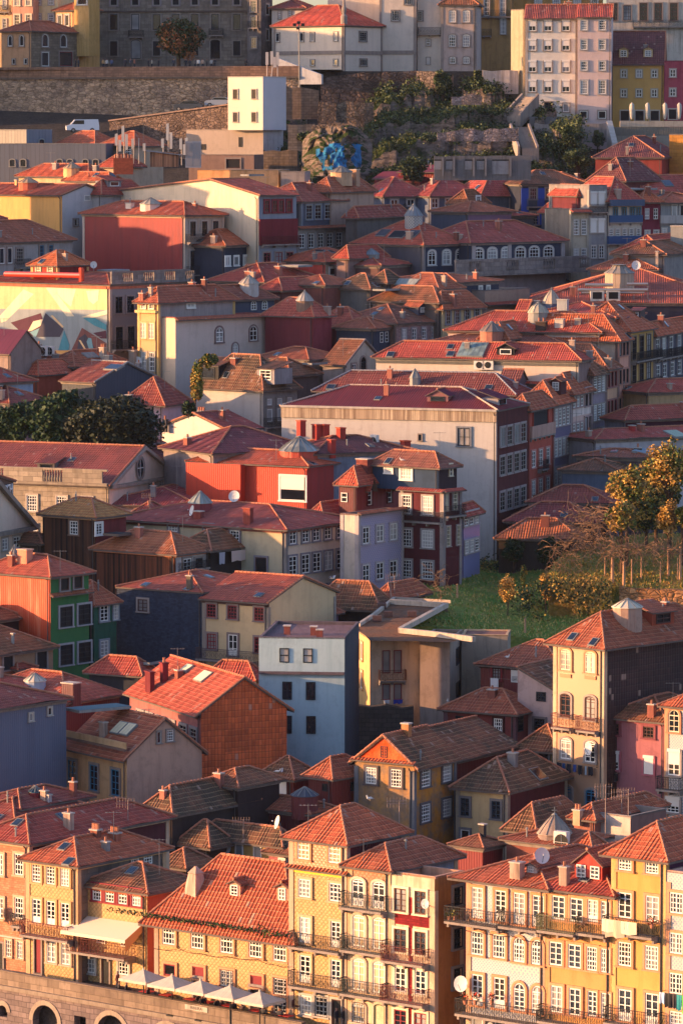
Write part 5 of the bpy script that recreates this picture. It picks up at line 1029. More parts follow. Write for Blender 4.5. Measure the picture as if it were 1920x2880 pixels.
h = House('house', 'old grey walled hip roof cottage with two satellite dishes', (765, 985, 1120), 108, b=420, top=28, a=36, wl=P('#6a645c'), wr=P('#6a645c'), rt=T6)
h = House('house', 'brown tiled roofs left of the grey cottage', (470, 700, 900), 92, b=420, top=38, a=36, wl=P('#8a4a3c'), rt=T2)
h = House('house', 'reddish hip roof with lead cone lantern and black flues', (285, 430, 730), 118, b=440, top=55, a=36, wl=P('#6a3a34'), rt=T4); h.lantern(570, 128, 100, 8, 45, LEAD, mat('seam', '#7a8284')); 
h = House('house', 'brown roof with pale sheet metal rooflight facing the street', (1130, 1415, 1560), 110, b=440, top=25, a=36, wl=P('#5a4c44'), rt=T2); h.sky(1218, 80, 130, 44, mat('seam', '#8a9088'))
h = House('house', 'mossy hip roof stepping down beside the rooflight', (1000, 1090, 1180), 62, b=400, top=5, a=36, wl=P('#5a4c44'), rt=T6)
# ------------------------------------------------------------------ upper town
tile(0, 340)
h = House('building', 'long yellow sunlit sheet-metal wall joined to a white gable', (-150, 393, 688), 468, b=840, top=405, a=42, roof='gabL', wl=mat('corr', '#cc964c', '#a0743c'), wr=P('#b8b0aa', '#8a8480', .4), rt=mat('tile', '#b84a2a', '#8a3a28', .15), corn=None, cat='building')
h.lantern(180, 425, 125, 35, 35, P('#c0603c'), mat('seam', '#b0906c')); h.chim(105, 405, 24, 30, P('#d8a060'), 0); h.chim(448, 560, 30, 100, P('#8a8078'), 1)
h.win('R', [475, 480], [640], 26, 44, 'n', STONE); h.win('R', [550, 605], [485], 40, 36, 'n', None, WHITE, pane='d')
h = House('building', 'lower white block with an air conditioner bracket under a red hip roof', (560, 640, 905), 445, b=800, top=372, at_='K', a=42, wl=P('#b8b0aa'), wr=P('#a8a09c'), rt=T4, cat='building'); h.dormer('R', 722, 415, 80, 38, P('#8a8480'), 'n', T4, WHITE, 1, 1, gab=False)
h = House('building', 'coral hip roofs with faceted orange lantern near the antenna house', (415, 690, 770), 370, b=640, top=330, a=42, wl=P('#b09888'), rt=T1, cat='building')
h = House('building', 'sunlit coral roof strip with canvas lantern left of the antennas', (120, 560, 720), 345, b=600, top=278, a=42, wl=P('#c8a070'), rt=mat('tile', '#b84a2a', '#8a3a28', .15), cat='building'); h.lantern(455, 325, 110, 25, 40, P('#d8a868'), mat('seam', '#b0906c'))
h = RB_ = House('town_house', 'huge dark red blank wall with carved stone balconied front', (522, 1165, 1412), 592, b=1020, top=515, a=42, wl=mat('corr', '#8a2c28', '#5a1c1e'), wr=P('#b09884', '#7a6a5c'), rt=mat('tile', '#b84a2a', '#8a3a28', .15), q=P('#b8a490'), corn=P('#c09878'))
h.win('R', [1213, 1286, 1356], [680], 36, 92, 'c', P('#b0a090'), BROWN, cols=2, rows=2); h.win('R', [1215, 1288, 1358], [885], 36, 140, 'c', P('#b0a090'), DKF, cols=2, rows=3); h.balc('R', 1170, 1418, 765, IRON, .8); h.balc('R', 1170, 1418, 970, IRON, .8)
h.win('R', [1215, 1288, 1358], [1040], 36, 60, 'n', P('#b0a090')); h.lantern(950, 545, 135, 20, 42, P('#d8c8b0'), mat('seam', '#a89c88')); h.chim(820, 548, 60, 28, P('#d8c8b0'), 0)
h = House('house', 'navy tiled house with four bright white casements beside stone balconies', (1405, 1416, 1990), 780, b=1030, at_='K', top=690, a=30, wl=P('#2c3444'), wr=P('#26303e'), rt=T2, WR=13)
h.win('R', [1433, 1487, 1548], [885], 26, 55, 'c', WHITE, cols=2, rows=1); h.band('R', 925, 60, P('#5a5a60'), x=1420, d=.1, name='stone_band')
h = House('town_house', 'grey shuttered old houses with iron balcony at the left edge', (-300, -160, 458), 742, b=1010, at_='R', top=640, a=30, wl=P('#9a9088'), wr=P('#9c948c', '#6a625c', .8), rt=T2, WL=8)
h.win('R', [12, 62], [850], 30, 100, 'n', STONE); h.win('R', [125], [845], 40, 90, 'c', STONE, IRONW); h.win('R', [262, 320], [830], 26, 95, 'c', STONE, BLUEF); h.balc('R', 90, 180, 925, IRON, .5)
h = House('house', 'bright red wall fragment at the left edge beside the old roof', (-80, -20, 22), 612, b=860, at_='R', a=38, roof='hip', wl=P('#a82a24'), rt=T4, WL=4)
h = House('building', 'zinc mansard block glowing on its sunny slope', (-120, 168, 330), 60, b=420, a=42, roof='flat', par=.1, wl=mat('seam', '#7a746a', '#5a5650'), wr=ZINC, flatm=ZINC, corn=LEAD, cat='building')
h.dormer('R', 260, 175, 44, 44, LEAD, 'a', ZINC, DKF) if False else h.win('R', [262], [138], 32, 42, 'ca', LEAD, DKF, cols=2, rows=2, pane='w')
h = House('building', 'long zinc mansard storey with arched attic windows', (-160, 668, 720), 148, b=480, a=12, roof='flat', par=.1, wl=mat('seam', '#565b64', '#44484f'), flatm=ZINC, corn=LEAD, cat='building', WR=8)
h.win('L', [80, 148, 378, 443, 540, 605], [265], 34, 42, 'ca', LEAD, DKF, cols=2, rows=2)
h = House('building', 'cream gabled bay with an arched window on the zinc mansard', (205, 352, 378), 215, b=440, a=12, roof='gabR', top=172, wl=P('#c8bca8'), rt=ZINC, amp=0, corn=P('#c8bca8'), capm=P('#c8bca8'), cat='building', WR=4, dp=False); h.win('L', [270], [260], 34, 46, 'ca', P('#b8ac98'), DKF, cols=2, rows=2)
h = House('house', 'coral hip roofs above the zinc attic, by the parked van', (360, 600, 760), 143, b=420, top=70, a=42, wl=P('#a08878'), rt=T1)
h = House('house', 'beige house with coral roof right behind the left antennas', (640, 850, 1030), 150, b=470, top=72, a=42, wl=P('#b09474'), rt=T1); h.win('L', [812], [195], 36, 60, 's', None)
h = House('house', 'lower coral roof half hidden by the antenna house', (640, 740, 900), 278, b=500, top=215, a=42, wl=P('#b09474'), rt=T4)
tile(600, 400)
h = WW = House('building', 'very long white corrugated side wall crossed by a stepped shadow', (-700, 285, 523), 335, b=860, top=238, a=44, roof='gabR', frac=.3, wl=mat('corr', '#d0bc9c', '#a8987c'), wr=mat('corr', '#7a8088', '#5a6068'), rt=mat('tile', '#b0452e', '#8a3a30', .1), corn=None, cat='building')
h.win('R', [335, 385, 425, 475], [405], 30, 75, 'c', REDF, REDF, cols=2, rows=3); b = MB(); K, u, n = h.fR; _, z1 = h.uz('R', 290, 485); _, z2 = h.uz('R', 290, 650); b.box(V((0, 0, z2 - h.O.z)) + n * .01, u * h.WR, n * .25, Z3 * (z1 - z2), P('#7a1a24')); b.build('loggia', h.o)
h.win('R', [335, 405, 475], [560], 40, 90, 'c', mat('plain', '#c8a0a0'), REDF, cols=2, rows=3); h.balc('R', 298, 528, 645, IRONR, .7); h.win('R', [335, 410, 478], [735], 42, 75, 'c', STONE, REDF, cols=2, rows=3)
for w_ in h.o.children:
    pass
h.sky(-180, 175, 60, 30, mat('metal', '#8a9aa0')) if False else None; h.sky(245, 210, 55, 30, GLASS2)
h = House('building', 'cream roof terrace block carrying phone masts and a shed', (-280, -120, 95), 300, b=700, a=44, roof='flat', par=.3, wl=P('#d8b070'), wr=P('#c0b0a0'), cat='building', Y=WW.K.y + 24)
TERR = h
h = House('town_house', 'slate clad attic house with four grey sash windows', (524, 552, 830), 366, b=720, top=262, a=30, wl=P('#333c4a'), wr=mat('corr', '#454c5a', '#343a46'), rt=mat('tile', '#9a4434', '#6a3a30', .3), q=P('#8a8a8c')); h.win('R', [600, 656, 718, 778], [442], 38, 88, 's', P('#8a8c90'), IRONW, cols=2, rows=4)
sl = h
h = House('town_house', 'stone house under the slate attic with six tall casements', (519, 532, 885), 538, b=735, Y=sl.K.y - 1.5, a=30, roof='flat', par=.05, wl=P('#8a8480'), wr=P('#9c948c', '#6a6460'), q=P('#a8a098')); h.win('R', [555, 613, 673, 730, 788, 845], [622], 34, 92, 'c', STONE, cols=2, rows=4); h.strip('R', 530, 540, T2, .6, .3)
h = House('house', 'brown roofed house with faded grey window wall in the centre gap', (833, 905, 1225), 458, b=720, top=358, a=24, wl=P('#5a5450'), wr=P('#5c5650', '#3c3a38', 1.), rt=T5)
h = House('house', 'coral roof with orange faceted cupola and lean stone gable', (610, 740, 1010), 300, b=640, top=228, a=30, wl=P('#b08a70'), rt=T2); h.lantern(805, 235, 140, 45, 40, P('#c89a6c'), mat('seam', '#7a7468')); h.chim(885, 255, 80, 80, P('#b88a64'), 0)
h = House('house', 'thin orange lit parapet wall behind the long white wall', (-100, 410, 420), 180, b=500, a=20, roof='flat', par=.1, wl=P('#d89858'), WR=4)
h = House('house', 'grey concrete hut with little conical dome', (425, 575, 600), 190, b=520, a=10, roof='flat', par=.1, wl=P('#8a8078'), WR=4)
DS = P('#343c4e')
h = DK = House('house', 'dark grey sided building with jewelled lantern and twin roof hatches', (885, 1322, 1600), 640, b=840, top=502, a=40, wl=mat('corr', '#4c4a50', '#3a383e'), wr=DS, rt=mat('tile', '#b0452e', '#8a3a30', .1), q=P('#8a7c74'), corn=P('#a89890'), cat='house')
h.win('R', [1373, 1465, 1550], [728], 46, 92, 'ca', P('#c0b4a8'), cols=2, rows=3); h.sky(1070, 575, 60, 45, P('#4a4c54')); h.sky(1258, 580, 60, 45, P('#4a4c54')); h.lantern(1260, 515, 115, 50, 75, mat('azul', '#9a9890', '#4a3040', 1.5), mat('seam', '#7a8084')); h.sky(1165, 585, 90, 48, DARK)
tile(1220, 400)
h = House('town_house', 'navy fronted long house with seven tall framed windows over a balustrade', (150, 226, 822), 630, b=1000, Y=DK.K.y + 4, top=505, a=42, WL=9, wl=DS, wr=DS, rt=mat('tile', '#9c3e34', '#7a3630', .1), corn=P('#a89890'), H=16)
NV = h
h.win('R', [278, 363, 450, 540, 627, 718], [710], 56, 88, 'ca', P('#c0b4a8'), cols=3, rows=4); h.band('R', 828, 160, P('#a08a84', '#7a6a68'), x=240, d=.15, name='render_panel'); h.win('R', [395, 480, 582, 668, 755], [930], 46, 90, 'c', P('#a89c94'), cols=2, rows=3)
K2, u2, n2 = h.fR; _, zb_ = h.uz('R', 240, 815); b = MB(); o = V((0, 0, zb_ - h.O.z)); BB = mat('block', '#a09084', '#6a605a')
for zz_, hh_, dd in ((-.5, .55, 2.2), (1.35, .25, 0)):
    b.box(o + n2 * (.0 if dd else 1.7) + Z3 * zz_ - u2 * 5, u2 * (h.WR + 7), n2 * (dd or .35), Z3 * hh_, BB)
x = -5
while x < h.WR + 1.5:
    if int((x + 5) / 2.4) % 3 == 1:
        for k_ in range(7): b.lathe(o + u2 * (x + .2 + k_ * .33) + n2 * 1.87 + Z3 * .05, [(.09, 0), (.12, .3), (.05, .8), (.1, 1.3)], 6, BB, cap=False)
    else: b.box(o + u2 * x + n2 * 1.75 + Z3 * .05, u2 * 2.4, n2 * .25, Z3 * 1.3, BB)
    x += 2.4
b.build('balustrade', h.o)
b = MB()
for uu in (.3, 7.2, h.WR - .8): b.box(V((0, 0, zb_ - h.O.z)) + u2 * uu + n2 * .003, u2 * .7, n2 * .12, Z3 * (h.K.z - zb_ - .45), P('#a89890'))
b.build('pilaster', h.o)
tile(600, 400)
BLU = P('#5c6678')
h = House('house', 'blue grey cottage with hip roof, westernmost of the three on the slope', (1045, 1074, 1362), 334, b=700, top=228, a=62, WL=8, wl=BLU, wr=BLU, rt=mat('tile', '#a84038', '#8a3a34', .1), Y=582); h.win('R', [1137, 1240], [382, 390], 44, 42, 'c', P('#a89c94'), cols=2, rows=1, skip=((0, 1), (1, 1)))
h = House('house', 'blue grey cottage with hip roof, middle one of the three on the slope', (1340, 1368, 1720), 334, b=700, top=228, a=62, WL=8, wl=BLU, wr=BLU, rt=mat('tile', '#a84038', '#8a3a34', .1), Y=581); h.win('R', [1392, 1480], [385], 40, 60, 'c', P('#a89c94'), cols=2, rows=2)
tile(1220, 400)
h = House('house', 'blue grey cottage with tallest red roof, easternmost of the three', (270, 300, 578), 328, b=700, top=190, a=62, WL=8, wl=BLU, wr=BLU, rt=mat('tile', '#a84038', '#8a3a34', .1), Y=580); h.win('R', [500], [388], 42, 60, 'c', P('#a89c94'), cols=2, rows=2)
h = House('house', 'little salmon house with broken roof and patched attic', (100, 212, 335), 372, b=640, Y=572, top=305, a=30, roof='hip', wl=P('#b8847c'), rt=T3, H=3, dp=False); h.win('R', [276], [365], 22, 48, 's', WHITE, cols=2, rows=3)
h = House('house', 'purple corrugated sided house under a ragged coral roof', (-10, 215, 486), 438, b=700, Y=562, top=380, a=50, wl=P('#4a5262'), wr=mat('corr', '#7a5a6e', '#4a3c50'), rt=T2)
h = House('house', 'sliver of coral roof below the blue grey cottage', (480, 490, 628), 462, b=700, Y=571, top=440, a=55, wl=P('#5a5a60'), rt=T4)
for nm, x0, x1, x2, y, t in (('left', 55, 62, 246, 190, 145), ('right', -100, -90, 26, 230, 190)):
    h = House('shed', 'small red corrugated shed ' + ('below the old concrete wall' if nm == 'left' else 'at the foot of the green slope'), (x0, x1, x2), y, b=560, top=t, at_='K', a=20, Y=592, roof='gabL', wl=MCORR, rt=MCORR, amp=0, capm=None, corn=None, H=7, dp=False)
h = House('house', 'tall dark blue shuttered house in the shadowed alley', (540, 553, 792), 258, b=700, Y=578, top=182, a=70, wl=P('#2e3444'), wr=P('#3a4252'), rt=T3, WR=9)
h.win('R', [622, 722], [325], 46, 70, 'c', STONE, IRONW, cols=3, rows=3); h.win('R', [630, 720], [480], 50, 80, 'c', STONE, IRONW, cols=3, rows=4); h.balc('R', 580, 780, 405, IRONB, .7)
b = MB(); K, u, n = h.fR
for x_ in (570, 672, 762):
    uu, z1 = h.uz('R', x_, 290); _, z2 = h.uz('R', x_, 520); b.box(V((0, 0, z2 - h.O.z)) + u * (uu - .5) + n * .01, u * 1., n * .08, Z3 * (z1 - z2), mat('plain', '#26489a'))
b.build('shutter', h.o)
h = House('house', 'brown roofs stepping up right of the shadowed alley', (785, 800, 985), 262, b=620, Y=590, top=195, a=50, wl=P('#5a3a38'), rt=T3); h.chim(900, 230, 30, 30, STONE, 0)
h = House('house', 'lower brown roof in the alley beside the cream corner', (795, 805, 960), 395, b=640, Y=578, top=322, a=50, wl=P('#4a3436'), rt=T3)
h = House('town_house', 'narrow pale house with white railings deep in the alley', (800, 806, 866), 430, b=700, Y=570, top=385, a=60, wl=P('#6a6e78'), wr=P('#7a7e88'), rt=T4, WL=5)
h.win('R', [832], [472, 590], 34, 60, 'c', None, cols=2, rows=2); h.balc('R', 810, 860, 540, mat('plain', '#b0b4bc'), .3); h.balc('R', 812, 860, 685, mat('plain', '#b0b4bc'), .3)
ra = 62
h = R1 = House('town_house', 'buff stone house with paired sash windows at the alley corner', (840, 862, 974), 430, b=860, a=ra, wl=P('#8a7c68'), wr=P('#b8a484', '#8a7c64'), rt=T4, q=P('#a8987c'), top=260, WL=7, roof='shedR') if False else None
h = R1 = House('town_house', 'buff stone house with paired sash windows at the alley corner', (840, 862, 974), 425, b=860, Y=560, a=ra, wl=P('#8a7c68'), wr=P('#b8a484', '#8a7c64'), roof='flat', par=.1, q=P('#a8987c'), H=18); h.win('R', [893, 941], [535, 718], 28, 95, 's', STW, cols=3, rows=5); h.strip('R', 425, 862, T4, .8, .3)
h = House('town_house', 'maroon attic with small window above the buff house', (880, 905, 970), 320, b=860, Y=563, a=ra, top=255, wl=P('#6a2a30'), rt=T4, H=6); h.win('R', [952], [352], 28, 60, 's', None)
def rs(lbl, x0, x1, y, wr, on=R1, **k): return House('town_house', lbl, (x0 - 8, x0, x1), y, on=on, a=ra, wl=P('#8a8078'), wr=wr, WL=10, H=17, **k)
h = R2 = rs('grey tiled house with four white roller shutters and roof terrace', 975, 1087, 300, P('#8a8480', '#6a6664'), roof='flat', par=.6, q=P('#a0988c')); h.win('R', [1003, 1052], [358, 528], 36, 80, 'nrR', STW, WHITE, pane='d'); h.win('R', [1003, 1052], [690], 30, 80, 'c', STW, cols=2, rows=4); h.balc('R', 978, 1085, 440, IRON, .6)
h = R3 = rs('glazed blue verandah house under red roof with rooflights', 1093, 1305, 358, P('#b8a890', '#8a8070'), top=225, rt=mat('tile', '#a84034', '#8a3a34', .1), WR=None); h.sky(1268, 298, 70, 50, mat('plain', '#9ab0b0'), nb=2)
h.band('R', 362, 40, mat('corr', '#3a4c64', '#2c3a50'), x=1095, d=.8, name='awning'); h.win('R', [1140, 1195, 1245, 1283], [452], 34, 90, 'c', None, BLUEF, cols=2, rows=2); h.balc('R', 1100, 1305, 505, mat('plain', '#1f4a78'), .3, .9, solid=mat('plain', '#2a4a6c')); h.win('R', [1112, 1155, 1198, 1240, 1284], [575], 24, 60, 's', STW, cols=3, rows=4); h.balc('R', 1085, 1295, 640, mat('plain', '#1f4a78'), .6, 1., solid=mat('plain', '#24466c'))
h = R4 = rs('crimson upper floor with two white sash windows', 1308, 1424, 365, P('#7a1f34'), top=300, rt=T1); h.win('R', [1338, 1392], [450], 30, 70, 's', P('#7a1f34'), cols=2, rows=3); h.win('R', [1340, 1396], [580], 28, 50, 's', STW, cols=3, rows=3); h.band('R', 530, 200, P('#b0a08c'), x=1310, d=.03, name='render_panel') if False else None
h = rs('grey fronted houses under coral roofs at the right edge', 1427, 1800, 382, P('#8a8884'), top=320, rt=T1); h.win('R', [1447], [565], 30, 50, 's', STW, cols=3, rows=3); h.win('R', [1510, 1560], [430], 28, 70, 'n', STW); h.balc('R', 1420, 1600, 510, STW, .3, 1., solid=P('#b0a498'))
h = House('house', 'coral hip roof rising behind the crimson upper floor', (1090, 1310, 1900), 352, b=800, Y=574, top=215, a=42, wl=P('#8a5a54'), rt=mat('tile', '#a84034', '#8a3a34', .1), H=10); h.sky(1465, 262, 60, 40, GLASS2)
h = House('house', 'orange red roof plane above the brown ridge at the right', (1140, 1450, 1900), 690, b=1100, top=592, a=20, Y=548, wl=P('#8a4a3c'), rt=mat('tile', '#b0402c', '#8a3a30', .1), H=9)
h = House('house', 'roof with weathered zinc housing at the right edge', (1430, 1450, 1800), 705, b=1100, top=630, a=20, Y=542, wl=P('#8a8078'), wr=P('#8a8078'), rt=T3, H=9); h.chim(1540, 640, 120, 110, LEAD, 0)
h = House('house', 'brown ridged roof running under the white vent pipes', (985, 1395, 1500), 800, b=1150, top=712, a=12, Y=540, wl=P('#8a5a4c'), rt=T2, H=9); h.chim(1402, 790, 22, 100, P('#c8a888'), 0)
h = BIG = House('market_hall', 'immense red roofed hall with huge faceted zinc lantern', (600, 1900, 2000), 1012, b=1320, top=790, a=4, Y=514, wl=P('#2c3040'), rt=mat('tile', '#a0422c', '#80382a', .2), cat='market hall', H=14, WR=24)
h.lantern(1165, 925, 185, 100, 55, mat('seam', '#a89078', '#7a6a5a'), mat('seam', '#8a8074', '#6a6258'), tip=.4)
h = House('house', 'dark coral roof line with dormer over the yellow stone house', (-340, 140, 400), 885, b=1150, top=835, a=36, wl=P('#343c4c'), rt=T2, WR=9); h.win('R', [290, 338], [930], 18, 50, 'c', WHITE, cols=2, rows=1)
h = House('house', 'terrace wall with peach fluted parapet behind the pale yellow house', (310, 320, 600), 960, b=1130, a=36, roof='flat', par=.5, wl=P('#a88a74'), wr=P('#a88468', '#8a6c58'), WL=6); h.strip('R', 1010, 320, T4, .8, .3)
tile(600, 400)
h = House('house', 'small building with glowing orange-red side and cream shuttered front', (394, 705, 1002), 752, b=870, top=672, a=40, wl=P('#c8402c'), wr=P('#c8a888'), rt=mat('tile', '#b84a2a', '#7a3a30', .2), H=5.5); h.win('R', [750, 842], [815], 40, 44, 'n', WHITE); h.sky(665, 690, 60, 14, DARK)
h = House('house', 'dark coral roof with white framed rooflight beside the orange gable', (300, 318, 680), 858, b=960, at_='R', top=770, a=36, wl=P('#343844'), rt=T4, H=3, WL=8); h.sky(520, 782, 120, 34, mat('plain', '#a89a88'))
h = House('house', 'tiny orange gable with a bright chimney, glowing in the sun', (178, 262, 300), 812, b=960, top=778, a=42, roof='gabR', wl=P('#d8683c'), rt=T2, H=4, corn=None, dp=False); h.chim(272, 800, 36, 30, P('#d8a868'), 1)
h = House('house', 'hip roof with pale cone cupola behind the glowing orange building', (775, 850, 1085), 712, b=900, top=638, a=36, wl=P('#8a6a60'), rt=T4); h.lantern(995, 712, 100, 5, 38, LEAD, mat('seam', '#7a8488')); 
h = House('house', 'brown ragged roof with brick chimney under the dark grey building', (1030, 1050, 1240), 775, b=905, at_='K', top=722, a=30, wl=P('#6a4a44'), rt=T4); h.chim(1100, 810, 70, 40, P('#8a5a48'), 1)
tile(0, 340)
h = House('house', 'coral roof corner catching sun left of the arch windowed attic', (900, 1050, 1440), 1100, b=1260, top=1025, a=40, Y=470, wl=P('#c8a468'), rt=T2) if False else None
# ------------------------------------------------------------------ the top of the picture
tile(0, 0)
h = SB = House('palace', 'big old ashlar palace with boarded windows behind the tree', (285, 1560, 1640), -140, Y=672, a=5, roof='flat', WR=20, wl=mat('block', '#8f8272', '#5c554e'), wr=mat('block', '#8a7c6e', '#5c554e'), corn=STONE, zb=74, cat='palace')
BO = P('#6a6a74')
h.win('L', [718, 853, 988, 1108, 1228, 1355, 1492], [5], 46, 60, 'n', SG, IRONW, pane='x'); h.win('L', [718, 853, 988, 1108, 1228, 1355, 1492], [140], 48, 98, 'n', STONE, DKF)
h.win('L', [718, 988, 1228, 1492], [305], 46, 92, 'n', STONE, DKF, pane='x'); h.win('L', [857, 1357], [310], 62, 120, 'na', STONE, DKF); h.balc('L', 815, 905, 232, IRON, .7); h.balc('L', 1320, 1408, 222, IRON, .7); h.band('L', 66, 8, P('#5a4c44'), x=1560, d=.3)
h = House('house', 'old stone corner house with pointed windows above the rampart', (10, 197, 495), 192, Y=655, a=38, top=138, wl=P('#b88a5c', '#8a6c4c'), wr=mat('stone', '#8a7862', '#5c5248'), rt=T2, zb=66, corn=None); h.win('L', [68, 140], [258], 26, 66, 'nA', STONE); h.win('L', [90, 165], [388], 18, 34, 'n', STONE); h.win('R', [285, 400], [255], 40, 80, 'nA', STONE, pane='h'); h.win('R', [285], [372], 46, 90, 'n', STONE, pane='h'); h.win('R', [415], [370], 80, 90, 'n', STONE, REDF, pane='h')
h.win('L', [75, 147], [505], 18, 80, 'n', STONE)
h = House('town_house', 'sunlit golden balconied house at the top left corner', (-80, 76, 90), -160, Y=668, a=20, wl=P('#d8b078'), WR=8, roof='flat', zb=76, corn=None); h.win('L', [32], [155], 24, 70, 'c', STW); h.win('L', [32], [20], 24, 70, 'c', STW); h.balc('L', 0, 70, 75, IRON, .5)
h = House('town_house', 'peach house with pale sash windows at the top left', (78, 208, 220), -160, Y=666, a=20, wl=P('#c89070'), WR=8, roof='flat', zb=76, corn=None); h.win('L', [110, 182], [130], 32, 76, 's', CREAMF, CREAMF); h.win('L', [110, 182], [5], 32, 60, 's', CREAMF, CREAMF)
h = House('town_house', 'pale yellow house with two shallow windows at the top left', (208, 366, 380), -160, Y=667, a=20, wl=P('#e0c888'), WR=8, roof='flat', zb=76, corn=None); h.win('L', [245, 325], [113], 30, 44, 's', STW); h.win('L', [245, 325], [8], 30, 46, 's', STW)
h = House('house', 'golden jettied house fragment catching low sun beside the palace', (348, 470, 628), 60, Y=664, a=38, top=25, wl=P('#d8a868'), wr=P('#d09a48'), rt=T2, zb=76); h.win('R', [520], [125], 34, 70, 'n', STONE); h.win('L', [380, 425], [130], 26, 70, 'n', STW)
h = House('house', 'bright ochre oriel high at the top left against the palace', (468, 560, 628), -120, Y=662, a=30, roof='flat', wl=P('#c89a4c'), wr=P('#c0903c'), zb=79, H=None, corn=None); h.win('L', [520], [10], 60, 40, 'n', STW, WHITE, pane='w')
tile(600, 0)
h = House('town_house', 'gloomy shuttered alley house between old palace and convent', (214, 300, 372), -60, Y=668, a=30, roof='flat', wl=mat('old', '#6a6460', '#4a4644'), zb=70, corn=None); h.win('L', [255], [40, 140, 270], 34, 70, 'c', STONE, IRONW); h.balc('L', 225, 290, 175, IRON, .5); h.win('R', [340], [60, 220], 20, 70, 'n', STONE)
WL_ = P('#cdbba4', '#9a8c7c', .5)
h = House('convent', 'white convent wing with small upper storey and brown hip roof', (368, 572, 722), 48, Y=668, a=14, top=5, wl=WL_, rt=T5, zb=76, cat='convent', WR=9); h.win('L', [417, 483], [92], 18, 52, 's', STONE); h.win('R', [620], [80], 32, 34, 'c', STONE)
h = House('convent', 'white convent front with corner bell finial and flame red hip roof', (380, 822, 1062), 152, Y=655, a=38, top=38, wl=WL_, wr=WL_, rt=mat('tile', '#b8402c', '#8a3a34', .1), zb=70, q=STONE, cat='convent', corn=P('#5a4c48'))
h.win('L', [406, 557, 624, 771], [235], 22, 56, 'n', STONE); h.win('L', [626, 771], [394], 22, 40, 'n', STONE); h.win('R', [940], [230], 44, 60, 'b', STONE); h.win('R', [943], [395], 42, 42, 'b', STONE); h.band('L', 318, 24, STONE, x=822, d=.12); h.band('R', 318, 24, STONE, x=822, d=.12)
p = h.K; b = MB(); b.lathe(V((0, 0, h.K.z - h.O.z)) + V((0, .3, 0)), [(.5, 0), (.5, 1.2), (.25, 1.5), (.4, 2.2), (.2, 2.8), (.12, 4.2), (.2, 4.5), (.04, 5.6)], 8, STONE); b.build('finial', h.o)
h = CB2 = House('convent', 'tall white church flank with grey corner pilasters', (1045, 1275, 1290), -200, Y=662, a=6, roof='flat', wl=WL_, zb=70, q=STONE, cat='convent', WR=14, corn=None); h.win('L', [1146], [100], 44, 62, 'b', STONE); h.win('L', [1225], [8], 40, 40, 'b', STONE); h.band('L', 318, 24, STONE, x=1275, d=.12)
h = House('convent', 'upper convent wall with a golden streak of sun under its cornice', (720, 1048, 1060), -200, Y=672, a=6, roof='flat', wl=WL_, zb=74, cat='convent', WR=8, corn=None)
h = House('convent', 'narrow white bay with little balcony beside the church flank', (1284, 1432, 1445), -160, Y=663, a=6, roof='flat', wl=WL_, zb=70, cat='convent', WR=8, corn=None); h.win('L', [1300], [100], 34, 60, 'b', STONE); h.win('L', [1352], [268], 24, 40, 's', STONE); h.win('L', [1352], [385], 20, 40, 's', STONE); h.balc('L', 1290, 1430, 215, IRON, .8)
tile(1220, 0)
h = House('town_house', 'rose beige house with arched white windows in grey frames', (43, 265, 280), 20, Y=661, a=6, top=-60, wl=P('#b09a8c'), rt=T3, zb=66, q=STONE, WR=10); h.win('L', [115, 203], [102, 255], 40, 76, 'ca', STONE, cols=3, rows=4); h.win('L', [116, 203], [380], 38, 40, 'ca', STONE, cols=3, rows=2)
h = House('town_house', 'shadowed ochre house with iron balconies behind the white block', (268, 485, 500), -160, Y=684, a=6, roof='flat', wl=P('#a87c3c', '#5a4a38', 1.), zb=70, WR=8, corn=None); h.win('L', [330, 432], [45], 34, 110, 'c', STONE); h.win('L', [435], [165], 34, 100, 'c', STONE); h.balc('L', 270, 485, 105, IRON, .7); h.balc('L', 270, 360, 225, IRON, .6)
h = House('town_house', 'orange house row with tall windows peeping above the white block', (485, 1060, 1080), -120, Y=690, a=4, roof='flat', wl=P('#b8873c'), zb=74, WR=8, corn=None); h.win('L', [655, 770, 900, 1010], [0], 40, 60, 'c', STW)
h = House('town_house', 'ruined white block with air conditioners and railing at top right', (1085, 1700, 1720), -200, Y=684, a=4, roof='flat', wl=P('#b8ac98', '#5a524a', 1.), zb=76, WR=8, corn=None); h.win('L', [1215], [80], 48, 95, 'c', STONE, DKF); h.win('L', [1130, 1318, 1410, 1508], [75], 48, 110, 'c', STONE, BROWN); h.balc('L', 1250, 1700, 168, IRON, .8)
h = WT = House('apartment_house', 'tall white apartment block with shuttered grey framed windows', (575, 905, 920), 112, Y=636, a=5, at_='K', roof='gabL', top=36, wl=P('#cdc3b2', '#a89c8c', .4), wr=P('#c8b8a8'), rt=T5, zb=63, WR=8, corn=P('#a89c90'), q=P('#a89c90'))
h.win('L', [618, 716, 829], [162, 285], 50, 66, 'sr', STONE, WHITE, cols=2, rows=2); h.win('L', [618, 716, 829], [420], 50, 66, 'sr', STONE, WHITE, cols=2, rows=2); h.win('L', [618, 716, 829], [543], 50, 72, 'sr', STONE, WHITE, cols=2, rows=2); h.door('L', 720, 685, 46, 84, 'x'); h.win('L', [830], [678], 40, 54, 'n', STONE)
h = House('apartment_house', 'pale pink apartment block beside the white one, windows multipaned', (905, 1117, 1130), 105, Y=634, a=5, roof='gabL', top=34, wl=P('#c8aca0', '#a88c84', .4), rt=T4, zb=62, WR=8, corn=P('#a89c90'))
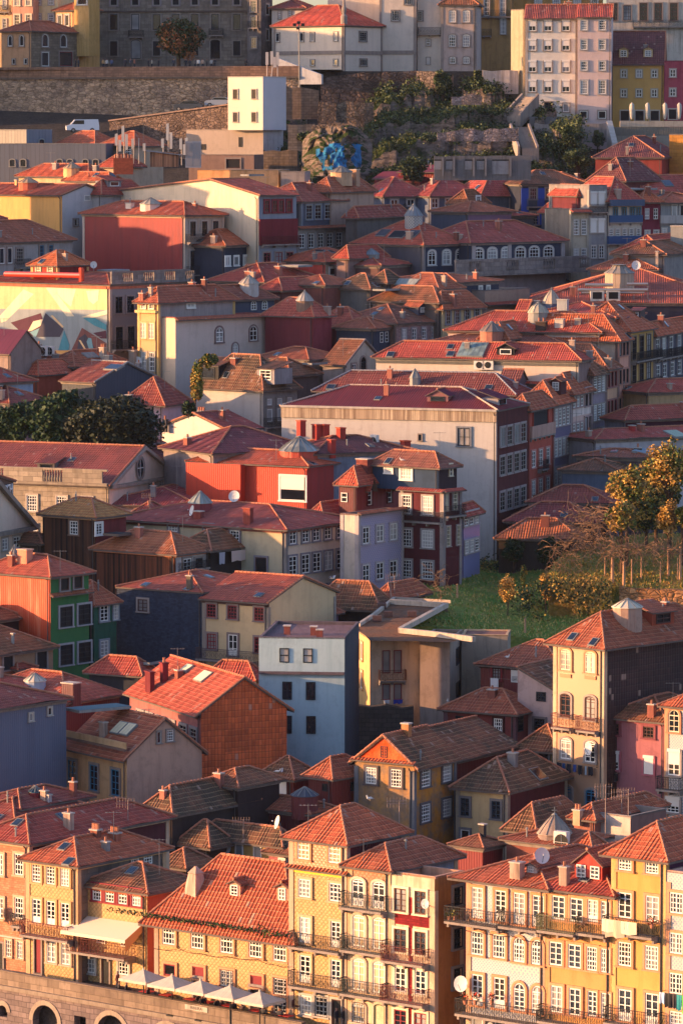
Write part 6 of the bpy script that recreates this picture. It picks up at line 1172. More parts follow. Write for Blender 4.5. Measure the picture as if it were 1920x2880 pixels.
h.win('L', [943, 1057], [158, 281], 40, 62, 's', P('#a8a098'), cols=3, rows=4); h.win('L', [943, 1057], [415], 40, 56, 's', P('#a8a098'), cols=3, rows=3); h.win('L', [943, 1057], [548], 42, 85, 's', P('#a8a098'), cols=4, rows=5); h.win('L', [940, 1057], [722], 48, 50, 'n', STONE, pane='x')
h = House('house', 'pale yellow flank wall left of the tall white block', (484, 560, 575), 80, Y=640, a=60, roof='flat', wl=P('#a09474'), wr=P('#b8a888'), zb=64, corn=None)
h = House('town_house', 'mustard house with two white gabled dormers above a terrace', (1124, 1445, 1460), 395, Y=638, a=5, top=205, wl=P('#c8963c', '#9a7434', .4), rt=TP, zb=62, WR=13, corn=P('#a88a5c'), roof='gabL', frac=.42)
h.win('L', [1194, 1290, 1386], [465, 588], 34, 46, 'c', P('#a89c84'), cols=2, rows=2); h.win('L', [1200, 1292, 1388], [728], 50, 62, 'n', STW, BROWN, pane='x'); h.dormer('L', 1192, 362, 58, 52, P('#d0a868'), 'c', P('#c8c0b4') and T2, depth=3); h.dormer('L', 1346, 362, 58, 52, P('#d0a868'), 'c', T2, depth=3)
h = House('town_house', 'raspberry house with white windows at the right edge', (1448, 1720, 1740), 405, Y=637, a=5, top=385, roof='flat', wl=P('#a03c4c'), zb=62, WR=10, corn=P('#8a3444')); h.win('L', [1502, 1600], [462, 583], 36, 46, 'c', P('#a8988c'), cols=2, rows=2); h.win('L', [1500, 1600], [720], 50, 60, 'n', STW, BROWN, pane='x')
h = House('house', 'brick red house with plum hip roof below the terrace', (1015, 1432, 1560), 985, Y=588, a=12, top=865, wl=P('#8a3428'), rt=TP, H=12); h.chim(1215, 970, 24, 42, STONE, 0)
h = House('house', 'low plum roof in front of the brick red house', (978, 1200, 1420), 1125, Y=572, a=30, top=998, wl=P('#6a3030'), rt=TP, H=9)
h = House('house', 'sunlit yellow brick tower fragment at the right edge', (1480, 1800, 1820), 870, Y=592, a=20, roof='flat', wl=mat('block', '#c88c40', '#9a6a30'), H=18, corn=None, WR=8)
# white tower house with antennas
tile(600, 0)
h = TWR = House('tower_house', 'modern white rounded tower house with narrow paired windows', (92, 312, 458), 487, Y=622, a=28, roof='flat', par=.1, wl=P('#d8c8ac', '#c0b098', .2), wr=P('#c0b6b4', '#a8a09c', .2), flatm=T1, corn=P('#c8bca8'), zb=at(312, 820, 622).z, cat='building')
h.win('L', [140, 257], [593, 738], 28, 58, 'c', STW, BROWN, cols=2, rows=1); b = MB(); b2 = h
h = House('building', 'grey beige concrete base and long low wall under the white tower', (-170, 314, 440), 822, Y=623.5, a=28, roof='flat', par=.1, wl=P('#9a8878', '#7a6c60', .6), wr=P('#b0a8a4'), flatm=P('#8a7c70'), corn=P('#a09080'), H=12, cat='building'); h.win('L', [172], [895], 24, 62, 'n', None, DKF, pane='x')
tile(0, 0)
h.win('L', [1245], [925], 105, 36, 'n', None, DKF, pane='x')
h = House('building', 'low beige workshop wall with dark gate behind the masts', (1190, 1600, 1640), 980, Y=604, a=14, roof='flat', par=.1, wl=P('#8a6a58', '#6a5248', .8), H=8, cat='building', WR=5); h.door('L', 1470, 1030, 90, 60)
# ------------------------------------------------------------------ ground
GM = mat('ground', '#3c3834', '#4a443c')
def sheet(name, xs, ys, zf, m, kind='structure'):
    b = MB(); 
    for i in range(len(xs) - 1):
        for j in range(len(ys) - 1):
            q = [(xs[i], ys[j]), (xs[i+1], ys[j]), (xs[i+1], ys[j+1]), (xs[i], ys[j+1])]
            b.face([V((x, y, zf(x, y))) for x, y in q], m, uv=q, smooth=True)
    return tag(b.build(name), kind=kind)
sheet('ground', [-400, -150, 150, 400], sorted(set([-300, -200, 0, 200, 651.8, 652] + [a for a, _ in ZT[1:-3]] + [900, 1200])), lambda x, y: (76.6 + max(0, y - 900) * .004 if y > 651.9 else zt(y) - 6 if y > 345 else 1.), GM)
b = MB(); b.face([V((-400, -300, 1.5)), V((400, -300, 1.5)), V((400, 262, 1.5)), V((-400, 262, 1.5))], mat('gloss', '#2a3a40')); tag(b.build('river'), kind='structure')
# quay wall with arches
tile(0, 2380)
ST = mat('stone', '#8a7870', '#54484a')
qa = onz(-200, 752, 10.0); qb = onz(1900, 1118, 10.0); qd = (qb - qa); qL = qd.length; qd.normalize(); qn = V((qd.y, -qd.x, 0))
q_o = empty('quay_wall', (qa.x, qa.y, 1)); tag(q_o, 'long granite quay wall with arched vaults below the promenade', 'quay wall')
def qx(x, y): 
    r = ray(x, y); t = (qa - CAM).dot(qn) / r.dot(qn); p = CAM + r * t; return (p - qa).dot(qd), p.z - 1
def qp(u, z, d=0.): return qd * u + Z3 * z + qn * d
b = MB(); arcs = []
for xc, w_, ytop, ybase, kind in ((20, 56, 995, 1075, 'n'), (288, 160, 985, 1190, 'a'), (505, 72, 1065, 1190, 'r'), (705, 190, 1045, 1260, 'a'), (1060, 200, 1110, 1400, 'a')):
    u0, zt0 = qx(xc - w_ / 2, ytop); u1, _ = qx(xc + w_ / 2, ytop); _, zb0 = qx(xc, ybase); arcs.append((u0, u1, zt0, max(0, zb0), kind))
zc_ = 7.9
U = 0.
for (u0, u1, z1, z0_, kd) in arcs:
    b.box(qp(U, 0, -.6), qd * (u0 - U), Z3 * zc_, qn * .6, ST)
    r = (u1 - u0) / 2; sp = z1 - (r if kd == 'a' else 0 if kd == 'r' else r); N_ = 10
    if z0_ > 0: b.box(qp(u0, 0, -.6), qd * (u1 - u0), Z3 * z0_, qn * .6, ST)
    if kd == 'r': b.box(qp(u0, z1, -.6), qd * (u1 - u0), Z3 * (zc_ - z1), qn * .6, ST)
    else:
        for i in range(N_):
            a0, a1 = math.pi * i / N_, math.pi * (i + 1) / N_; c = u0 + r
            pts = [(c - r * math.cos(a0), sp + r * math.sin(a0)), (c - r * math.cos(a1), sp + r * math.sin(a1))]
            b.face([qp(pts[0][0], pts[0][1]), qp(pts[1][0], pts[1][1]), qp(pts[1][0], zc_), qp(pts[0][0], zc_)], ST, uv=[(pts[0][0], pts[0][1]), (pts[1][0], pts[1][1]), (pts[1][0], zc_), (pts[0][0], zc_)])
            b.face([qp(pts[0][0], pts[0][1]), qp(pts[1][0], pts[1][1]), qp(pts[1][0], pts[1][1], -.6), qp(pts[0][0], pts[0][1], -.6)], ST)
            R_ = r + .32; P4 = [(c - rr * math.cos(aa), sp + rr * math.sin(aa)) for rr, aa in ((r - .02, a0), (R_, a0), (R_, a1), (r - .02, a1))]
            b.face([qp(x_, z_, .06) for x_, z_ in P4], P('#9a8670')); b.face([qp(P4[1][0], P4[1][1], .06), qp(P4[1][0], P4[1][1], 0), qp(P4[2][0], P4[2][1], 0), qp(P4[2][0], P4[2][1], .06)], P('#9a8670'))
    U = u1
b.box(qp(U, 0, -.6), qd * (qL - U), Z3 * zc_, qn * .6, ST); b.build('wall', q_o)
b = MB(); b.box(qp(0, -3, -9), qd * qL, Z3 * 11, qn * 7.9, mat('ground', '#6a5c50', '#4a4038')); 
b.box(qp(0, zc_ - .1, -1.), qd * qL, Z3 * .28, qn * 1.22, P('#8a7864')); b.build('promenade_deck', q_o)
b = MB(); b.face([qa + qp(-20, 5.3 - 10., 0), qa + qp(-20, 5.3 - 10., 14), qa + qp(qL, 5.3 - 10., 14), qa + qp(qL, 5.3 - 10., 0)], mat('ground', '#8a7a6a', '#6a5c50')); tag(b.build('quay_road'), kind='structure')
b = MB(); b.box(qp(0, zc_ + .18, -.42), qd * qL, Z3 * 1.0, qn * .42, mat('block', '#94806c', '#5c4c40')); b.build('parapet', q_o)
b = MB(); c, z_ = qx(1240, 1022); b.box(qp(c - 1.0, z_ - .16, .004), qd * 2.0, Z3 * .34, qn * .05, P('#b8a894')); S_ = b.build('name_plate', q_o)
def text(s, size, m, name, par, M, ext=.01):
    cu = bpy.data.curves.new('t', 'FONT'); cu.body = s; cu.size = size; cu.align_x = 'CENTER'; cu.align_y = 'CENTER'; cu.extrude = ext
    o = bpy.data.objects.new('t', cu); COL.objects.link(o); dg = bpy.context.evaluated_depsgraph_get(); me = bpy.data.meshes.new_from_object(o.evaluated_get(dg)); bpy.data.objects.remove(o)
    me.materials.clear(); me.materials.append(m)
    if not me.uv_layers: me.uv_layers.new(name='UVMap')
    return inst(name, me, par, M)
def tm(o, x, n): z = Z3; return Matrix(((x.x, z.x, n.x, o.x), (x.y, z.y, n.y, o.y), (x.z, z.z, n.z, o.z), (0, 0, 0, 1)))
text('·RIBEIRA·', .3, mat('plain', '#2c2824'), 'lettering', S_, tm(qp(c, z_ + .01, .06), qd, qn), .004)
tile(0, 1180)
K, u, n = CHB.fR; uu, zc = CHB.uz('R', 64, 440)
text('ICH', 1.5, mat('plain', '#d8d4cc'), 'lettering', CHB.wall, tm(V((0, 0, zc - CHB.O.z)) + u * (uu - .8) + n * .15, u, n), .06)
# ------------------------------------------------------------------ rampart and rock slope
tile(0, 0)
ra_ = at(-200, 464, 650); rb_ = at(1890, 454, 645)
RUB = mat('rubble', '#c0a486', '#76665a', .9)
def wallbox(name, label, a, b_, zbot, th, m, capm_=None, cat='stone wall', topb=None, n=24, rough=.0):
    o = empty(name, (a.x, a.y, zbot)); tag(o, label, cat); d = V((b_.x - a.x, b_.y - a.y, 0)); L = d.length; d.normalize(); nn = V((d.y, -d.x, 0)); B = MB()
    za, zb2 = a.z - zbot, b_.z - zbot; pr = None; n = max(1, int(L / 1.2)) if rough else 1
    for i in range(n + 1):
        t = i / n; z = za + (zb2 - za) * t + (rnd.uniform(-rough, rough) if rough else 0); off = rnd.uniform(0, rough) * .5
        cur = (d * L * t, z, off)
        if pr:
            p, q = pr, cur; N2 = nn
            f0, f1 = p[0] + N2 * p[2], q[0] + N2 * q[2]; g0, g1 = p[0] - N2 * th, q[0] - N2 * th; u0, u1 = p[0].length, q[0].length
            B.face([f0, f1, f1 + Z3 * q[1], f0 + Z3 * p[1]], m, [(u0, 0), (u1, 0), (u1, q[1]), (u0, p[1])]); B.face([f0 + Z3 * p[1], f1 + Z3 * q[1], g1 + Z3 * q[1], g0 + Z3 * p[1]], m, [(u0, 0), (u1, 0), (u1, th), (u0, th)]); B.face([g1, g0, g0 + Z3 * p[1], g1 + Z3 * q[1]], m)
        pr = cur
    B.face([V((0, 0, 0)), Z3 * za, -nn * th + Z3 * za, -nn * th], m); e = d * L; B.face([e, e - nn * th, e - nn * th + Z3 * zb2, e + Z3 * zb2], m)
    B.build('wall', o)
    if capm_:
        B = MB(); B.box(-nn * th + Z3 * (za + .004) - d * .1 - nn * .1, d * (L + .2) + Z3 * (zb2 - za), Z3 * .2, nn * (th + .35), capm_); B.build('coping', o)
    return o, d, nn
o, d, nn = wallbox('rampart', 'long mossy rubble rampart below the plaza with the lone tree', ra_, rb_, 52, 1.5, RUB)
B = MB(); Lr = (rb_ - ra_).length; B.box(Z3 * (ra_.z - 52 - .9) - nn * .0, d * Lr + Z3 * (rb_.z - ra_.z), Z3 * .3, nn * .3, P('#6a5a4a')); B.box(Z3 * (ra_.z - 52 - .6) + nn * .002, d * Lr + Z3 * (rb_.z - ra_.z), Z3 * 1.5, nn * .12, mat('stone', '#a07a60', '#6a564a')); B.build('parapet', o)
PLZ = ra_.z + .55
b = MB(); b.face([V((-120, 651.4, PLZ)), V((0, 646.6, PLZ)), V((0, 700, PLZ)), V((-120, 700, PLZ))][::1], mat('ground', '#5c5248', '#484038')); tag(b.build('plaza'), kind='structure')
# rising lane with inner wall
l0, l1 = at(690, 765, 634), at(1440, 662, 628)
wallbox('lane_wall', 'low reddish wall climbing beside the hill lane and its cars', l0, l1, 54, .6, mat('rubble', '#8f7868', '#5e5048', 1.1), P('#9a7a64'))
p0, p1 = at(500, 862, 629), at(1500, 676, 645); b = MB(); dd = V((0, 3.2, 0)); b.face([p0 - dd, p1 - dd, p1 + dd, p0 + dd], mat('ground', '#5a524c', '#4a4440')); b.face([p0 - dd - Z3 * 6, p1 - dd - Z3 * 6, p1 - dd, p0 - dd], mat('ground', '#5a524c', '#4a4440')); tag(b.build('lane'), kind='structure')
tile(600, 0)
# cliff mesh
def n2(x, y, s=1.):
    return sag(x / s, y / s) + .5 * sag(x / s * 2.1 + 7, y / s * 2.1) + .25 * sag(x / s * 4.3, y / s * 4.3 + 3)
RK = mat('rock', '#8c7c70', '#36451f')
x0c, x1c = at(90, 300, 630).x, at(2300, 300, 630).x
def cz(x, y):
    t = max(0, min(1, (y - 585) / 58)); st = math.floor(t * 4 + n2(x, y, 11) * 2.4) / 4; z = 57 + 19 * (t * .45 + max(0, min(1.05, st)) * .5)
    lf = max(0, min(1, (6 - x) / 5)) * (1 if y > 606 else .5)
    return min(z + n2(x, y, 6) * 2.6 + abs(n2(x + 50, y, 2.2)) * 2.2 - 1.5 - 5 * lf, 76)
b = MB(); nx, ny = 170, 110; X = [x0c + (x1c - x0c) * i / nx for i in range(nx + 1)]; Yv = [583 + 68 * j / ny for j in range(ny + 1)]
H_ = [[cz(x, y) for y in Yv] for x in X]
for i in range(nx):
    for j in range(ny):
        q = [(X[i], Yv[j], H_[i][j]), (X[i+1], Yv[j], H_[i+1][j]), (X[i+1], Yv[j+1], H_[i+1][j+1]), (X[i], Yv[j+1], H_[i][j+1])]
        b.face([V(p) for p in q], RK, [(p[0], p[2]) for p in q], smooth=False)
tag(b.build('rocky_hillside'), kind='structure')
def rwall(lbl, x0, y0, x1, y1, Y0, Y1, hgt, m=None, th=.8, capm_=None, rough=.25, nm='stone_wall'):
    a, c = at(x0, y0, Y0), at(x1, y1, Y1); k = (CAM - a).length / F / 2.24; return wallbox(nm, lbl, a, c, min(a.z, c.z) - hgt * k, th, m or mat('rubble', '#7a6858', '#3c382e', 1.), capm_, rough=rough)
DRK = mat('rubble', '#6a5a52', '#2e2a28', .8)
rwall('dark sooty retaining wall right under the white convent', 675, 475, 1275, 450, 645, 645, 260, DRK)
rwall('dark retaining wall continuing toward the ivy clad corner', 1275, 448, 1500, 470, 645, 643, 150, mat('rubble', '#8a786a', '#4a4238', 1.))
rwall('pale sloping white wall wedge rising behind the white tower house', 410, 368, 680, 470, 646, 644, 60, P('#b8b4b0'), rough=0)
rwall('patched stone wall block beside the rising stair', 440, 545, 665, 560, 634, 634, 190, mat('stone', '#8a7462', '#5a4c42'))
rwall('brownish rough buttress wall beneath the sooty wall', 655, 640, 1010, 650, 632, 632, 230, mat('rubble', '#8f7864', '#5a4a40', 1.))
rwall('second rough buttress tier, lower and paler', 470, 790, 640, 790, 622, 622, 160, mat('stone', '#8a7868', '#5a4c42'))
rwall('low broken wall above the blue painted rock', 620, 780, 900, 770, 615, 614, 60, mat('rubble', '#8a7666', '#4a4238', 1.2))
rwall('stone masonry wall at the foot of the white tower', 315, 945, 530, 950, 612, 611, 170, mat('stone', '#7c6a58', '#4a3e34'))
tile(1220, 0)
rwall('grey broken terrace wall across the green slope', 20, 830, 530, 805, 603, 603, 60, mat('rubble', '#a0908c', '#5a5450', 1.3))
rwall('heap-like stone wall stub high on the green slope', 110, 610, 300, 600, 620, 620, 50, mat('rubble', '#a0908c', '#5a5450', 1.3))
rwall('ruined white plastered wall with doorway below the yellow flank', 305, 440, 530, 440, 640, 640, 150, P('#b8a89c', '#5a4c44', 1.))
rwall('long old concrete wall with blind bays above the red sheds', 0, 985, 610, 980, 575, 575, 150, P('#6a6664', '#3a3836', 1.), rough=.05)
rwall('grey terrace wall below the white apartment block', 600, 735, 950, 735, 630, 630, 60, P('#6a6664', '#3a3836', 1.), rough=0)
rwall('patched retaining wall overgrown beneath the apartment blocks', 630, 775, 1095, 775, 629, 629, 120, P('#8a8078', '#3e4436', 1.))
rwall('pale buttress edge sloping down beside the overgrown wall', 1085, 760, 1120, 900, 624, 620, 60, P('#b8ac9c'), rough=0)
rwall('restaurant terrace wall with grey slatted screen', 1130, 800, 1700, 800, 626, 626, 60, mat('corr', '#6a6458', '#4a463e'), rough=0)
rwall('beige parapet of the restaurant terrace', 1170, 762, 1700, 762, 627, 627, 36, P('#b0a088'), rough=0)
rwall('dark lower terrace band supporting the restaurant', 1120, 855, 1700, 855, 625, 625, 110, P('#8a8070'), rough=0)
tile(1220, 0)
b = MB(); a = at(0, 985, 574.9)
for i, (x0, x1) in enumerate(((0, 45), (75, 115), (195, 240), (268, 315), (365, 470))):
    for (y0, y1, m_, d_) in ((1005, 1012, DARK, .05), (1014, 1068 + 30 * (i == 4), P('#8a8684', '#5a5654', 1.), .04)):
        p, q = at(x0, y1, 574.9), at(x1, y0, 574.9); b.box((p.x, p.y, p.z), (q.x - p.x, 0, 0), (0, -d_, 0), (0, 0, q.z - p.z), m_)
    p, q = at(x1 + 4, 1110, 574.9), at(x1 + 16, 992, 574.9); b.box((p.x, p.y, p.z), (q.x - p.x, 0, 0), (0, -.25, 0), (0, 0, q.z - p.z), P('#7a7674', '#4a4644', 1.))
CWALL = [o_ for o_ in bpy.data.objects if o_.get('label', '').startswith('long old concrete')][0]; bo = b.build('blind_bay', CWALL); bo.location = -V(CWALL.location)
# stairs
def stairs(lbl, xa, ya, xb, yb, Ya, Yb, w=2.2):
    a, c = at(xa, ya, Ya), at(xb, yb, Yb); o = empty('stairway', tuple(a)); tag(o, lbl, 'stairway'); B = MB(); n_ = max(6, int(abs(c.z - a.z) / .22)); d = c - a
    dh = V((d.x, d.y, 0)); s_ = V((dh.y, -dh.x, 0)).normalized()
    for i in range(n_): B.box(d * (i / n_) - s_ * w / 2 - Z3 * 1.5, dh / n_, s_ * w, Z3 * (1.5 + d.z / n_), STONE)
    B.build('steps', o); B = MB(); pa_ = d * 0 - s_ * (w / 2 + .3); B.box(pa_ - Z3 * 1.6, d, s_ * -.3, Z3 * 2.1, P('#9a8c80')); B.box(d * 0 + s_ * (w / 2) - Z3 * 1.6, d, s_ * .3, Z3 * 2.1, P('#8a7c70')); B.build('side_wall', o)
stairs('short stone stair with sloping parapet beside the white tower', 490, 740, 610, 610, 630, 634)
tile(1220, 0)
stairs('long narrow stair climbing under the ruined doorway', 600, 945, 545, 800, 606, 624, 2.)
# blue painted rock
tile(600, 0)
def paint(x0, x1, y0, y1, Y):
    B = MB(); bl = mat('old', '#2c749c', '#1c4c6c'); nx, ny = 64, 46; a, c = at(x0, y1, Y), at(x1, y0, Y)
    def f(i, j):
        x = a.x + (c.x - a.x) * i / nx; z = a.z + (c.z - a.z) * j / ny; m = 1 - abs(i / nx * 2 - 1) ** 3
        return V((x + n2(z, x, 1.5) * .3, Y + abs(n2(x, z * 1.3, 2.)) * 3 + j * .13 + (1 - m) * 7 + n2(x, z, .7) * .7, z - (1 - m) * 2.5 * j / ny + n2(x + 9, j * .3, 1.5) * .9 * (j / ny)))
    for i in range(nx):
        for j in range(ny):
            s_ = n2(i * .17, j * .035, 1.) + n2(i * .3, j * .18, 1.3) * .8; p = [f(i, j), f(i+1, j), f(i+1, j+1), f(i, j+1)]
            B.face(p, bl if (s_ > .1 and 12 < i < 56 and 4 < j < 31) else RK, [(q.x, q.z) for q in p])
    return tag(B.build('painted_rock'), 'rock outcrop splashed with bright blue paint streaks', 'rock')
paint(555, 1005, 790, 1110, 596)
# shadow-casting hill to the left, beyond the frame
def ridge(y):
    return 0
# ------------------------------------------------------------------ garden
G1, G2_ = mat('ground', '#46602a', '#6a7030'), mat('ground', '#5c6a2a', '#9a7a3c')
tile(1220, 1600)
def patch(name, rows, m, th=1.5, bump_=.25, nu=30, nv=16, kind='structure', label=None, cat=None):
    """surface through rows of tile points (x, y, Y); front skirt"""
    B = MB(); R = [[at(*p) for p in r] for r in rows]
    def S_(s, t):
        s *= len(R) - 1; i = min(int(s), len(R) - 2); f = s - i
        def ln(r): k = t * (len(r) - 1); j = min(int(k), len(r) - 2); g = k - j; return r[j] * (1 - g) + r[j+1] * g
        p = ln(R[i]) * (1 - f) + ln(R[i+1]) * f; return p + Z3 * n2(p.x, p.y, 2.5) * bump_
    G = [[S_(i / nv, j / nu) for j in range(nu + 1)] for i in range(nv + 1)]
    for i in range(nv):
        for j in range(nu): B.face([G[i][j], G[i][j+1], G[i+1][j+1], G[i+1][j]], m, smooth=True)
    for j in range(nu): B.face([G[0][j] - Z3 * th, G[0][j+1] - Z3 * th, G[0][j+1], G[0][j]], m)
    for i in range(nv): B.face([G[i][0], G[i+1][0], G[i+1][0] - Z3 * th, G[i][0] - Z3 * th], m); B.face([G[i+1][nu], G[i][nu], G[i][nu] - Z3 * th, G[i+1][nu] - Z3 * th], m)
    o = B.build(name); 
    if label: tag(o, label, cat)
    return tag(o, kind=kind) if kind else o, G
LWN, GL = patch('garden_ground', [[(-190, 350, 393), (200, 385, 394), (480, 425, 396), (760, 440, 397), (1050, 430, 398)], [(-190, 255, 402), (200, 270, 402), (480, 300, 404), (800, 330, 405), (1100, 330, 405)], [(-160, 130, 416), (150, 110, 418), (400, 130, 420), (700, 200, 416), (1100, 250, 414)], [(0, 0, 430), (150, -30, 434), (420, -40, 438), (700, 60, 424), (1100, 200, 420)], [(60, -40, 440), (150, -50, 445), (420, -80, 448), (700, 0, 430), (1100, 150, 424)]], mat('ground', '#527a30', '#8a8040'), 3.)
TER, GT = patch('terrace_ground', [[(720, 70, 408), (1000, 95, 408), (1170, 110, 407), (1400, 130, 406), (1750, 145, 405)], [(720, 20, 414), (1000, 30, 414), (1200, 50, 413), (1400, 60, 413), (1750, 60, 412)], [(780, -60, 424), (1000, -60, 424), (1200, -80, 424), (1400, -90, 424), (1750, -90, 424)], [(840, -180, 440), (1000, -190, 440), (1200, -200, 440), (1400, -220, 440), (1750, -230, 440)]], mat('ground', '#5f6a2a', '#a0743c'), 6., .5)
wallbox('terrace_wall', 'sunlit orange rubble wall holding up the vine terrace', at(1165, 115, 406.5), at(1900, 150, 404), 17, 1., mat('rubble', '#c08a5c', '#9a6a44', 1.1), rough=.1)
# leaf scatter
def leaves(B, c, rad, n, size, mats, flat=.0, shell=.35):
    for _ in range(n):
        while True:
            p = V((rnd.uniform(-1, 1), rnd.uniform(-1, 1), rnd.uniform(-1, 1)))
            if shell < p.length <= 1: break
        q = V((c[0] + p.x * rad[0], c[1] + p.y * rad[1], c[2] + p.z * rad[2])); s_ = size * rnd.uniform(.6, 1.3)
        x = V((rnd.gauss(0, 1), rnd.gauss(0, 1), rnd.gauss(0, .7))).normalized(); y = (x.cross(V((rnd.gauss(0, 1), rnd.gauss(0, 1), rnd.gauss(0, 1))))).normalized()
        B.face([q - x * s_ * .5, q - y * s_ * .35, q + x * s_ * .5, q + y * s_ * .35], rnd.choice(mats), uv=[(0, 0)] * 4)
L1 = [mat('leaf', '#1c3216', '#2c421c'), mat('leaf', '#162a14', '#263c1a')]; L2 = [mat('leaf', '#202a16', '#30341c'), mat('leaf', '#1e2414', '#2c301a')]
L3 = [mat('leaf', '#8a7a34', '#b8883c'), mat('leaf', '#5c6428', '#8a7a30'), mat('leaf', '#3c4c20', '#5a6428')]; L4 = [mat('leaf', '#6a5a2c', '#a0743c'), mat('leaf', '#b0883c', '#c89a4c')]
L5 = [mat('leaf', '#26381c', '#384622'), mat('leaf', '#2e3a20', '#44482a'), mat('leaf', '#7a4a2c', '#9a6438')]
def tree(label, x, y, Y, w, h, lv, trunk=.3, n=60, per=60, size=.35, cat='tree', name='tree', clump=.26, zfoot=None, stems=1, flat=1.):
    """crown centre at (x,y); w,h crown size in tile px"""
    c = at(x, y, Y); k = Y / F / 2.24; W, H2 = w * k / 2, h * k / 2; fz = zfoot if zfoot is not None else zt(Y)
    fz = min(fz, c.z - H2 * .6); o = empty(name, (c.x, c.y, fz)); tag(o, label, cat); cz_ = c.z - fz; B = MB(); bk = mat('bark', '#5a4636')
    hubs = []
    for i in range(n):
        while True:
            p = V((rnd.uniform(-1, 1), rnd.uniform(-1, 1), rnd.uniform(-1, 1)))
            if p.length < 1 and (p.length > .35 or rnd.random() < .25): break
        q_ = p.normalized(); sc_ = rnd.uniform(.85, 1.05) * (1 + .55 * n2(q_.x * 2.2 + x, q_.z * 2.2 + q_.y * 1.5 + y, 1.)); hubs.append(V((p.x * W * (1 - clump) * sc_, p.y * W * .9 * (1 - clump), cz_ + p.z * H2 * (1 - clump) * sc_)))
    for t in range(stems):
        a = rnd.uniform(0, 6.28); f = V((math.cos(a), math.sin(a), 0)) * trunk * 1.2 * (stems > 1); top = V((0, 0, cz_ - H2 * .25)) + f * 3
        mid = f * 2 + V((rnd.uniform(-.2, .2), 0, cz_ * .5)); B.tube(f - Z3 * .5, mid, trunk, bk, 8, trunk * .75); B.tube(mid, top, trunk * .75, bk, 8, trunk * .5)
        for hb in hubs[t::stems][::2]: B.tube(mid.lerp(top, rnd.uniform(.2, 1)), hb, trunk * .25, bk, 4, trunk * .06)
    B.build('trunk', o); B = MB()
    for hb in hubs:
        r = clump * rnd.uniform(.7, 1.3); lm = rnd.choice(lv); leaves(B, hb, (W * r, W * r, H2 * r * flat), per, size, [lm, lm, rnd.choice(lv)])
    B.build('crown', o); return o
tile(0, 0)
tree('lone rust tipped tree standing on the old plaza', 1128, 235, 656, 340, 270, L5, .35, 150, 90, .42, zfoot=PLZ)
tile(0, 760)
tree('large dark green tree behind the plum roofs', 390, 970, 452, 500, 440, L1, .5, 190, 110, .5, zfoot=34)
tree('broad brown-black tree beside the green one', 720, 985, 449, 660, 450, L2, .5, 220, 110, .5, zfoot=33)
tree('dark laurel mass filling the gap between green and brown trees', 560, 980, 451, 420, 360, L1 + L2, .3, 110, 100, .5, zfoot=33)
tree('low dark bushes at the left foot of the green tree', 90, 980, 455, 320, 360, L1, .25, 90, 90, .45, name='bush', cat='bush', zfoot=33)
tree('ivy tangle climbing high against the white wall', 1240, 700, 466, 110, 300, L3, .15, 60, 60, .3, name='ivy', cat='ivy', zfoot=36)
tree('bushy ivy head glowing at its top by the white wall', 1320, 570, 466, 120, 110, L3, .12, 30, 50, .3, name='ivy', cat='ivy', zfoot=44)
tree('dark ivy foot beside the pinkish cottage', 1190, 880, 462, 110, 140, L1, .15, 30, 50, .3, name='ivy', cat='ivy', zfoot=35)
tile(1220, 1180)
tree('tall golden leaved tree at the right edge of the garden', 1480, 310, 424, 380, 400, L3 + L4, .28, 90, 50, .33, zfoot=24)
tree('golden brown tree in front, middle of the garden', 1215, 420, 418, 270, 300, L3 + L4, .22, 70, 50, .33, zfoot=24)
tree('bronze leaved tree spreading left over the vines', 1180, 620, 414, 250, 260, L4 + L3, .2, 60, 50, .3, zfoot=24)
tree('dark leaved tree behind the golden ones', 1330, 570, 430, 320, 340, L1 + L3, .22, 70, 50, .35, zfoot=24)
tree('small tree with copper leaves near the right border', 1470, 620, 420, 170, 260, L4, .15, 40, 50, .3, zfoot=24)
tree('dense dark tree filling the garden corner behind the bronze tree', 1400, 430, 432, 360, 420, L1 + L3, .25, 110, 60, .36, zfoot=24)
tree('palm-like shrub at the right edge of the terrace', 1560, 610, 419, 100, 150, L3, .15, 30, 40, .4, zfoot=24, name='shrub', cat='shrub')
tree('dark evergreen shrub behind the garden roof', 500, 830, 430, 180, 190, L1, .2, 50, 60, .3, name='shrub', cat='shrub', zfoot=24)
tree('dark shrub between roof and terrace slope', 720, 830, 426, 190, 200, L1, .2, 50, 60, .3, name='shrub', cat='shrub', zfoot=24)
tree('dark palm in the shade by the iron railing', 90, 880, 432, 130, 130, L1, .2, 30, 60, .35, zfoot=24)
tile(1220, 1600)
tree('slender golden sapling on the green lawn', 470, 130, 404, 140, 230, L4, .07, 45, 34, .2, zfoot=21)
tree('golden bush hanging at the terrace corner', 700, 110, 408, 110, 200, L4, .08, 40, 34, .22, zfoot=21)
tree('small yellow weed clump beside the sapling', 590, 170, 412, 60, 60, L3, .05, 12, 30, .2, name='shrub', cat='shrub')
tree('thin sapling shaded behind the golden one', 560, 40, 414, 60, 180, L3, .05, 16, 30, .2, zfoot=21)
b = MB()
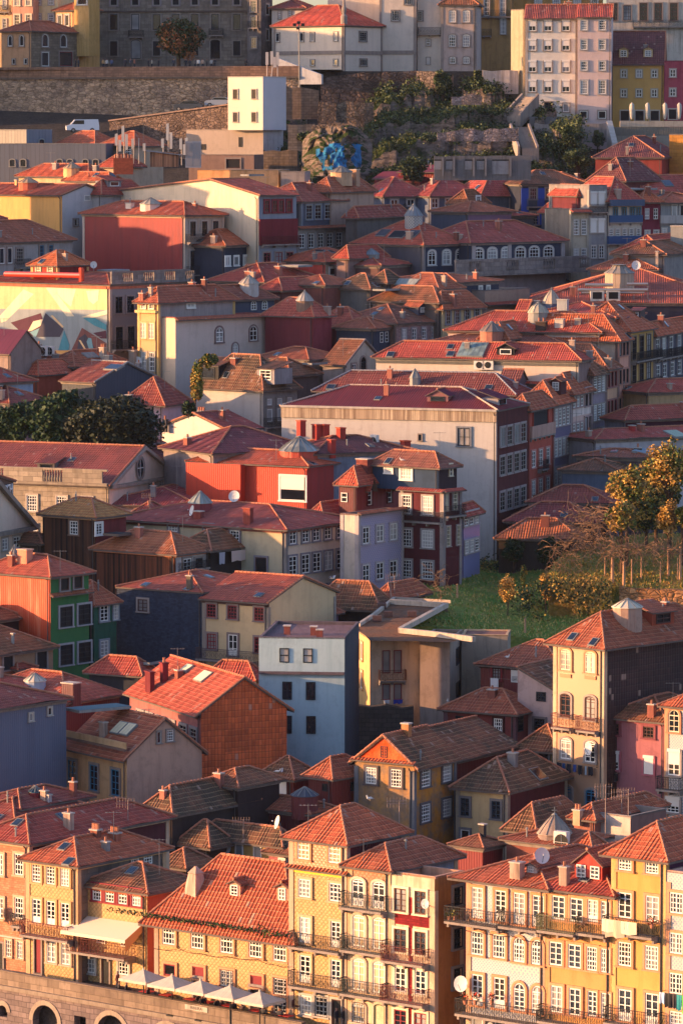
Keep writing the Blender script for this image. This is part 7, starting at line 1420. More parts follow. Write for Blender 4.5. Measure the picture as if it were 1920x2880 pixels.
for i in range(95):
    t = (i + rnd.uniform(-.8, .8)) / 95; p = at(725 + 390 * t, 48 + rnd.uniform(0, 50), 407 - rnd.uniform(0, .5)); ln = rnd.uniform(1.2, 4.2) * (.75 + .7 * n2(t * 9, 2, 1.)); k_ = int(ln * 16)
    for j in range(k_):
        q = p + V((rnd.gauss(0, .09), rnd.gauss(0, .25) - .35, -ln * rnd.random())); x = V((rnd.gauss(0, 1), rnd.gauss(0, .5), rnd.gauss(0, 1))).normalized() * .13; y = V((rnd.gauss(0, .4), 0, rnd.gauss(0, 1))).normalized() * .11; b.face([q - x, q - y, q + x, q + y], rnd.choice(L4 + L3[:1] + L1[:1]), uv=[(0, 0)] * 4)
tag(b.build('hanging_creeper'), 'curtain of golden creeper hanging over the terrace wall', 'creeper')
# grass tufts on garden
b = MB()
for (G, n_, mm) in ((GL, 15000, [mat('leaf', '#587c30', '#7a903a'), mat('leaf', '#948c40', '#bca058')]), (GT, 12000, [mat('leaf', '#8a7434', '#b8883c'), mat('leaf', '#5a6428', '#7a7a30')])):
    for _ in range(n_):
        i = rnd.random() * (len(G) - 1.01); j = rnd.random() * (len(G[0]) - 1.01); a, c = int(i), int(j); p = G[a][c].lerp(G[a+1][c], i - a).lerp(G[a][c+1].lerp(G[a+1][c+1], i - a), j - c)
        if n2(p.x, p.y, 1.6) < rnd.uniform(-.5, .3): continue
        hgt = rnd.uniform(.08, .3); w_ = rnd.uniform(.05, .14); dx = rnd.uniform(-1, 1); dy = rnd.uniform(-1, 1)
        b.face([p + V((-w_ * dy, w_ * dx, -.05)), p + V((w_ * dy, -w_ * dx, -.05)), p + V((dx * .15, dy * .15, hgt))], rnd.choice(mm), uv=[(0, 0)] * 3)
tag(b.build('grass'), 'rough grass covering the garden slopes', 'grass', kind='stuff')
b = MB()
for i in range(70):
    if i < 45: p = at(rnd.uniform(100, 760), rnd.uniform(-60, 20), rnd.uniform(430, 444)); z = p.z - .2
    else: p = at(rnd.uniform(540, 760), rnd.uniform(60, 330), rnd.uniform(402, 412)); z = p.z - .3
    s_ = rnd.uniform(.5, 1.3); leaves(b, (p.x, p.y, z), (s_, s_, s_ * .8), 60, .26, [rnd.choice(L1 + L3[2:]), rnd.choice(L1 + L3)], shell=.1)
tag(b.build('garden_undergrowth'), 'low shrubs along the back of the garden lawn', 'undergrowth', kind='stuff')
# cliff vegetation
tile(1220, 0)
b = MB(); VG = [mat('leaf', '#2c3c1c', '#44502a'), mat('leaf', '#3a4a20', '#5a5c2c'), mat('leaf', '#22301c', '#303c22')]
for i in range(5600):
    x = x0c + (x1c - x0c) * rnd.uniform(.1, 1); y = rnd.uniform(585, 646)
    if n2(x, y, 8) < (.32 if x < 3 else -.8 + (.6 if y > 641 else 0)): continue
    z = cz(x, y); s_ = rnd.uniform(.5, 1.5); leaves(b, (x, y, z + .3), (s_, s_, s_ * .8), 24, .36, [rnd.choice(VG), rnd.choice(VG)], shell=.1)
tag(b.build('undergrowth'), 'scrub covering the rocky hillside', 'undergrowth', kind='stuff')
tree('thick ivy mass draped over the wall corner', 60, 520, 640, 150, 190, VG, .15, 60, 60, .35, name='ivy', cat='ivy', zfoot=66)
tree('ivy curtain left of the ruined doorway', 275, 500, 638, 90, 130, VG, .15, 30, 60, .35, name='ivy', cat='ivy', zfoot=68)
tree('creeper mass under the white apartment block', 860, 860, 612, 200, 190, VG, .15, 60, 60, .35, name='ivy', cat='ivy', zfoot=58)
tree('dark bushes spilling above the plum roofed house', 900, 1000, 604, 230, 170, VG, .2, 60, 60, .35, name='bush', cat='bush', zfoot=57)
tree('leafy shrub right of the overgrown wall', 1030, 870, 622, 90, 120, VG, .15, 30, 60, .35, name='shrub', cat='shrub', zfoot=60)
tree('dark ivy cascade left of the old concrete wall', -130, 1060, 590, 200, 200, VG, .2, 60, 60, .35, name='ivy', cat='ivy', zfoot=52)
tree('dark hedge showing behind the zinc mansard', -800, 860, 622, 150, 90, VG, .2, 40, 60, .35, name='hedge', cat='hedge', zfoot=60) 
# pergola posts and vines
tile(1220, 1180)
gz = 24.5
PO = P('#c08a5c', '#8a5a3c')
for i, (x, y0, y1, Y, w_) in enumerate(((1118, 870, 1040, 408.5, .16), (1190, 895, 1055, 407.5, .14), (1248, 880, 1045, 409, .08), (1300, 865, 1005, 412, .08), (1428, 890, 1015, 410, .06), (1478, 790, 985, 414, .12), (1528, 870, 995, 411, .05), (1545, 800, 995, 412, .12), (1080, 860, 995, 412, .06))):
    a, c = at(x, y0, Y), at(x + rnd.uniform(-6, 6), y1 + 12, Y); b = MB(); L_ = a.z - c.z
    b.lathe(V((0, 0, 0)), [(w_ * 1.15, 0), (w_, L_ * .5), (w_ * .9, L_)], 7, PO); o = b.build('vine_post', loc=(c.x, c.y, c.z))
    tag(o, ['stout stone vine post at the terrace front corner', 'second stone vine post with a rounded top', 'thin leaning stake right of the stone posts', 'thin stake farther back in the pergola', 'slim stake in the middle of the pergola shade', 'tall stone post rising into the vines', 'thin wire stake near the right edge', 'tall post at the right edge of the pergola', 'thin stake just left of the stout post'][i], 'vine post', 'posts of the vine pergola')
def vines(label, x0, x1, y0, y1, Y0, Y1, n_, m, r=.03):
    b = MB(); c0 = at(x0, y1, Y0)
    for _ in range(n_):
        p = at(rnd.uniform(x0, x1), rnd.uniform(y0, y1), rnd.uniform(Y0, Y1)); d = V((rnd.gauss(0, 1), rnd.gauss(0, .5), rnd.gauss(.2, .5))).normalized(); pts = [p]
        for s_ in range(rnd.randint(4, 9)): d = (d + V((rnd.gauss(0, .45), rnd.gauss(0, .3), rnd.gauss(-.12, .4)))).normalized(); p = p + d * rnd.uniform(.2, .42); pts.append(p)
        b.path(pts, r * rnd.uniform(.6, 1.2), m, 4)
    return tag(b.build('vine'), label, 'vine')
VN = mat('bark', '#8a6a50')
vines('tangle of bare pink vine stems over the garden arch', 870, 1110, 560, 840, 408, 420, 230, VN)
vines('bare vines trained along the pergola roof', 1040, 1568, 790, 850, 406, 414, 200, VN)
vines('bare twigs draped down the left terrace slope', 740, 900, 760, 1000, 408, 414, 90, VN, .025)
tile(1220, 1600)
for i, (x, y0, y1, Y) in enumerate(((572, 308, 425, 398), (145, 95, 205, 410))):
    a, c = at(x, y0, Y), at(x, y1, Y); b = MB(); b.lathe(V((0, 0, 0)), [(.1, 0), (.08, a.z - c.z)], 6, PO); tag(b.build('garden_stake', loc=tuple(c)), ['lit wooden stake at the front of the lawn', 'wooden stake high on the shaded lawn'][i], 'stake')
vines('leafless twiggy shrub beside the flat gravel roof', -20, 60, 0, 150, 396, 400, 40, VN, .025)
b = MB(); a, c = at(-150, 185, 397), at(95, 205, 396); W_ = P('#b8a48c')
def beam(lbl, pts, w=.35, hh=.5):
    o = empty('roof_parapet', tuple(at(*pts[0]))); tag(o, lbl, 'parapet'); b = MB(); b0 = at(*pts[0])
    for p, q in zip(pts, pts[1:]):
        A, B2 = onz(p[0], p[1], 24.95) - b0, onz(q[0], q[1], 24.95) - b0; d = B2 - A; s_ = V((d.y, -d.x, 0)).normalized(); b.box(A - Z3 * hh, d, s_ * w, Z3 * hh, W_)
    b.build('coping', o)
tile(600, 1600)
beam('pale concrete kerb zigzagging between gravel roof and garden', [(1120, 190, 398), (1480, 212, 396), (1190, 370, 391), (1400, 392, 391), (1650, 425, 391)], .4, .45)
GR = mat('ground', '#6a5848', '#8a5a3c'); tile(600, 1600); b = MB(); g = [[onz(x, y, 24.45) for x, y in r_] for r_ in (((905, 362), (1000, 300), (1130, 195)), ((985, 452), (1100, 330), (1300, 205)), ((1300, 456), (1190, 372), (1475, 215)))]
for i in range(2):
    for j in range(2): b.face([g[i][j], g[i+1][j], g[i+1][j+1], g[i][j+1]], GR)
b.face([onz(x, y, 24.45) for x, y in ((1300, 456), (1485, 462), (1640, 428), (1400, 392), (1190, 372))], GR)
e_ = [g[0][0], g[0][1], g[0][2], g[1][2], g[2][2]]
for p, q in zip(e_, e_[1:]): b.face([p, q, q - Z3 * 9, p - Z3 * 9], P('#9a8468', '#5a4c40', 1.)); b.box(p, q - p, Z3 * .3, V((.25, -.25, 0)), W_)
o = b.build('flat_roof', B7.o); o.location = -B7.O
for x, y in ((1100, 300), (1030, 330), (1250, 300), (1060, 250)):
    p = onz(x, y, 24.5); b = MB(); b.cbox(p - B7.O, .8, .6, .5, P('#6a4a40')); b.build('vent_box', B7.o)
sw = wallbox('stone_wall', 'dark coursed stone wall below the cream concrete house', at(905, 868, 374), at(1260, 868, 374), 8, 1.2, mat('stone', '#6a6058', '#3a342e'), rough=.12)
tree('ivy column between pale blue block and stone wall', 822, 930, 373, 60, 280, L1, .1, 40, 50, .25, name='ivy', cat='ivy', zfoot=16)
# ------------------------------------------------------------------ small things
def prism(label, name, cat, p, build_fn, group=None):
    o = empty(name, tuple(p)); tag(o, label, cat, group); build_fn(o); return o
def ac(label, h, x, y, w=.9, hh=.7, d=.4):
    p, _ = h.rhit(x, y); o = empty('air_conditioner', (p.x, p.y, p.z)); tag(o, label, 'air conditioner', 'air conditioners on the roofs'); b = MB(); W2 = mat('plain', '#c8c0b4'); u, n = h.uL, h.nL
    b.box(-u * w / 2 + Z3 * .15, u * w, -n * d, Z3 * hh, W2); b.box(-u * w * .4, u * .06, -n * d, Z3 * .15, IRON); b.box(u * w * .34, u * .06, -n * d, Z3 * .15, IRON); b.build('casing', o)
    b = MB(); c = u * w * .12 + Z3 * (.15 + hh / 2) + n * .012; N_ = 12; r = hh * .4
    b.face([c + u * r * math.cos(2 * math.pi * i / N_) + Z3 * r * math.sin(2 * math.pi * i / N_) for i in range(N_)], DARK); b.tube(c + n * .01 - u * r, c + n * .01 + u * r, .02, W2, 4); b.tube(c + n * .01 - Z3 * r, c + n * .01 + Z3 * r, .02, W2, 4); b.build('fan_grille', o)
tile(1220, 2000)
HB = [h_[5] for h_ in ALLH]; byl = {h_[1]: h_[5] for h_ in ALLH}
def hb(s): 
    for l in byl:
        if l.startswith(s): return byl[l]
    raise Exception(s)
r_ = hb('sunlit orange roof beside')
ac('tall slatted air conditioner above the azulejo corner house', r_, 790, 905, 1.15, 1.6, .5)
for i, x in enumerate((790, 845, 903)): ac(['first', 'middle', 'last'][i] + ' of the small white air conditioners in a row behind the dormer', r_, x, 960 - 26 * i, .85, .62)
r_ = hb('flat white plant room'); ac('boxy air conditioner left of the aerials', r_, 1060, 790, 1., .8); ac('second boxy unit just below the aerials', r_, 1110, 770, 1., .8)
tile(0, 760); r_ = hb('low wall and brown roofs')
for i, x in enumerate((105, 185, 225, 265, 308)): ac(['leftmost sunlit unit of the row under the mural', 'second sunlit unit of the row under the mural', 'third unit of the row under the mural', 'fourth unit of the row under the mural', 'rightmost unit of the row under the mural'][i], r_, x, 548, 1.1, 1.1)
tile(600, 1180); ac('double fan air conditioner on the dark ribbed roof', CR, 1003, 218, 1.2, 1.8)
tile(1220, 760); r_ = hb('wide red roof over a white'); 
for i, (x, y) in enumerate(((290, 625), (345, 625))):
    uu, zc = r_.uz('L', x, y); p = r_.K + r_.uL * uu; o = empty('air_conditioner', (p.x, p.y, zc)); tag(o, ['left', 'right'][i] + '-side unit of the pair on the white wall under the glazed rooflight', 'air conditioner', 'air conditioners on the walls'); b = MB(); b.box(V((0, 0, 0)) - r_.uL * .6, r_.uL * 1.2, r_.nL * .45, Z3 * .95, mat('plain', '#c8c0b4')); b.tube(r_.nL * .46 + Z3 * .5, r_.nL * .48 + Z3 * .5, .36, DARK, 12); b.build('casing', o)
def dish(label, p, r, face, pole=1.0, col='#c8c4bc'):
    o = empty('satellite_dish', tuple(p)); tag(o, label, 'satellite dish', 'satellite dishes'); b = MB(); b.tube((0, 0, -.3), (0, 0, pole), .04, IRONW, 6); b.build('pole', o); b = MB(); f = V(face).normalized(); x = f.cross(Z3).normalized(); y = x.cross(f); c = Z3 * pole + f * .15; m = mat('plain', col); N_ = 16; pr = None
    for t in (0.02, .5, 1.):
        ring = [c + f * (.22 * r * t * t) + x * r * t * math.cos(2 * math.pi * i / N_) + y * r * 1.06 * t * math.sin(2 * math.pi * i / N_) for i in range(N_)]
        if pr:
            for i in range(N_): j = (i + 1) % N_; b.face([pr[i], pr[j], ring[j], ring[i]], m, smooth=True)
        pr = ring
    b.build('reflector', o); b = MB(); b.tube(c - y * r, c + f * r * .9, .02, IRON, 4); b.tube(c + f * r * .85, c + f * r * 1.0, .05, WHITE, 6); b.build('feed_arm', o); return o
def dsh(label, hs, tl, x, y, r, face=(.5, -1, .35), pole=.8):
    tile(*tl); h = hs if isinstance(hs, House) else hb(hs); p, _ = h.rhit(x, y); return dish(label, p, r, face, pole)
dsh('white satellite dish standing beside the dormer of the azulejo corner house', W1, (1220, 2380), 672, 150, .5, (.25, -1, .3), .9)
dsh('large grey dish behind the tall tower house', 'low maroon walled terrace', (600, 2000), 500, 735, .85, (.1, -1, .4), .6)
dsh('small dish leaning left of the large grey dish', B18, (600, 2000), 420, 770, .5, (-1, -.3, .3), .8)
dsh('sunlit dish on the mossy yellow house roof', B18, (600, 2000), 80, 895, .55, (-.5, -1, .5), .3)
dsh('bright dish glowing on the grey walled cottage', 'old grey walled', (600, 760), 803, 170, .5, (-1, -.5, .2), .6)
dsh('round dish right of the glowing one on the grey cottage', 'old grey walled', (600, 760), 930, 180, .55, (.2, -1, .3), .7)
dsh('dish on the red hall roof beside the zinc lantern', BIG, (1220, 400), 1270, 810, .55, (0, -1, .3), .6)
dsh('pale dish below the red penthouse wall', C9, (0, 1180), 1478, 520, .55, (-.2, -1, .4), .5)
dsh('small dish on the long cream house roof by its chimney', C9, (0, 1180), 1222, 610, .5, (-1, -.4, .3), .5)
dsh('dish beside the mural foot chimney', 'brown hip roof with chimney', (0, 760), 868, 600, .55, (0, -1, .2), .4)
dsh('dish among brown roofs above the white dark-windowed huts', 'small red rooftop hut', (0, 340), 592, 930, .4, (0, -1, .2), .4)
def wdish(label, h, f, x, y, r, face, tl):
    tile(*tl); K, u, n = h.face(f); uu, z = h.uz(f, x, y); p = K + u * uu + n * .45; p.z = z - .4; o = dish(label, p, r, face, .4); b = MB(); b.tube(Z3 * .2, Z3 * .2 - n * .45, .03, IRON, 5); b.build('bracket', o)
wdish('cream dish fixed to the corner pipe of the azulejo corner house', W1, 'L', 205, 860, .5, (-.6, -1, .2), (1220, 2380))
wdish('dark round dish on the pink brick-faced house', F1, 'L', 20, 415, .5, (-.8, -1, .2), (0, 2380))
wdish('small dish on the flank of the red and white house', F7, 'L', 1368, 355, .3, (-.6, -1, .1), (600, 2380))
wdish('dish on the lower white windows of the peach tower', TW, 'L', 1010, 1130, .5, (-1, -.6, .1), (1220, 1600))
def aerial(label, h, tl, x, y, hh, kind='yagi', w=.8):
    tile(*tl); h = h if isinstance(h, House) else hb(h); p, _ = h.rhit(x, y); k = h.px(p); H2 = hh * k; o = empty('television_aerial', tuple(p)); tag(o, label, 'aerial', 'television aerials'); b = MB(); m = mat('plain', '#8a7468')
    b.tube((0, 0, -.3), (0, 0, H2), .035, m, 5); b.build('mast', o); b = MB()
    for t in ((.95, .8) if kind == 'yagi' else (.9,)):
        z = H2 * t; b.tube((-w, 0, z), (w * .6, .2, z), .02, m, 4)
        for i in range(7): x_ = -w + i * w * .26; b.tube((x_, -.35 + .03 * i, z), (x_, .35 - .03 * i, z), .012, m, 3); b.tube((x_, 0, z - .25), (x_, 0, z + .25), .012, m, 3)
    b.build('antenna', o)
r_ = 'flat white plant room'
aerial('tallest aerial mast beside the brown roof', 'sunlit orange roof beside', (1220, 2000), 1078, 760, 300); aerial('left aerial of the pair on the plant room', r_, (1220, 2000), 1180, 690, 190); aerial('right aerial of the pair on the plant room', r_, (1220, 2000), 1222, 680, 190)
aerial('comb-like aerial over the tower house roof', F5, (600, 2000), 1170, 680, 120); aerial('aerial on the pink brick-faced house roof', F1, (0, 2000), 808, 690, 130); aerial('aerial by the maroon garden hut', 'maroon hut with aerials', (600, 1600), 1140, 160, 120); aerial('tall aerial on the yellow mossy house', B18, (600, 2000), 190, 800, 120)
aerial('thin aerial beside the dark conical lantern', 'red tiled roof with dark', (0, 1180), 948, 560, 90, 'x'); aerial('slim aerial on the navy fronted house row', DK, (600, 400), 1330, 560, 100, 'x')
aerial('aerial mast over the coral roof by the cupola', 'coral roof with orange', (600, 400), 885, 340, 100, 'x')
# antenna field on the terrace block
tile(0, 340)
def mast(label, x, y, hh, Y, pan=1, w=.35):
    p = at(x, y, Y); k = Y / F / 2.24; H2 = hh * k; o = empty('phone_mast', tuple(p)); tag(o, label, 'phone mast', 'phone masts on the terrace block'); b = MB(); b.tube((0, 0, -.6), (0, 0, H2), .07, mat('plain', '#a09488'), 6); b.build('mast', o)
    for i in range(pan): b = MB(); z = H2 * (.25 if i else .5); b.box((-w / 2 + (.35 if i % 2 else -.1), -.3, z), (w, 0, 0), (0, .18, 0), (0, 0, H2 * .48), mat('plain', '#cfc0aa')); b.build('panel', o)
YM = TERR.K.y + 3
for i, (x, y, hh, pn) in enumerate(((740, 230, 150, 2), (782, 235, 205, 2), (843, 240, 130, 1), (876, 240, 130, 0), (1030, 230, 120, 1), (1062, 230, 215, 2), (1145, 250, 140, 2), (1180, 250, 145, 2), (915, 240, 100, 1))):
    mast(['leftmost mast of the rooftop mast field, two panels', 'tall twin-panel mast second from the left of the field', 'single-panel mast left of the zinc hut', 'bare pole mast between two panel masts', 'short mast right behind the zinc hut', 'tallest mast right of the zinc hut', 'mast with wide white panel near the terrace end', 'last mast before the grey cabinet', 'low mast by the little pointed lantern'][i], x, y, hh, YM + (i % 3), pn)
o = empty('shed', tuple(at(1035, 290, YM))); tag(o, 'little rooftop shed with zinc lean roof among the masts', 'shed'); b = MB(); b.box((-1.8, 0, 0), (3.6, 0, 0), (0, 2.6, 0), (0, 0, 1.9), mat('wood', '#8a6a54', '#5a4438')); b.build('wall', o); b = MB(); b.box((-2.3, -.4, 2.0), (4.4, 0, -.5), (0, 3.4, 0), (0, 0, .12), ZINC); b.build('roof', o)
o = empty('cabinet', tuple(at(1217, 295, YM))); tag(o, 'plain grey equipment cabinet at the end of the masts', 'cabinet'); b = MB(); b.box((-1., 0, 0), (2., 0, 0), (0, 1.2, 0), (0, 0, 3.4), mat('plain', '#9a9490')); b.build('casing', o); b = MB(); b.box((-.9, -.03, .2), (.85, 0, 0), (0, .03, 0), (0, 0, 3.), mat('plain', '#8c8682')); b.box((.05, -.03, .2), (.85, 0, 0), (0, .03, 0), (0, 0, 3.), mat('plain', '#8c8682')); b.build('door', o)
o = empty('chimney_stack', tuple(at(775, 288, YM - 2))); tag(o, 'wide brick chimney stack under the left masts', 'chimney'); b = MB(); b.box((-1.2, 0, -1), (2.5, 0, 0), (0, 1.2, 0), (0, 0, 2.1), mat('slate', '#a8583c', '#8a4430')); b.build('stack', o); b = MB(); 
for i in range(6): b.lathe(V((-1. + i * .42, .5, 1.1)), [(.17, 0), (.14, .45)], 7, CAPM)
b.build('chimney_pot', o)
tile(600, 0)
pm = TWR.K
for i, (x, y, hh, pn) in enumerate(((338, 480, 160, 1), (368, 480, 165, 1), (404, 480, 160, 1), (388, 480, 130, 2))):
    p = at(x, y, TWR.K.y + 6); k = 628 / F / 2.24; o = empty('phone_mast', (p.x, p.y, TWR.K.z)); tag(o, ['leftmost', 'second', 'rightmost', 'shortest'][i] + ' panel antenna of the cluster topping the white tower house', 'phone mast', 'antenna cluster on the white tower'); b = MB(); b.tube((-.6 if i == 3 else 0, 0, 0), (0, 0, hh * k), .08, mat('plain', '#a89c90'), 6); b.build('mast', o); b = MB(); b.box((-.2, -.3, hh * k * .5), (.42, 0, 0), (0, .2, 0), (0, 0, hh * k * .5), mat('plain', '#c8baa8')); b.build('panel', o)
p = at(540, 540, 638); o = empty('lamp_mast', tuple(p)); tag(o, 'tall floodlight mast in front of the convent wall', 'lamp mast'); b = MB(); b.tube((0, 0, -1), (0, 0, 9.2), .09, IRONW, 6); b.build('pole', o); b = MB(); [b.box((dx, -.3, 8.6 + dz), (.5, 0, 0), (0, .3, 0), (0, 0, .4), IRON) for dx, dz in ((-.9, 0), (-.3, .3), (.3, 0), (-.4, -.5))]; b.build('floodlight', o)
# umbrellas on the promenade
tile(0, 2380)
CV = P('#c4b49c', '#8a7c68', .8)
def umb(label, x, y):
    p = onz(x, y, 9 + 2.75); o = empty('parasol', (p.x, p.y, 9.0)); tag(o, label, 'parasol', 'cream parasols along the promenade'); b = MB(); b.tube((0, 0, 0), (0, 0, 2.7), .04, IRON, 6); b.cbox((0, 0, 0), .6, .6, .08, IRON, qd); b.build('pole', o); b = MB()
    s_ = 1.25; q = [qd * sx * s_ + qn * sy * s_ * .9 + Z3 * 2.15 for sx, sy in ((-1, -1), (0, -1.02), (1, -1), (1.02, 0), (1, 1), (0, 1.02), (-1, 1), (-1.02, 0))]; T_ = V((0, 0, 2.75))
    for i in range(8):
        j = (i + 1) % 8; mi = lambda p: p.lerp(T_, .5) - Z3 * .03; b.face([q[i], q[j], mi(q[j]), mi(q[i])], CV); b.face([mi(q[i]), mi(q[j]), T_], CV); b.face([q[i], q[j], q[j] - Z3 * .18, q[i] - Z3 * .18], CV)
    b.lathe(T_ - Z3 * .1, [(.12, 0), (.05, .2)], 6, CV); b.build('canopy', o); b = MB()
    for i in range(0, 8, 2): b.tube(V((0, 0, 1.9)), q[i] * .98, .02, IRON, 4)
    b.build('rib', o)
for i, x, y in ((0, 905, 775), (1, 1085, 812), (2, 1265, 842), (3, 1450, 876), (4, 1637, 912)):
    umb(['parasol nearest the awning house, first of the row', 'second parasol of the row from the awning house', 'middle parasol of the promenade row', 'fourth parasol, in front of the barred window', 'last parasol of the row, beside the tall yellow house'][i], x, y)
# people: continuous skinned bodies
def person_mesh(pose, cloth, skin='#8a6450', hair='#1c1614', trousers='#22242c'):
    me = bpy.data.meshes.new('p'); sit = pose == 'sit'
    J = {'pel': (0, 0, .92), 'wa': (0, 0, 1.08), 'ch': (0, 0, 1.32), 'nk': (0, -.01, 1.48), 'hd': (0, -.02, 1.58), 'tp': (0, -.01, 1.72), 'sl': (-.17, 0, 1.42), 'el': (-.24, .02, 1.14), 'hl': (-.22, -.1, .92), 'sr': (.17, 0, 1.42), 'er': (.24, .02, 1.14), 'hr': (.2, -.14, .95), 'kl': (-.1, -.02, .5), 'al': (-.1, .03, .08), 'fl': (-.11, -.12, .03), 'kr': (.1, -.03, .5), 'ar': (.12, .02, .08), 'fr': (.13, -.13, .03), 'tl': (-.09, 0, .86), 'tr': (.09, 0, .86)}
    if sit:
        for k in J: x, y, z = J[k]; J[k] = (x, y, z - .42) if z > .8 else J[k]
        J['kl'] = (-.1, -.42, .48); J['kr'] = (.1, -.42, .48); J['al'] = (-.1, -.4, .08); J['ar'] = (.1, -.4, .08); J['fl'] = (-.1, -.55, .03); J['fr'] = (.1, -.55, .03); J['hl'] = (-.15, -.35, .72); J['hr'] = (.15, -.35, .72)
    R_ = {'pel': .15, 'wa': .13, 'ch': .16, 'nk': .06, 'hd': .1, 'tp': .07, 'sl': .07, 'el': .045, 'hl': .035, 'sr': .07, 'er': .045, 'hr': .035, 'kl': .065, 'al': .045, 'fl': .045, 'kr': .065, 'ar': .045, 'fr': .045, 'tl': .09, 'tr': .09}
    ks = list(J); E = [('pel', 'wa'), ('wa', 'ch'), ('ch', 'nk'), ('nk', 'hd'), ('hd', 'tp'), ('ch', 'sl'), ('sl', 'el'), ('el', 'hl'), ('ch', 'sr'), ('sr', 'er'), ('er', 'hr'), ('pel', 'tl'), ('tl', 'kl'), ('kl', 'al'), ('al', 'fl'), ('pel', 'tr'), ('tr', 'kr'), ('kr', 'ar'), ('ar', 'fr')]
    me.from_pydata([J[k] for k in ks], [(ks.index(a), ks.index(b_)) for a, b_ in E], []); o = bpy.data.objects.new('p', me); COL.objects.link(o); md = o.modifiers.new('s', 'SKIN'); md.use_smooth_shade = True
    sv = me.skin_vertices[0].data
    for i, k in enumerate(ks): sv[i].radius = (R_[k], R_[k] * (.8 if k in ('ch', 'wa', 'pel') else 1)); sv[i].use_root = k == 'pel'
    ss = o.modifiers.new('u', 'SUBSURF'); ss.levels = ss.render_levels = 1
    bpy.context.view_layer.update(); dg = bpy.context.evaluated_depsgraph_get(); m2 = bpy.data.meshes.new_from_object(o.evaluated_get(dg)); bpy.data.objects.remove(o)
    m2.materials.clear(); [m2.materials.append(mat('plain', c)) for c in (cloth, trousers, skin, hair)]; off = -.42 if sit else 0
    for p in m2.polygons:
        z = p.center.z - off; x = abs(p.center.x); low = p.center.z
        p.material_index = 3 if (z > 1.62 or (z > 1.5 and p.center.y > .02)) else 2 if z > 1.46 else 0 if z > .95 else 1
        if sit and low < .55 and p.center.y < -.1: p.material_index = 1
        if not sit and z < .97 and x > .17 and z > .8: p.material_index = 2
    return m2
PM = {}
def person(label, p, rz, cloth='#2c2c34', pose='stand', trousers='#22242c', group='people on the plaza', hair='#1c1614'):
    k = (cloth, pose, trousers, hair)
    if k not in PM: PM[k] = person_mesh(pose, cloth, trousers=trousers, hair=hair)
    o = bpy.data.objects.new('person', PM[k]); COL.objects.link(o); o.location = p; o.rotation_euler = (0, 0, rz); tag(o, label, 'person', group)
tile(0, 0)
PP = [(478, 'stand', '#2a2c34', 'in dark jacket leftmost against the stone corner house'), (496, 'stand', '#33343a', 'in dark jacket by the green graffiti'), (652, 'stand', '#b08a5c', 'in tan coat leftmost of the three by the boarded window'), (674, 'stand', '#c0b4a4', 'in pale coat crouching toward the parapet'), (704, 'stand', '#3a4a6a', 'in blue jacket right of the pale coat'), (790, 'stand', '#2c3038', 'in black coat below the arched door'), (823, 'stand', '#3a3c44', 'in grey coat facing the palace door'), (848, 'stand', '#a86a54', 'in rust coloured top by the arched door'), (936, 'stand', '#2a2a30', 'in black left of the tree trunk, first of three'), (958, 'stand', '#b8a890', 'in beige left of the tree trunk'), (1000, 'stand', '#28282e', 'in black just under the tree crown'), (1095, 'stand', '#2c3440', 'in dark blue beside the tree trunk'), (1170, 'stand', '#24262c', 'in black right of the trunk'), (1196, 'stand', '#2a2e38', 'in navy right of the trunk'), (1230, 'stand', '#6a6058', 'in brown near the white jacket'), (1250, 'stand', '#d0c8bc', 'in long white jacket under the crown'), (1278, 'stand', '#b89a80', 'in peach top beside the white jacket'), (1305, 'stand', '#26262c', 'in black between peach top and checked shirt'), (1333, 'stand', '#a8a49c', 'in pale checked shirt at the group end'), (1352, 'stand', '#2a2c30', 'in dark coat farthest right near the railing'), (1550, 'stand', '#2a2c30', 'in dark coat alone by the shuttered arcade')]
for i, (x, ps, c, l) in enumerate(PP):
    p = at(x, 400, 651.2 + rnd.uniform(0, 2)); person('person ' + l, (p.x, p.y, PLZ), rnd.uniform(-1.5, 1.5), c, ps)
tile(0, 2380)
CF = [(752, 905, '#2a2428', 'in dark top at the first cafe table'), (768, 880, '#7a4a3c', 'standing in rust top behind the first table'), (825, 905, '#28282c', 'in black under the first parasol edge'), (1000, 925, '#2c2c34', 'in dark jacket between first and second parasol'), (1240, 985, '#3a2c2c', 'in brown jacket under the third parasol'), (1310, 990, '#222228', 'in black under the third parasol'), (1380, 1010, '#2c2a2e', 'in charcoal between third and fourth parasol'), (1475, 1030, '#24242a', 'in black under the fourth parasol'), (1540, 1040, '#3c2a2a', 'in maroon beside the fourth parasol'), (1680, 1060, '#24242a', 'in black under the last parasol'), (1755, 1078, '#2c2c34', 'in dark jacket beyond the last parasol')]
for i, (x, y, c, l) in enumerate(CF):
    p = onz(x, y - 25, 9.9); stand = 'standing' in l; q = V((p.x, p.y, 0)) ; off = qn * -.0
    t = (q - V((qa.x, qa.y, 0))).dot(qd); pos = V((qa.x, qa.y, 0)) + qd * t - qn * (2.6 if stand else rnd.uniform(1.6, 2.2)); person('person ' + ('' if stand else 'seated ') + l, (pos.x, pos.y, 9.0), rnd.uniform(0, 6), c, 'stand' if stand else 'sit', group='people at the promenade cafe')
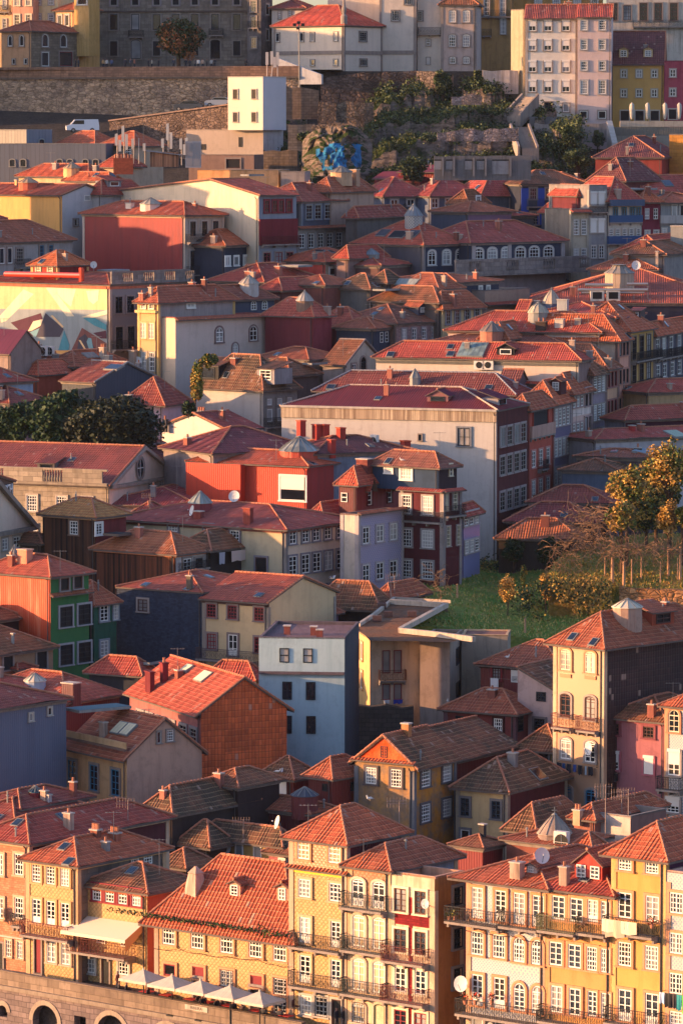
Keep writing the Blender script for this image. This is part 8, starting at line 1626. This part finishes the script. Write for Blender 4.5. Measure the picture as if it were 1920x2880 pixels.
def cafe(label, x):
    r = ray(x, 950); t_ = (qa - CAM).dot(qn) / r.dot(qn); p = CAM + r * t_; t = (p - qa).dot(qd); pos = qa + qd * t - qn * 2.3; o = empty('cafe_table', (pos.x, pos.y, 9.0)); tag(o, label, 'table', 'red cafe tables'); b = MB(); b.cbox((0, 0, .72), .9, .7, .04, mat('plain', '#a8281e'), qd); b.build('table_top', o); b = MB(); b.tube((0, 0, 0), (0, 0, .72), .04, IRON, 6); b.cbox((0, 0, 0), .4, .4, .03, IRON, qd); b.build('leg', o)
    return pos
def chair(pos, a, label):
    o = empty('cafe_chair', tuple(pos)); o.rotation_euler = (0, 0, a); tag(o, label, 'chair', 'dark cafe chairs'); b = MB(); m = mat('plain', '#4a1c1a'); b.cbox((0, 0, .43), .42, .42, .04, m); b.build('seat', o); b = MB(); b.box((-.21, .19, .46), (.42, 0, 0), (0, .03, 0), (0, 0, .42), m); b.build('backrest', o)
    for sx in (-.18, .18):
        for sy in (-.18, .18): b = MB(); b.tube((sx, sy, 0), (sx, sy, .43), .018, IRON, 4); b.build('leg', o)
tl_ = ['red table at the near left end of the cafe', 'red table under the first parasol', 'red table under the second parasol', 'red table between second and third parasol', 'red table under the third parasol', 'red table under the fourth parasol', 'red table under the last parasol']
for i, x in enumerate((780, 905, 1060, 1160, 1290, 1470, 1660)):
    pos = cafe(tl_[i], x); chair(pos + qd * .75 - qn * .1, 1.2, 'dark chair right of the ' + tl_[i]); chair(pos - qd * .75 - qn * .1, -1.6, 'dark chair left of the ' + tl_[i])
tile(600, 2380)
for x, l, c in ((775, 'in dark coat by the tall yellow house door', '#26242a'), (820, 'in black leaning at the black doorway', '#1e1e24'), (880, 'seated low near the arched grille window', '#3a2c2c')):
    p = onz(x, 1090, 9.9); person('person ' + l, (p.x, p.y, 9.0), 1., c, 'sit' if 'seated' in l else 'stand', group='people at the promenade cafe')
# laundry
def laundry(label, h, f, x0, x1, y, items, tl, d=.35):
    tile(*tl); K, u, n = h.face(f); ua, z = h.uz(f, x0, y); ub, _ = h.uz(f, x1, y); o_ = K + u * ua + n * d; o = empty('washing_line', (o_.x, o_.y, z)); tag(o, label, 'washing line'); L = ub - ua; b = MB(); b.tube((0, 0, 0), u * L, .01, IRONW, 3); b.tube(-n * d, V((0, 0, 0)), .02, IRON, 4); b.tube(u * L - n * d, u * L, .02, IRON, 4); b.build('cord', o)
    for i, (t, w_, hh, c) in enumerate(items):
        b = MB(); m = mat('plain', c); N_ = 5; w2 = w_
        for j in range(N_):
            a_, c_ = j / N_, (j + 1) / N_; za, zc2 = math.sin(j * 2.1 + i) * .05, math.sin((j + 1) * 2.1 + i) * .05
            b.face([u * (L * t + w2 * a_) + n * za * .3, u * (L * t + w2 * c_) + n * zc2 * .3, u * (L * t + w2 * c_) + n * zc2 - Z3 * (hh + zc2), u * (L * t + w2 * a_) + n * za - Z3 * (hh + za)], m)
        g = b.build('garment', o)
laundry('dark washing hung below the balcony-less windows of the peach tower', TW, 'L', 790, 1035, 1215, [(.0, .5, .8, '#1c2028'), (.14, .3, .7, '#20406a'), (.26, .45, .75, '#1c1c22'), (.42, .35, .6, '#24407a'), (.54, .5, .75, '#16181e'), (.72, .2, .7, '#8a9aa0'), (.8, .5, .7, '#1a1a20')], (1220, 1600))
laundry('pink and black washing under the left shutter of the pink house', hb('deep pink house'), 'L', 1095, 1170, 1278, [(.05, .5, .45, '#d07a88'), (.5, .55, .65, '#141416')], (1220, 1600))
laundry('colourful washing on the balcony at the right edge', W4, 'L', 1462, 1640, 905, [(0, .45, .7, '#b0b8c8'), (.2, .5, .9, '#1c1a1c'), (.42, .4, .9, '#2a2428'), (.6, .4, 1.0, '#2a8a8a'), (.8, .5, 1.2, '#5aa83c')], (1220, 2380), .8)
laundry('white washing at the open side of the shaded shed', LH, 'R', 1345, 1560, 838, [(.05, .9, 1.1, '#9a98a0'), (.4, 2.4, 1.0, '#c8b0a4'), (.85, .5, .6, '#b8a8a4')], (0, 1180), .5)
laundry('single white cloth hanging at the maroon house window', hb('maroon corrugated house'), 'L', 372, 520, 683, [(.0, .75, 1.5, '#d8d0c8')], (1220, 1600), .5)
laundry('patterned rug and towels over the amber house balcony', W3, 'L', 1112, 1270, 440, [(0, 2.6, .8, '#c8b89c'), (.15, 1.4, 1.1, '#b89a80'), (.9, .5, .5, '#d8c8b0')], (1220, 2380), 1.0)
laundry('white and blue cloths hanging at the cream concrete balcony', B7, 'R', 1055, 1190, 823, [(.1, .5, .3, '#c8ccd0'), (.55, .8, .35, '#1c3aa0')], (600, 1600), .3)
# vehicles
def car(label, p, ang, col, van=False, name='parked_car'):
    o = empty(name, tuple(p)); o.rotation_euler = (0, 0, ang); tag(o, label, 'van' if van else 'car'); m = mat('gloss', col); b = MB()
    pr = [(-2.1, .35), (-2.15, .8), (-1.9, 1.0), (-1.2, 1.05), (-.7, 1.45), (.9, 1.48), (1.7, 1.05), (2.1, .9), (2.15, .35)] if not van else [(-2.3, .35), (-2.35, .95), (-1.7, 1.15), (-1.1, 1.85), (2.2, 1.9), (2.35, 1.0), (2.35, .35)]
    w_ = .85
    for (x0, z0), (x1, z1) in zip(pr, pr[1:] + pr[:1]): b.face([V((x0, -w_, z0)), V((x1, -w_, z1)), V((x1, w_, z1)), V((x0, w_, z0))], m)
    b.face([V((x, -w_, z)) for x, z in pr][::-1], m); b.face([V((x, w_, z)) for x, z in pr], m); b.build('body', o); b = MB()
    g = [(-1.1, 1.1), (-.65, 1.4), (.85, 1.42), (1.5, 1.08)] if not van else [(-1.55, 1.2), (-1.05, 1.75), (.2, 1.75), (.2, 1.2)]
    for sy in (-w_ - .01, w_ + .01): b.face([V((x, sy, z)) for x, z in g], GLASS)
    b.build('side_window', o)
    for wx in (-1.35, 1.35):
        for sy in (-.86, .7): b = MB(); b.tube((wx, sy, .33), (wx, sy + .16, .33), .33, DKF, 14); wh = b.build('wheel', o); b = MB(); b.tube((wx, sy - .01, .33), (wx, sy + .17, .33), .18, IRONW, 10); b.build('rim', wh)
    for sy in (-.6, .6): b = MB(); b.box((pr[1][0] - .02, sy - .14, .62), (.05, 0, 0), (0, .28, 0), (0, 0, .14), WHITE); b.build('headlight', o)
tile(0, 0)
car('white van parked in front of the rampart hedge', at(520, 835, 628), .15, '#c8ccd0', True, 'parked_van'); car('pale car parked halfway up the hill lane', at(1385, 676, 640), -.12, '#8a929a'); car('dark car lower on the hill lane', at(1190, 700, 640), -.12, '#3a3e44')
# closed parasols at the restaurant
tile(1220, 0)
for i, x in enumerate((1244, 1342, 1452, 1542)):
    p = at(x, 765, 632); o = empty('closed_parasol', (p.x, p.y, p.z - .2)); tag(o, ['leftmost closed white parasol on the restaurant terrace', 'second closed parasol on the restaurant terrace', 'third closed parasol, before the house joint', 'closed parasol in front of the raspberry house'][i], 'parasol', 'closed parasols'); k = 632 / F / 2.24; b = MB(); b.lathe(V((0, 0, .5)), [(.12, 0), (.24, .3), (.36, 1.5), (.32, 2.1), (.08, 2.4)], 8, mat('plain', '#b0a898'), smooth=True); b.build('canopy', o); b = MB(); b.tube((0, 0, 0), (0, 0, .6), .05, IRON, 5); b.build('pole', o)
# gulls
def gull(label, p, ang, fly=False):
    b = MB(); m = mat('plain', '#d8d0c4'); g = mat('plain', '#8a8c90'); prof = [(.01, 0), (.06, .06), (.09, .18), (.07, .32), (.02, .42)]
    o = empty('gull', tuple(p)); o.rotation_euler = (0, 0, ang); tag(o, label, 'gull', 'gulls'); b = MB(); pts = [V((0, -.24, .2)), V((0, -.1, .17)), V((0, .08, .18)), V((0, .26, .14))]; rr = [.03, .085, .08, .02]
    for i in range(3): b.tube(pts[i], pts[i+1], rr[i], m, 8, rr[i+1])
    b.tube(V((0, -.19, .22)), V((0, -.24, .34)), .05, m, 8, .045); b.tube(V((0, -.24, .3)), V((0, -.26, .4)), .05, m, 8, .03); b.tube(V((0, -.28, .35)), V((0, -.38, .33)), .015, mat('plain', '#c8902c'), 5, .004)
    if fly:
        for s_ in (-1, 1): b.face([V((s_ * .05, -.1, .2)), V((s_ * .45, -.16, .42)), V((s_ * .9, .05, .3)), V((s_ * .45, .06, .4)), V((s_ * .05, .12, .2))], g)
    else:
        for s_ in (-1, 1): b.face([V((s_ * .075, -.1, .22)), V((s_ * .085, .1, .22)), V((s_ * .02, .36, .13)), V((s_ * .08, .05, .12))], g); b.tube(V((s_ * .03, 0, .12)), V((s_ * .03, -.01, 0)), .008, mat('plain', '#b8a080'), 4)
    b.build('body', o)
tile(600, 1600)
gull('gull flying in front of the cream white facade', at(750, 70, 410), 1.2, True)
def rgull(label, h, tl, x, y, dz=0): tile(*tl); h = h if isinstance(h, House) else hb(h); p, _ = h.rhit(x, y); gull(label, p + Z3 * (.08 + dz), rnd.uniform(0, 6))
rgull('gull perched on the tower house ridge', F5, (600, 2000), 985, 572); rgull('gull on the maroon corrugated house roof', hb('maroon corrugated house'), (1220, 1600), 458, 572); rgull('two-tone gull on the shutter house roof', 'red sheet-clad house with two', (600, 2000), 403, 398); rgull('second gull beside it on the shutter house roof', 'red sheet-clad house with two', (600, 2000), 432, 398); rgull('gull on the brown ridge left of the navy storey', 'navy blue upper storey', (600, 1180), 1190, 270)
rgull('gull at the end of the brick red cottage roof', 'small brick red house', (1220, 1600), 84, 850)
def cable(label, h, f, pts, tl):
    tile(*tl); K, u, n = h.face(f); P_ = []
    for x, y in pts: uu, z = h.uz(f, x, y); P_.append(K + u * uu + n * .3 + Z3 * (z - K.z))
    Q = []
    for a, c in zip(P_, P_[1:]):
        for i in range(5): t = i / 5; q = a.lerp(c, t) - Z3 * .12 * math.sin(math.pi * t); Q.append(q - P_[0])
    o = empty('cable', tuple(P_[0])); tag(o, label, 'cable'); b = MB(); b.path(Q + [P_[-1] - P_[0]], .022, IRON, 3); b.build('cord', o)
cable('sagging cable across the long yellow house under its windows', F4, 'L', [(-355, 640), (-200, 640), (-60, 672), (100, 690), (290, 705), (420, 745), (495, 750)], (600, 2380))
cable('cable strung above the door of the yellow tiled house', F2, 'L', [(175, 540), (260, 560), (350, 568), (475, 590)], (0, 2380))
cable('slack cable looping between the azulejo corner house balconies', W1, 'L', [(205, 520), (330, 540), (500, 560), (690, 600)], (1220, 2380))
# vent pipes on the market hall
tile(1220, 400)
p0, _ = BIG.rhit(905, 985); p1, _ = BIG.rhit(1345, 985); o = empty('vent_pipes', tuple(p0)); o.name = 'ventilation_rack'; tag(o, 'rack of shiny steel ducts and fan boxes on the red hall roof', 'ventilation rack'); d = p1 - p0; L_ = d.length; d.normalize(); b = MB(); m = mat('metal', '#b0a494')
for z, r, a_, c_ in ((1.0, .22, 0, 1), (1.6, .2, .1, .5), (1.7, .18, .7, 1), (.7, .16, .05, .95)): b.tube(d * L_ * a_ + Z3 * z, d * L_ * c_ + Z3 * z, r, m, 8)
b.build('duct', o); b = MB()
for t in (0, .2, .4, .6, .8, 1): b.tube(d * L_ * t - Z3 * .5, d * L_ * t + Z3 * 1.7, .05, IRONW, 4)
b.build('frame', o); b = MB()
for t in (.27, .5): b.cbox(d * L_ * t + V((0, -.5, -.3)), 1.6, .9, 1.2, P('#c8bca8')); b.cbox(d * L_ * t + V((0, -.96, 0)), 1.1, .03, .8, DARK)
b.build('fan_box', o)
# tarpaulins and roof clutter under the mural
tile(0, 760); r_ = hb('low wall and brown roofs')
for i, (x, y, w_) in enumerate(((60, 600, 2.2), (200, 615, 3.2))):
    p, _ = r_.rhit(x, min(y, 585)); b = MB(); m = P('#a8a098'); n_ = 7
    G = [[V(((a_ / n_ - .5) * w_, (c_ / n_ - .5) * 2., .1 + abs(n2(a_ + i * 9, c_, 1.5)) * .9)) for c_ in range(n_ + 1)] for a_ in range(n_ + 1)]
    for a_ in range(n_):
        for c_ in range(n_): b.face([G[a_][c_], G[a_+1][c_], G[a_+1][c_+1], G[a_][c_+1]], m)
    tag(b.build('tarpaulin', loc=tuple(p + Z3 * .2)), ['crumpled pale tarpaulin at the left roof edge', 'long grey tarpaulin beside the row of units'][i], 'tarpaulin')
for nm, o_, sz in (('plant_pot', W3, None),): pass
def pots(label, h, f, xs, y, tl, d=.5):
    tile(*tl)
    for i, x in enumerate(xs):
        K, u, n = h.face(f); uu, z = h.uz(f, x, y); p = K + u * uu + n * d; o = empty('potted_plant', (p.x, p.y, z)); tag(o, label[i], 'potted plant', 'plants on the balconies'); b = MB(); b.lathe(V((0, 0, 0)), [(.1, 0), (.15, .26)], 8, CAPM); b.build('pot', o); b = MB(); leaves(b, (0, 0, .5), (.3, .3, .32), 50, .16, [L1[0], mat('leaf', '#b02c1c', '#c84a2c') if 'red' in label[i] else L3[1]]); b.build('foliage', o)
pots(['green pots at the far left end of the azulejo balcony', 'green plant second on the azulejo balcony'], W1, 'L', [140, 175], 455, (1220, 2380), .75)
pots(['red geraniums left on the lower azulejo balcony', 'red geraniums next along the lower azulejo balcony', 'red geraniums third on the lower azulejo balcony'], W1, 'L', [242, 305, 408], 985, (1220, 2380), .8)
pots(['red flowers at the corner of the amber house balcony'], W3, 'L', [1415], 505, (1220, 2380), .8)
# trees / gutter weeds on the long yellow house
tile(600, 2380); b = MB()
for i in range(44):
    x = -590 + i * 25; p = h = None
    uu, _ = F4.uz('L', x, 520); q = F4.K + F4.uL * uu + F4.nL * .75 + Z3 * -.25; leaves(b, (q.x, q.y, q.z + .1), (.35, .2, .18 if i not in (37, 38, 40) else .5), 22, .17, L1 + [L3[2]])
tag(b.build('gutter_weeds'), 'weeds growing along the gutter of the long yellow house', 'weeds', kind='stuff')
# ------------------------------------------------------------------ small roof clutter
cr = random.Random(11)
for nm, lb, ft, kz, rf, h in ALLH:
    if rf == 'flat' or h.WL * h.WR < 18 or h.K.y > 640 or len(h.pl) < 2: continue
    for pl in h.pl[:2]:
        for _ in range(cr.choice((0, 1, 1, 2, 2)) if h.WL * h.WR > 40 else cr.choice((0, 1, 1))):
            c = sum(pl, V()) / len(pl); p = c + (pl[cr.randrange(len(pl))] - c) * cr.uniform(.15, .6) - h.O; b = MB(); k = cr.random(); ax = h.uL
            if k < .4:
                w_, hh = cr.uniform(.45, .8), cr.uniform(.5, 1.1); m = P(cr.choice(('#b09078', '#8a4a38', '#a86048', '#8a8078')), '#3a302c', 1.); b.cbox(p - Z3 * .6, w_, w_ * .7, hh + .6, m, ax); b.cbox(p + Z3 * hh, w_ + .12, w_ * .7 + .12, .09, STW, ax); b.lathe(p + Z3 * (hh + .09), [(.1, 0), (.09, .3)], 6, CAPM); b.build('chimney', h.roof)
            elif k < .6: b.tube(p - Z3 * .3, p + Z3 * cr.uniform(.5, 1.), .07, LEAD, 6); b.lathe(p + Z3 * .6, [(.14, 0), (.03, .12)], 6, LEAD); b.build('vent_pipe', h.roof)
            elif k < .8:
                nn = (pl[1] - pl[0]).cross(pl[2] - pl[0]).normalized(); nn = nn if nn.z > 0 else -nn; U_ = (pl[1] - pl[0]).normalized(); V_ = nn.cross(U_); b.box(p - U_ * .35 - V_ * .45, U_ * .7, V_ * .9, nn * .12, LEAD); b.box(p - U_ * .28 - V_ * .38 + nn * .121, U_ * .56, V_ * .76, nn * .02, GLASS2); b.build('skylight', h.roof)
            else:
                H2 = cr.uniform(1.5, 2.6); b.tube(p - Z3 * .3, p + Z3 * H2, .025, IRONW, 4)
                for i in range(5): b.tube(p + V((-.5 + i * .25, -.25, H2 - .1)), p + V((-.5 + i * .25, .25, H2 - .1)), .014, IRONW, 3)
                b.tube(p + V((-.6, 0, H2 - .1)), p + V((.6, 0, H2 - .1)), .018, IRONW, 3); b.build('roof_aerial', h.roof)
# ------------------------------------------------------------------ unseen houses added left of the frame, sized to shade the town
for i, (x, y, w_, d_, z0_, hh) in enumerate(SHADERS):
    o = empty('hill_house', (x, y, z0_)); tag(o, SHL[i], 'house'); b = MB(); m = P('#b09a80'); b.box((-w_ / 2, -d_ / 2, -12), (w_, 0, 0), (0, d_, 0), (0, 0, 12 + hh), m); b.build('wall', o); b = MB()
    c = [V((-w_ / 2 - .4, -d_ / 2 - .4, hh)), V((w_ / 2 + .4, -d_ / 2 - .4, hh)), V((w_ / 2 + .4, d_ / 2 + .4, hh)), V((-w_ / 2 - .4, d_ / 2 + .4, hh))]; r0, r1 = V((0, -d_ * .1, hh + 1.2)), V((0, d_ * .1, hh + 1.2))
    for p in ([c[0], c[1], r0], [c[1], c[2], r1, r0], [c[2], c[3], r1], [c[3], c[0], r0, r1]): roofplane(b, p, T2, .05, .5)
    b.build('roof', o)
    for s_ in range(3):
        for zz in (2, 5, 8):
            put_window(o, V((x + w_ / 2, y - d_ / 2 + d_ * (s_ + .5) / 3, 0)), V((0, 1, 0)), V((1, 0, 0)), z0_ + zz, 1., 1.6) if zz < hh - 2 else None
# ------------------------------------------------------------------ air
if HAZE:
    b = MB(); hm = bpy.data.materials.new('haze'); hm.use_nodes = True; ht = hm.node_tree; ht.nodes.clear(); ho = ht.nodes.new('ShaderNodeOutputMaterial'); hv = ht.nodes.new('ShaderNodeVolumePrincipled'); hv.inputs['Color'].default_value = (.72, .8, 1, 1); hv.inputs['Density'].default_value = HAZE; ht.links.new(hv.outputs[0], ho.inputs['Volume'])
    b.box((-410, -310, -9), (820, 0, 0), (0, 1520, 0), (0, 0, 128), hm); tag(b.build('haze'), kind='stuff')
# ------------------------------------------------------------------ camera, light
cam = bpy.data.cameras.new('camera'); co = bpy.data.objects.new('camera', cam); COL.objects.link(co); co.location = CAM; co.rotation_euler = (math.pi / 2 - PC, 0, 0)
cam.sensor_fit = 'VERTICAL'; cam.sensor_height = 24; cam.lens = 24 * F / 2880; cam.clip_end = 6000; cam.clip_start = 1; SC.camera = co
sl_ = bpy.data.lights.new('sun', 'SUN'); so = bpy.data.objects.new('sun', sl_); COL.objects.link(so); ts = V((math.cos(EL) * math.sin(AZM), math.cos(EL) * math.cos(AZM), math.sin(EL)))
so.rotation_euler = ts.to_track_quat('Z', 'Y').to_euler(); sl_.energy = SUN; sl_.angle = math.radians(.5); sl_.color = SUNC
w = bpy.data.worlds.new('World'); SC.world = w; w.use_nodes = True; nt = w.node_tree; bg = nt.nodes['Background']; sk = nt.nodes.new('ShaderNodeTexSky'); sk.sky_type = 'NISHITA'; sk.sun_disc = False; sk.sun_elevation = EL; sk.sun_rotation = AZM; sk.dust_density = 1.5; sk.air_density = 1.; sk.ozone_density = 1.5
mx = nt.nodes.new('ShaderNodeMix'); mx.data_type = 'RGBA'; mx.blend_type = 'MULTIPLY'; mx.inputs[0].default_value = 1; mx.inputs[7].default_value = (.92, .92, 1.2, 1); nt.links.new(sk.outputs[0], mx.inputs[6]); nt.links.new(mx.outputs[2], bg.inputs[0]); bg.inputs[1].default_value = SKY
SC.view_settings.view_transform = 'Standard'; SC.view_settings.look = 'None'; SC.view_settings.exposure = EXPO; SC.view_settings.gamma = 1
SC.cycles.max_bounces = 5; SC.cycles.diffuse_bounces = 3; SC.cycles.glossy_bounces = 2; SC.cycles.use_denoising = True
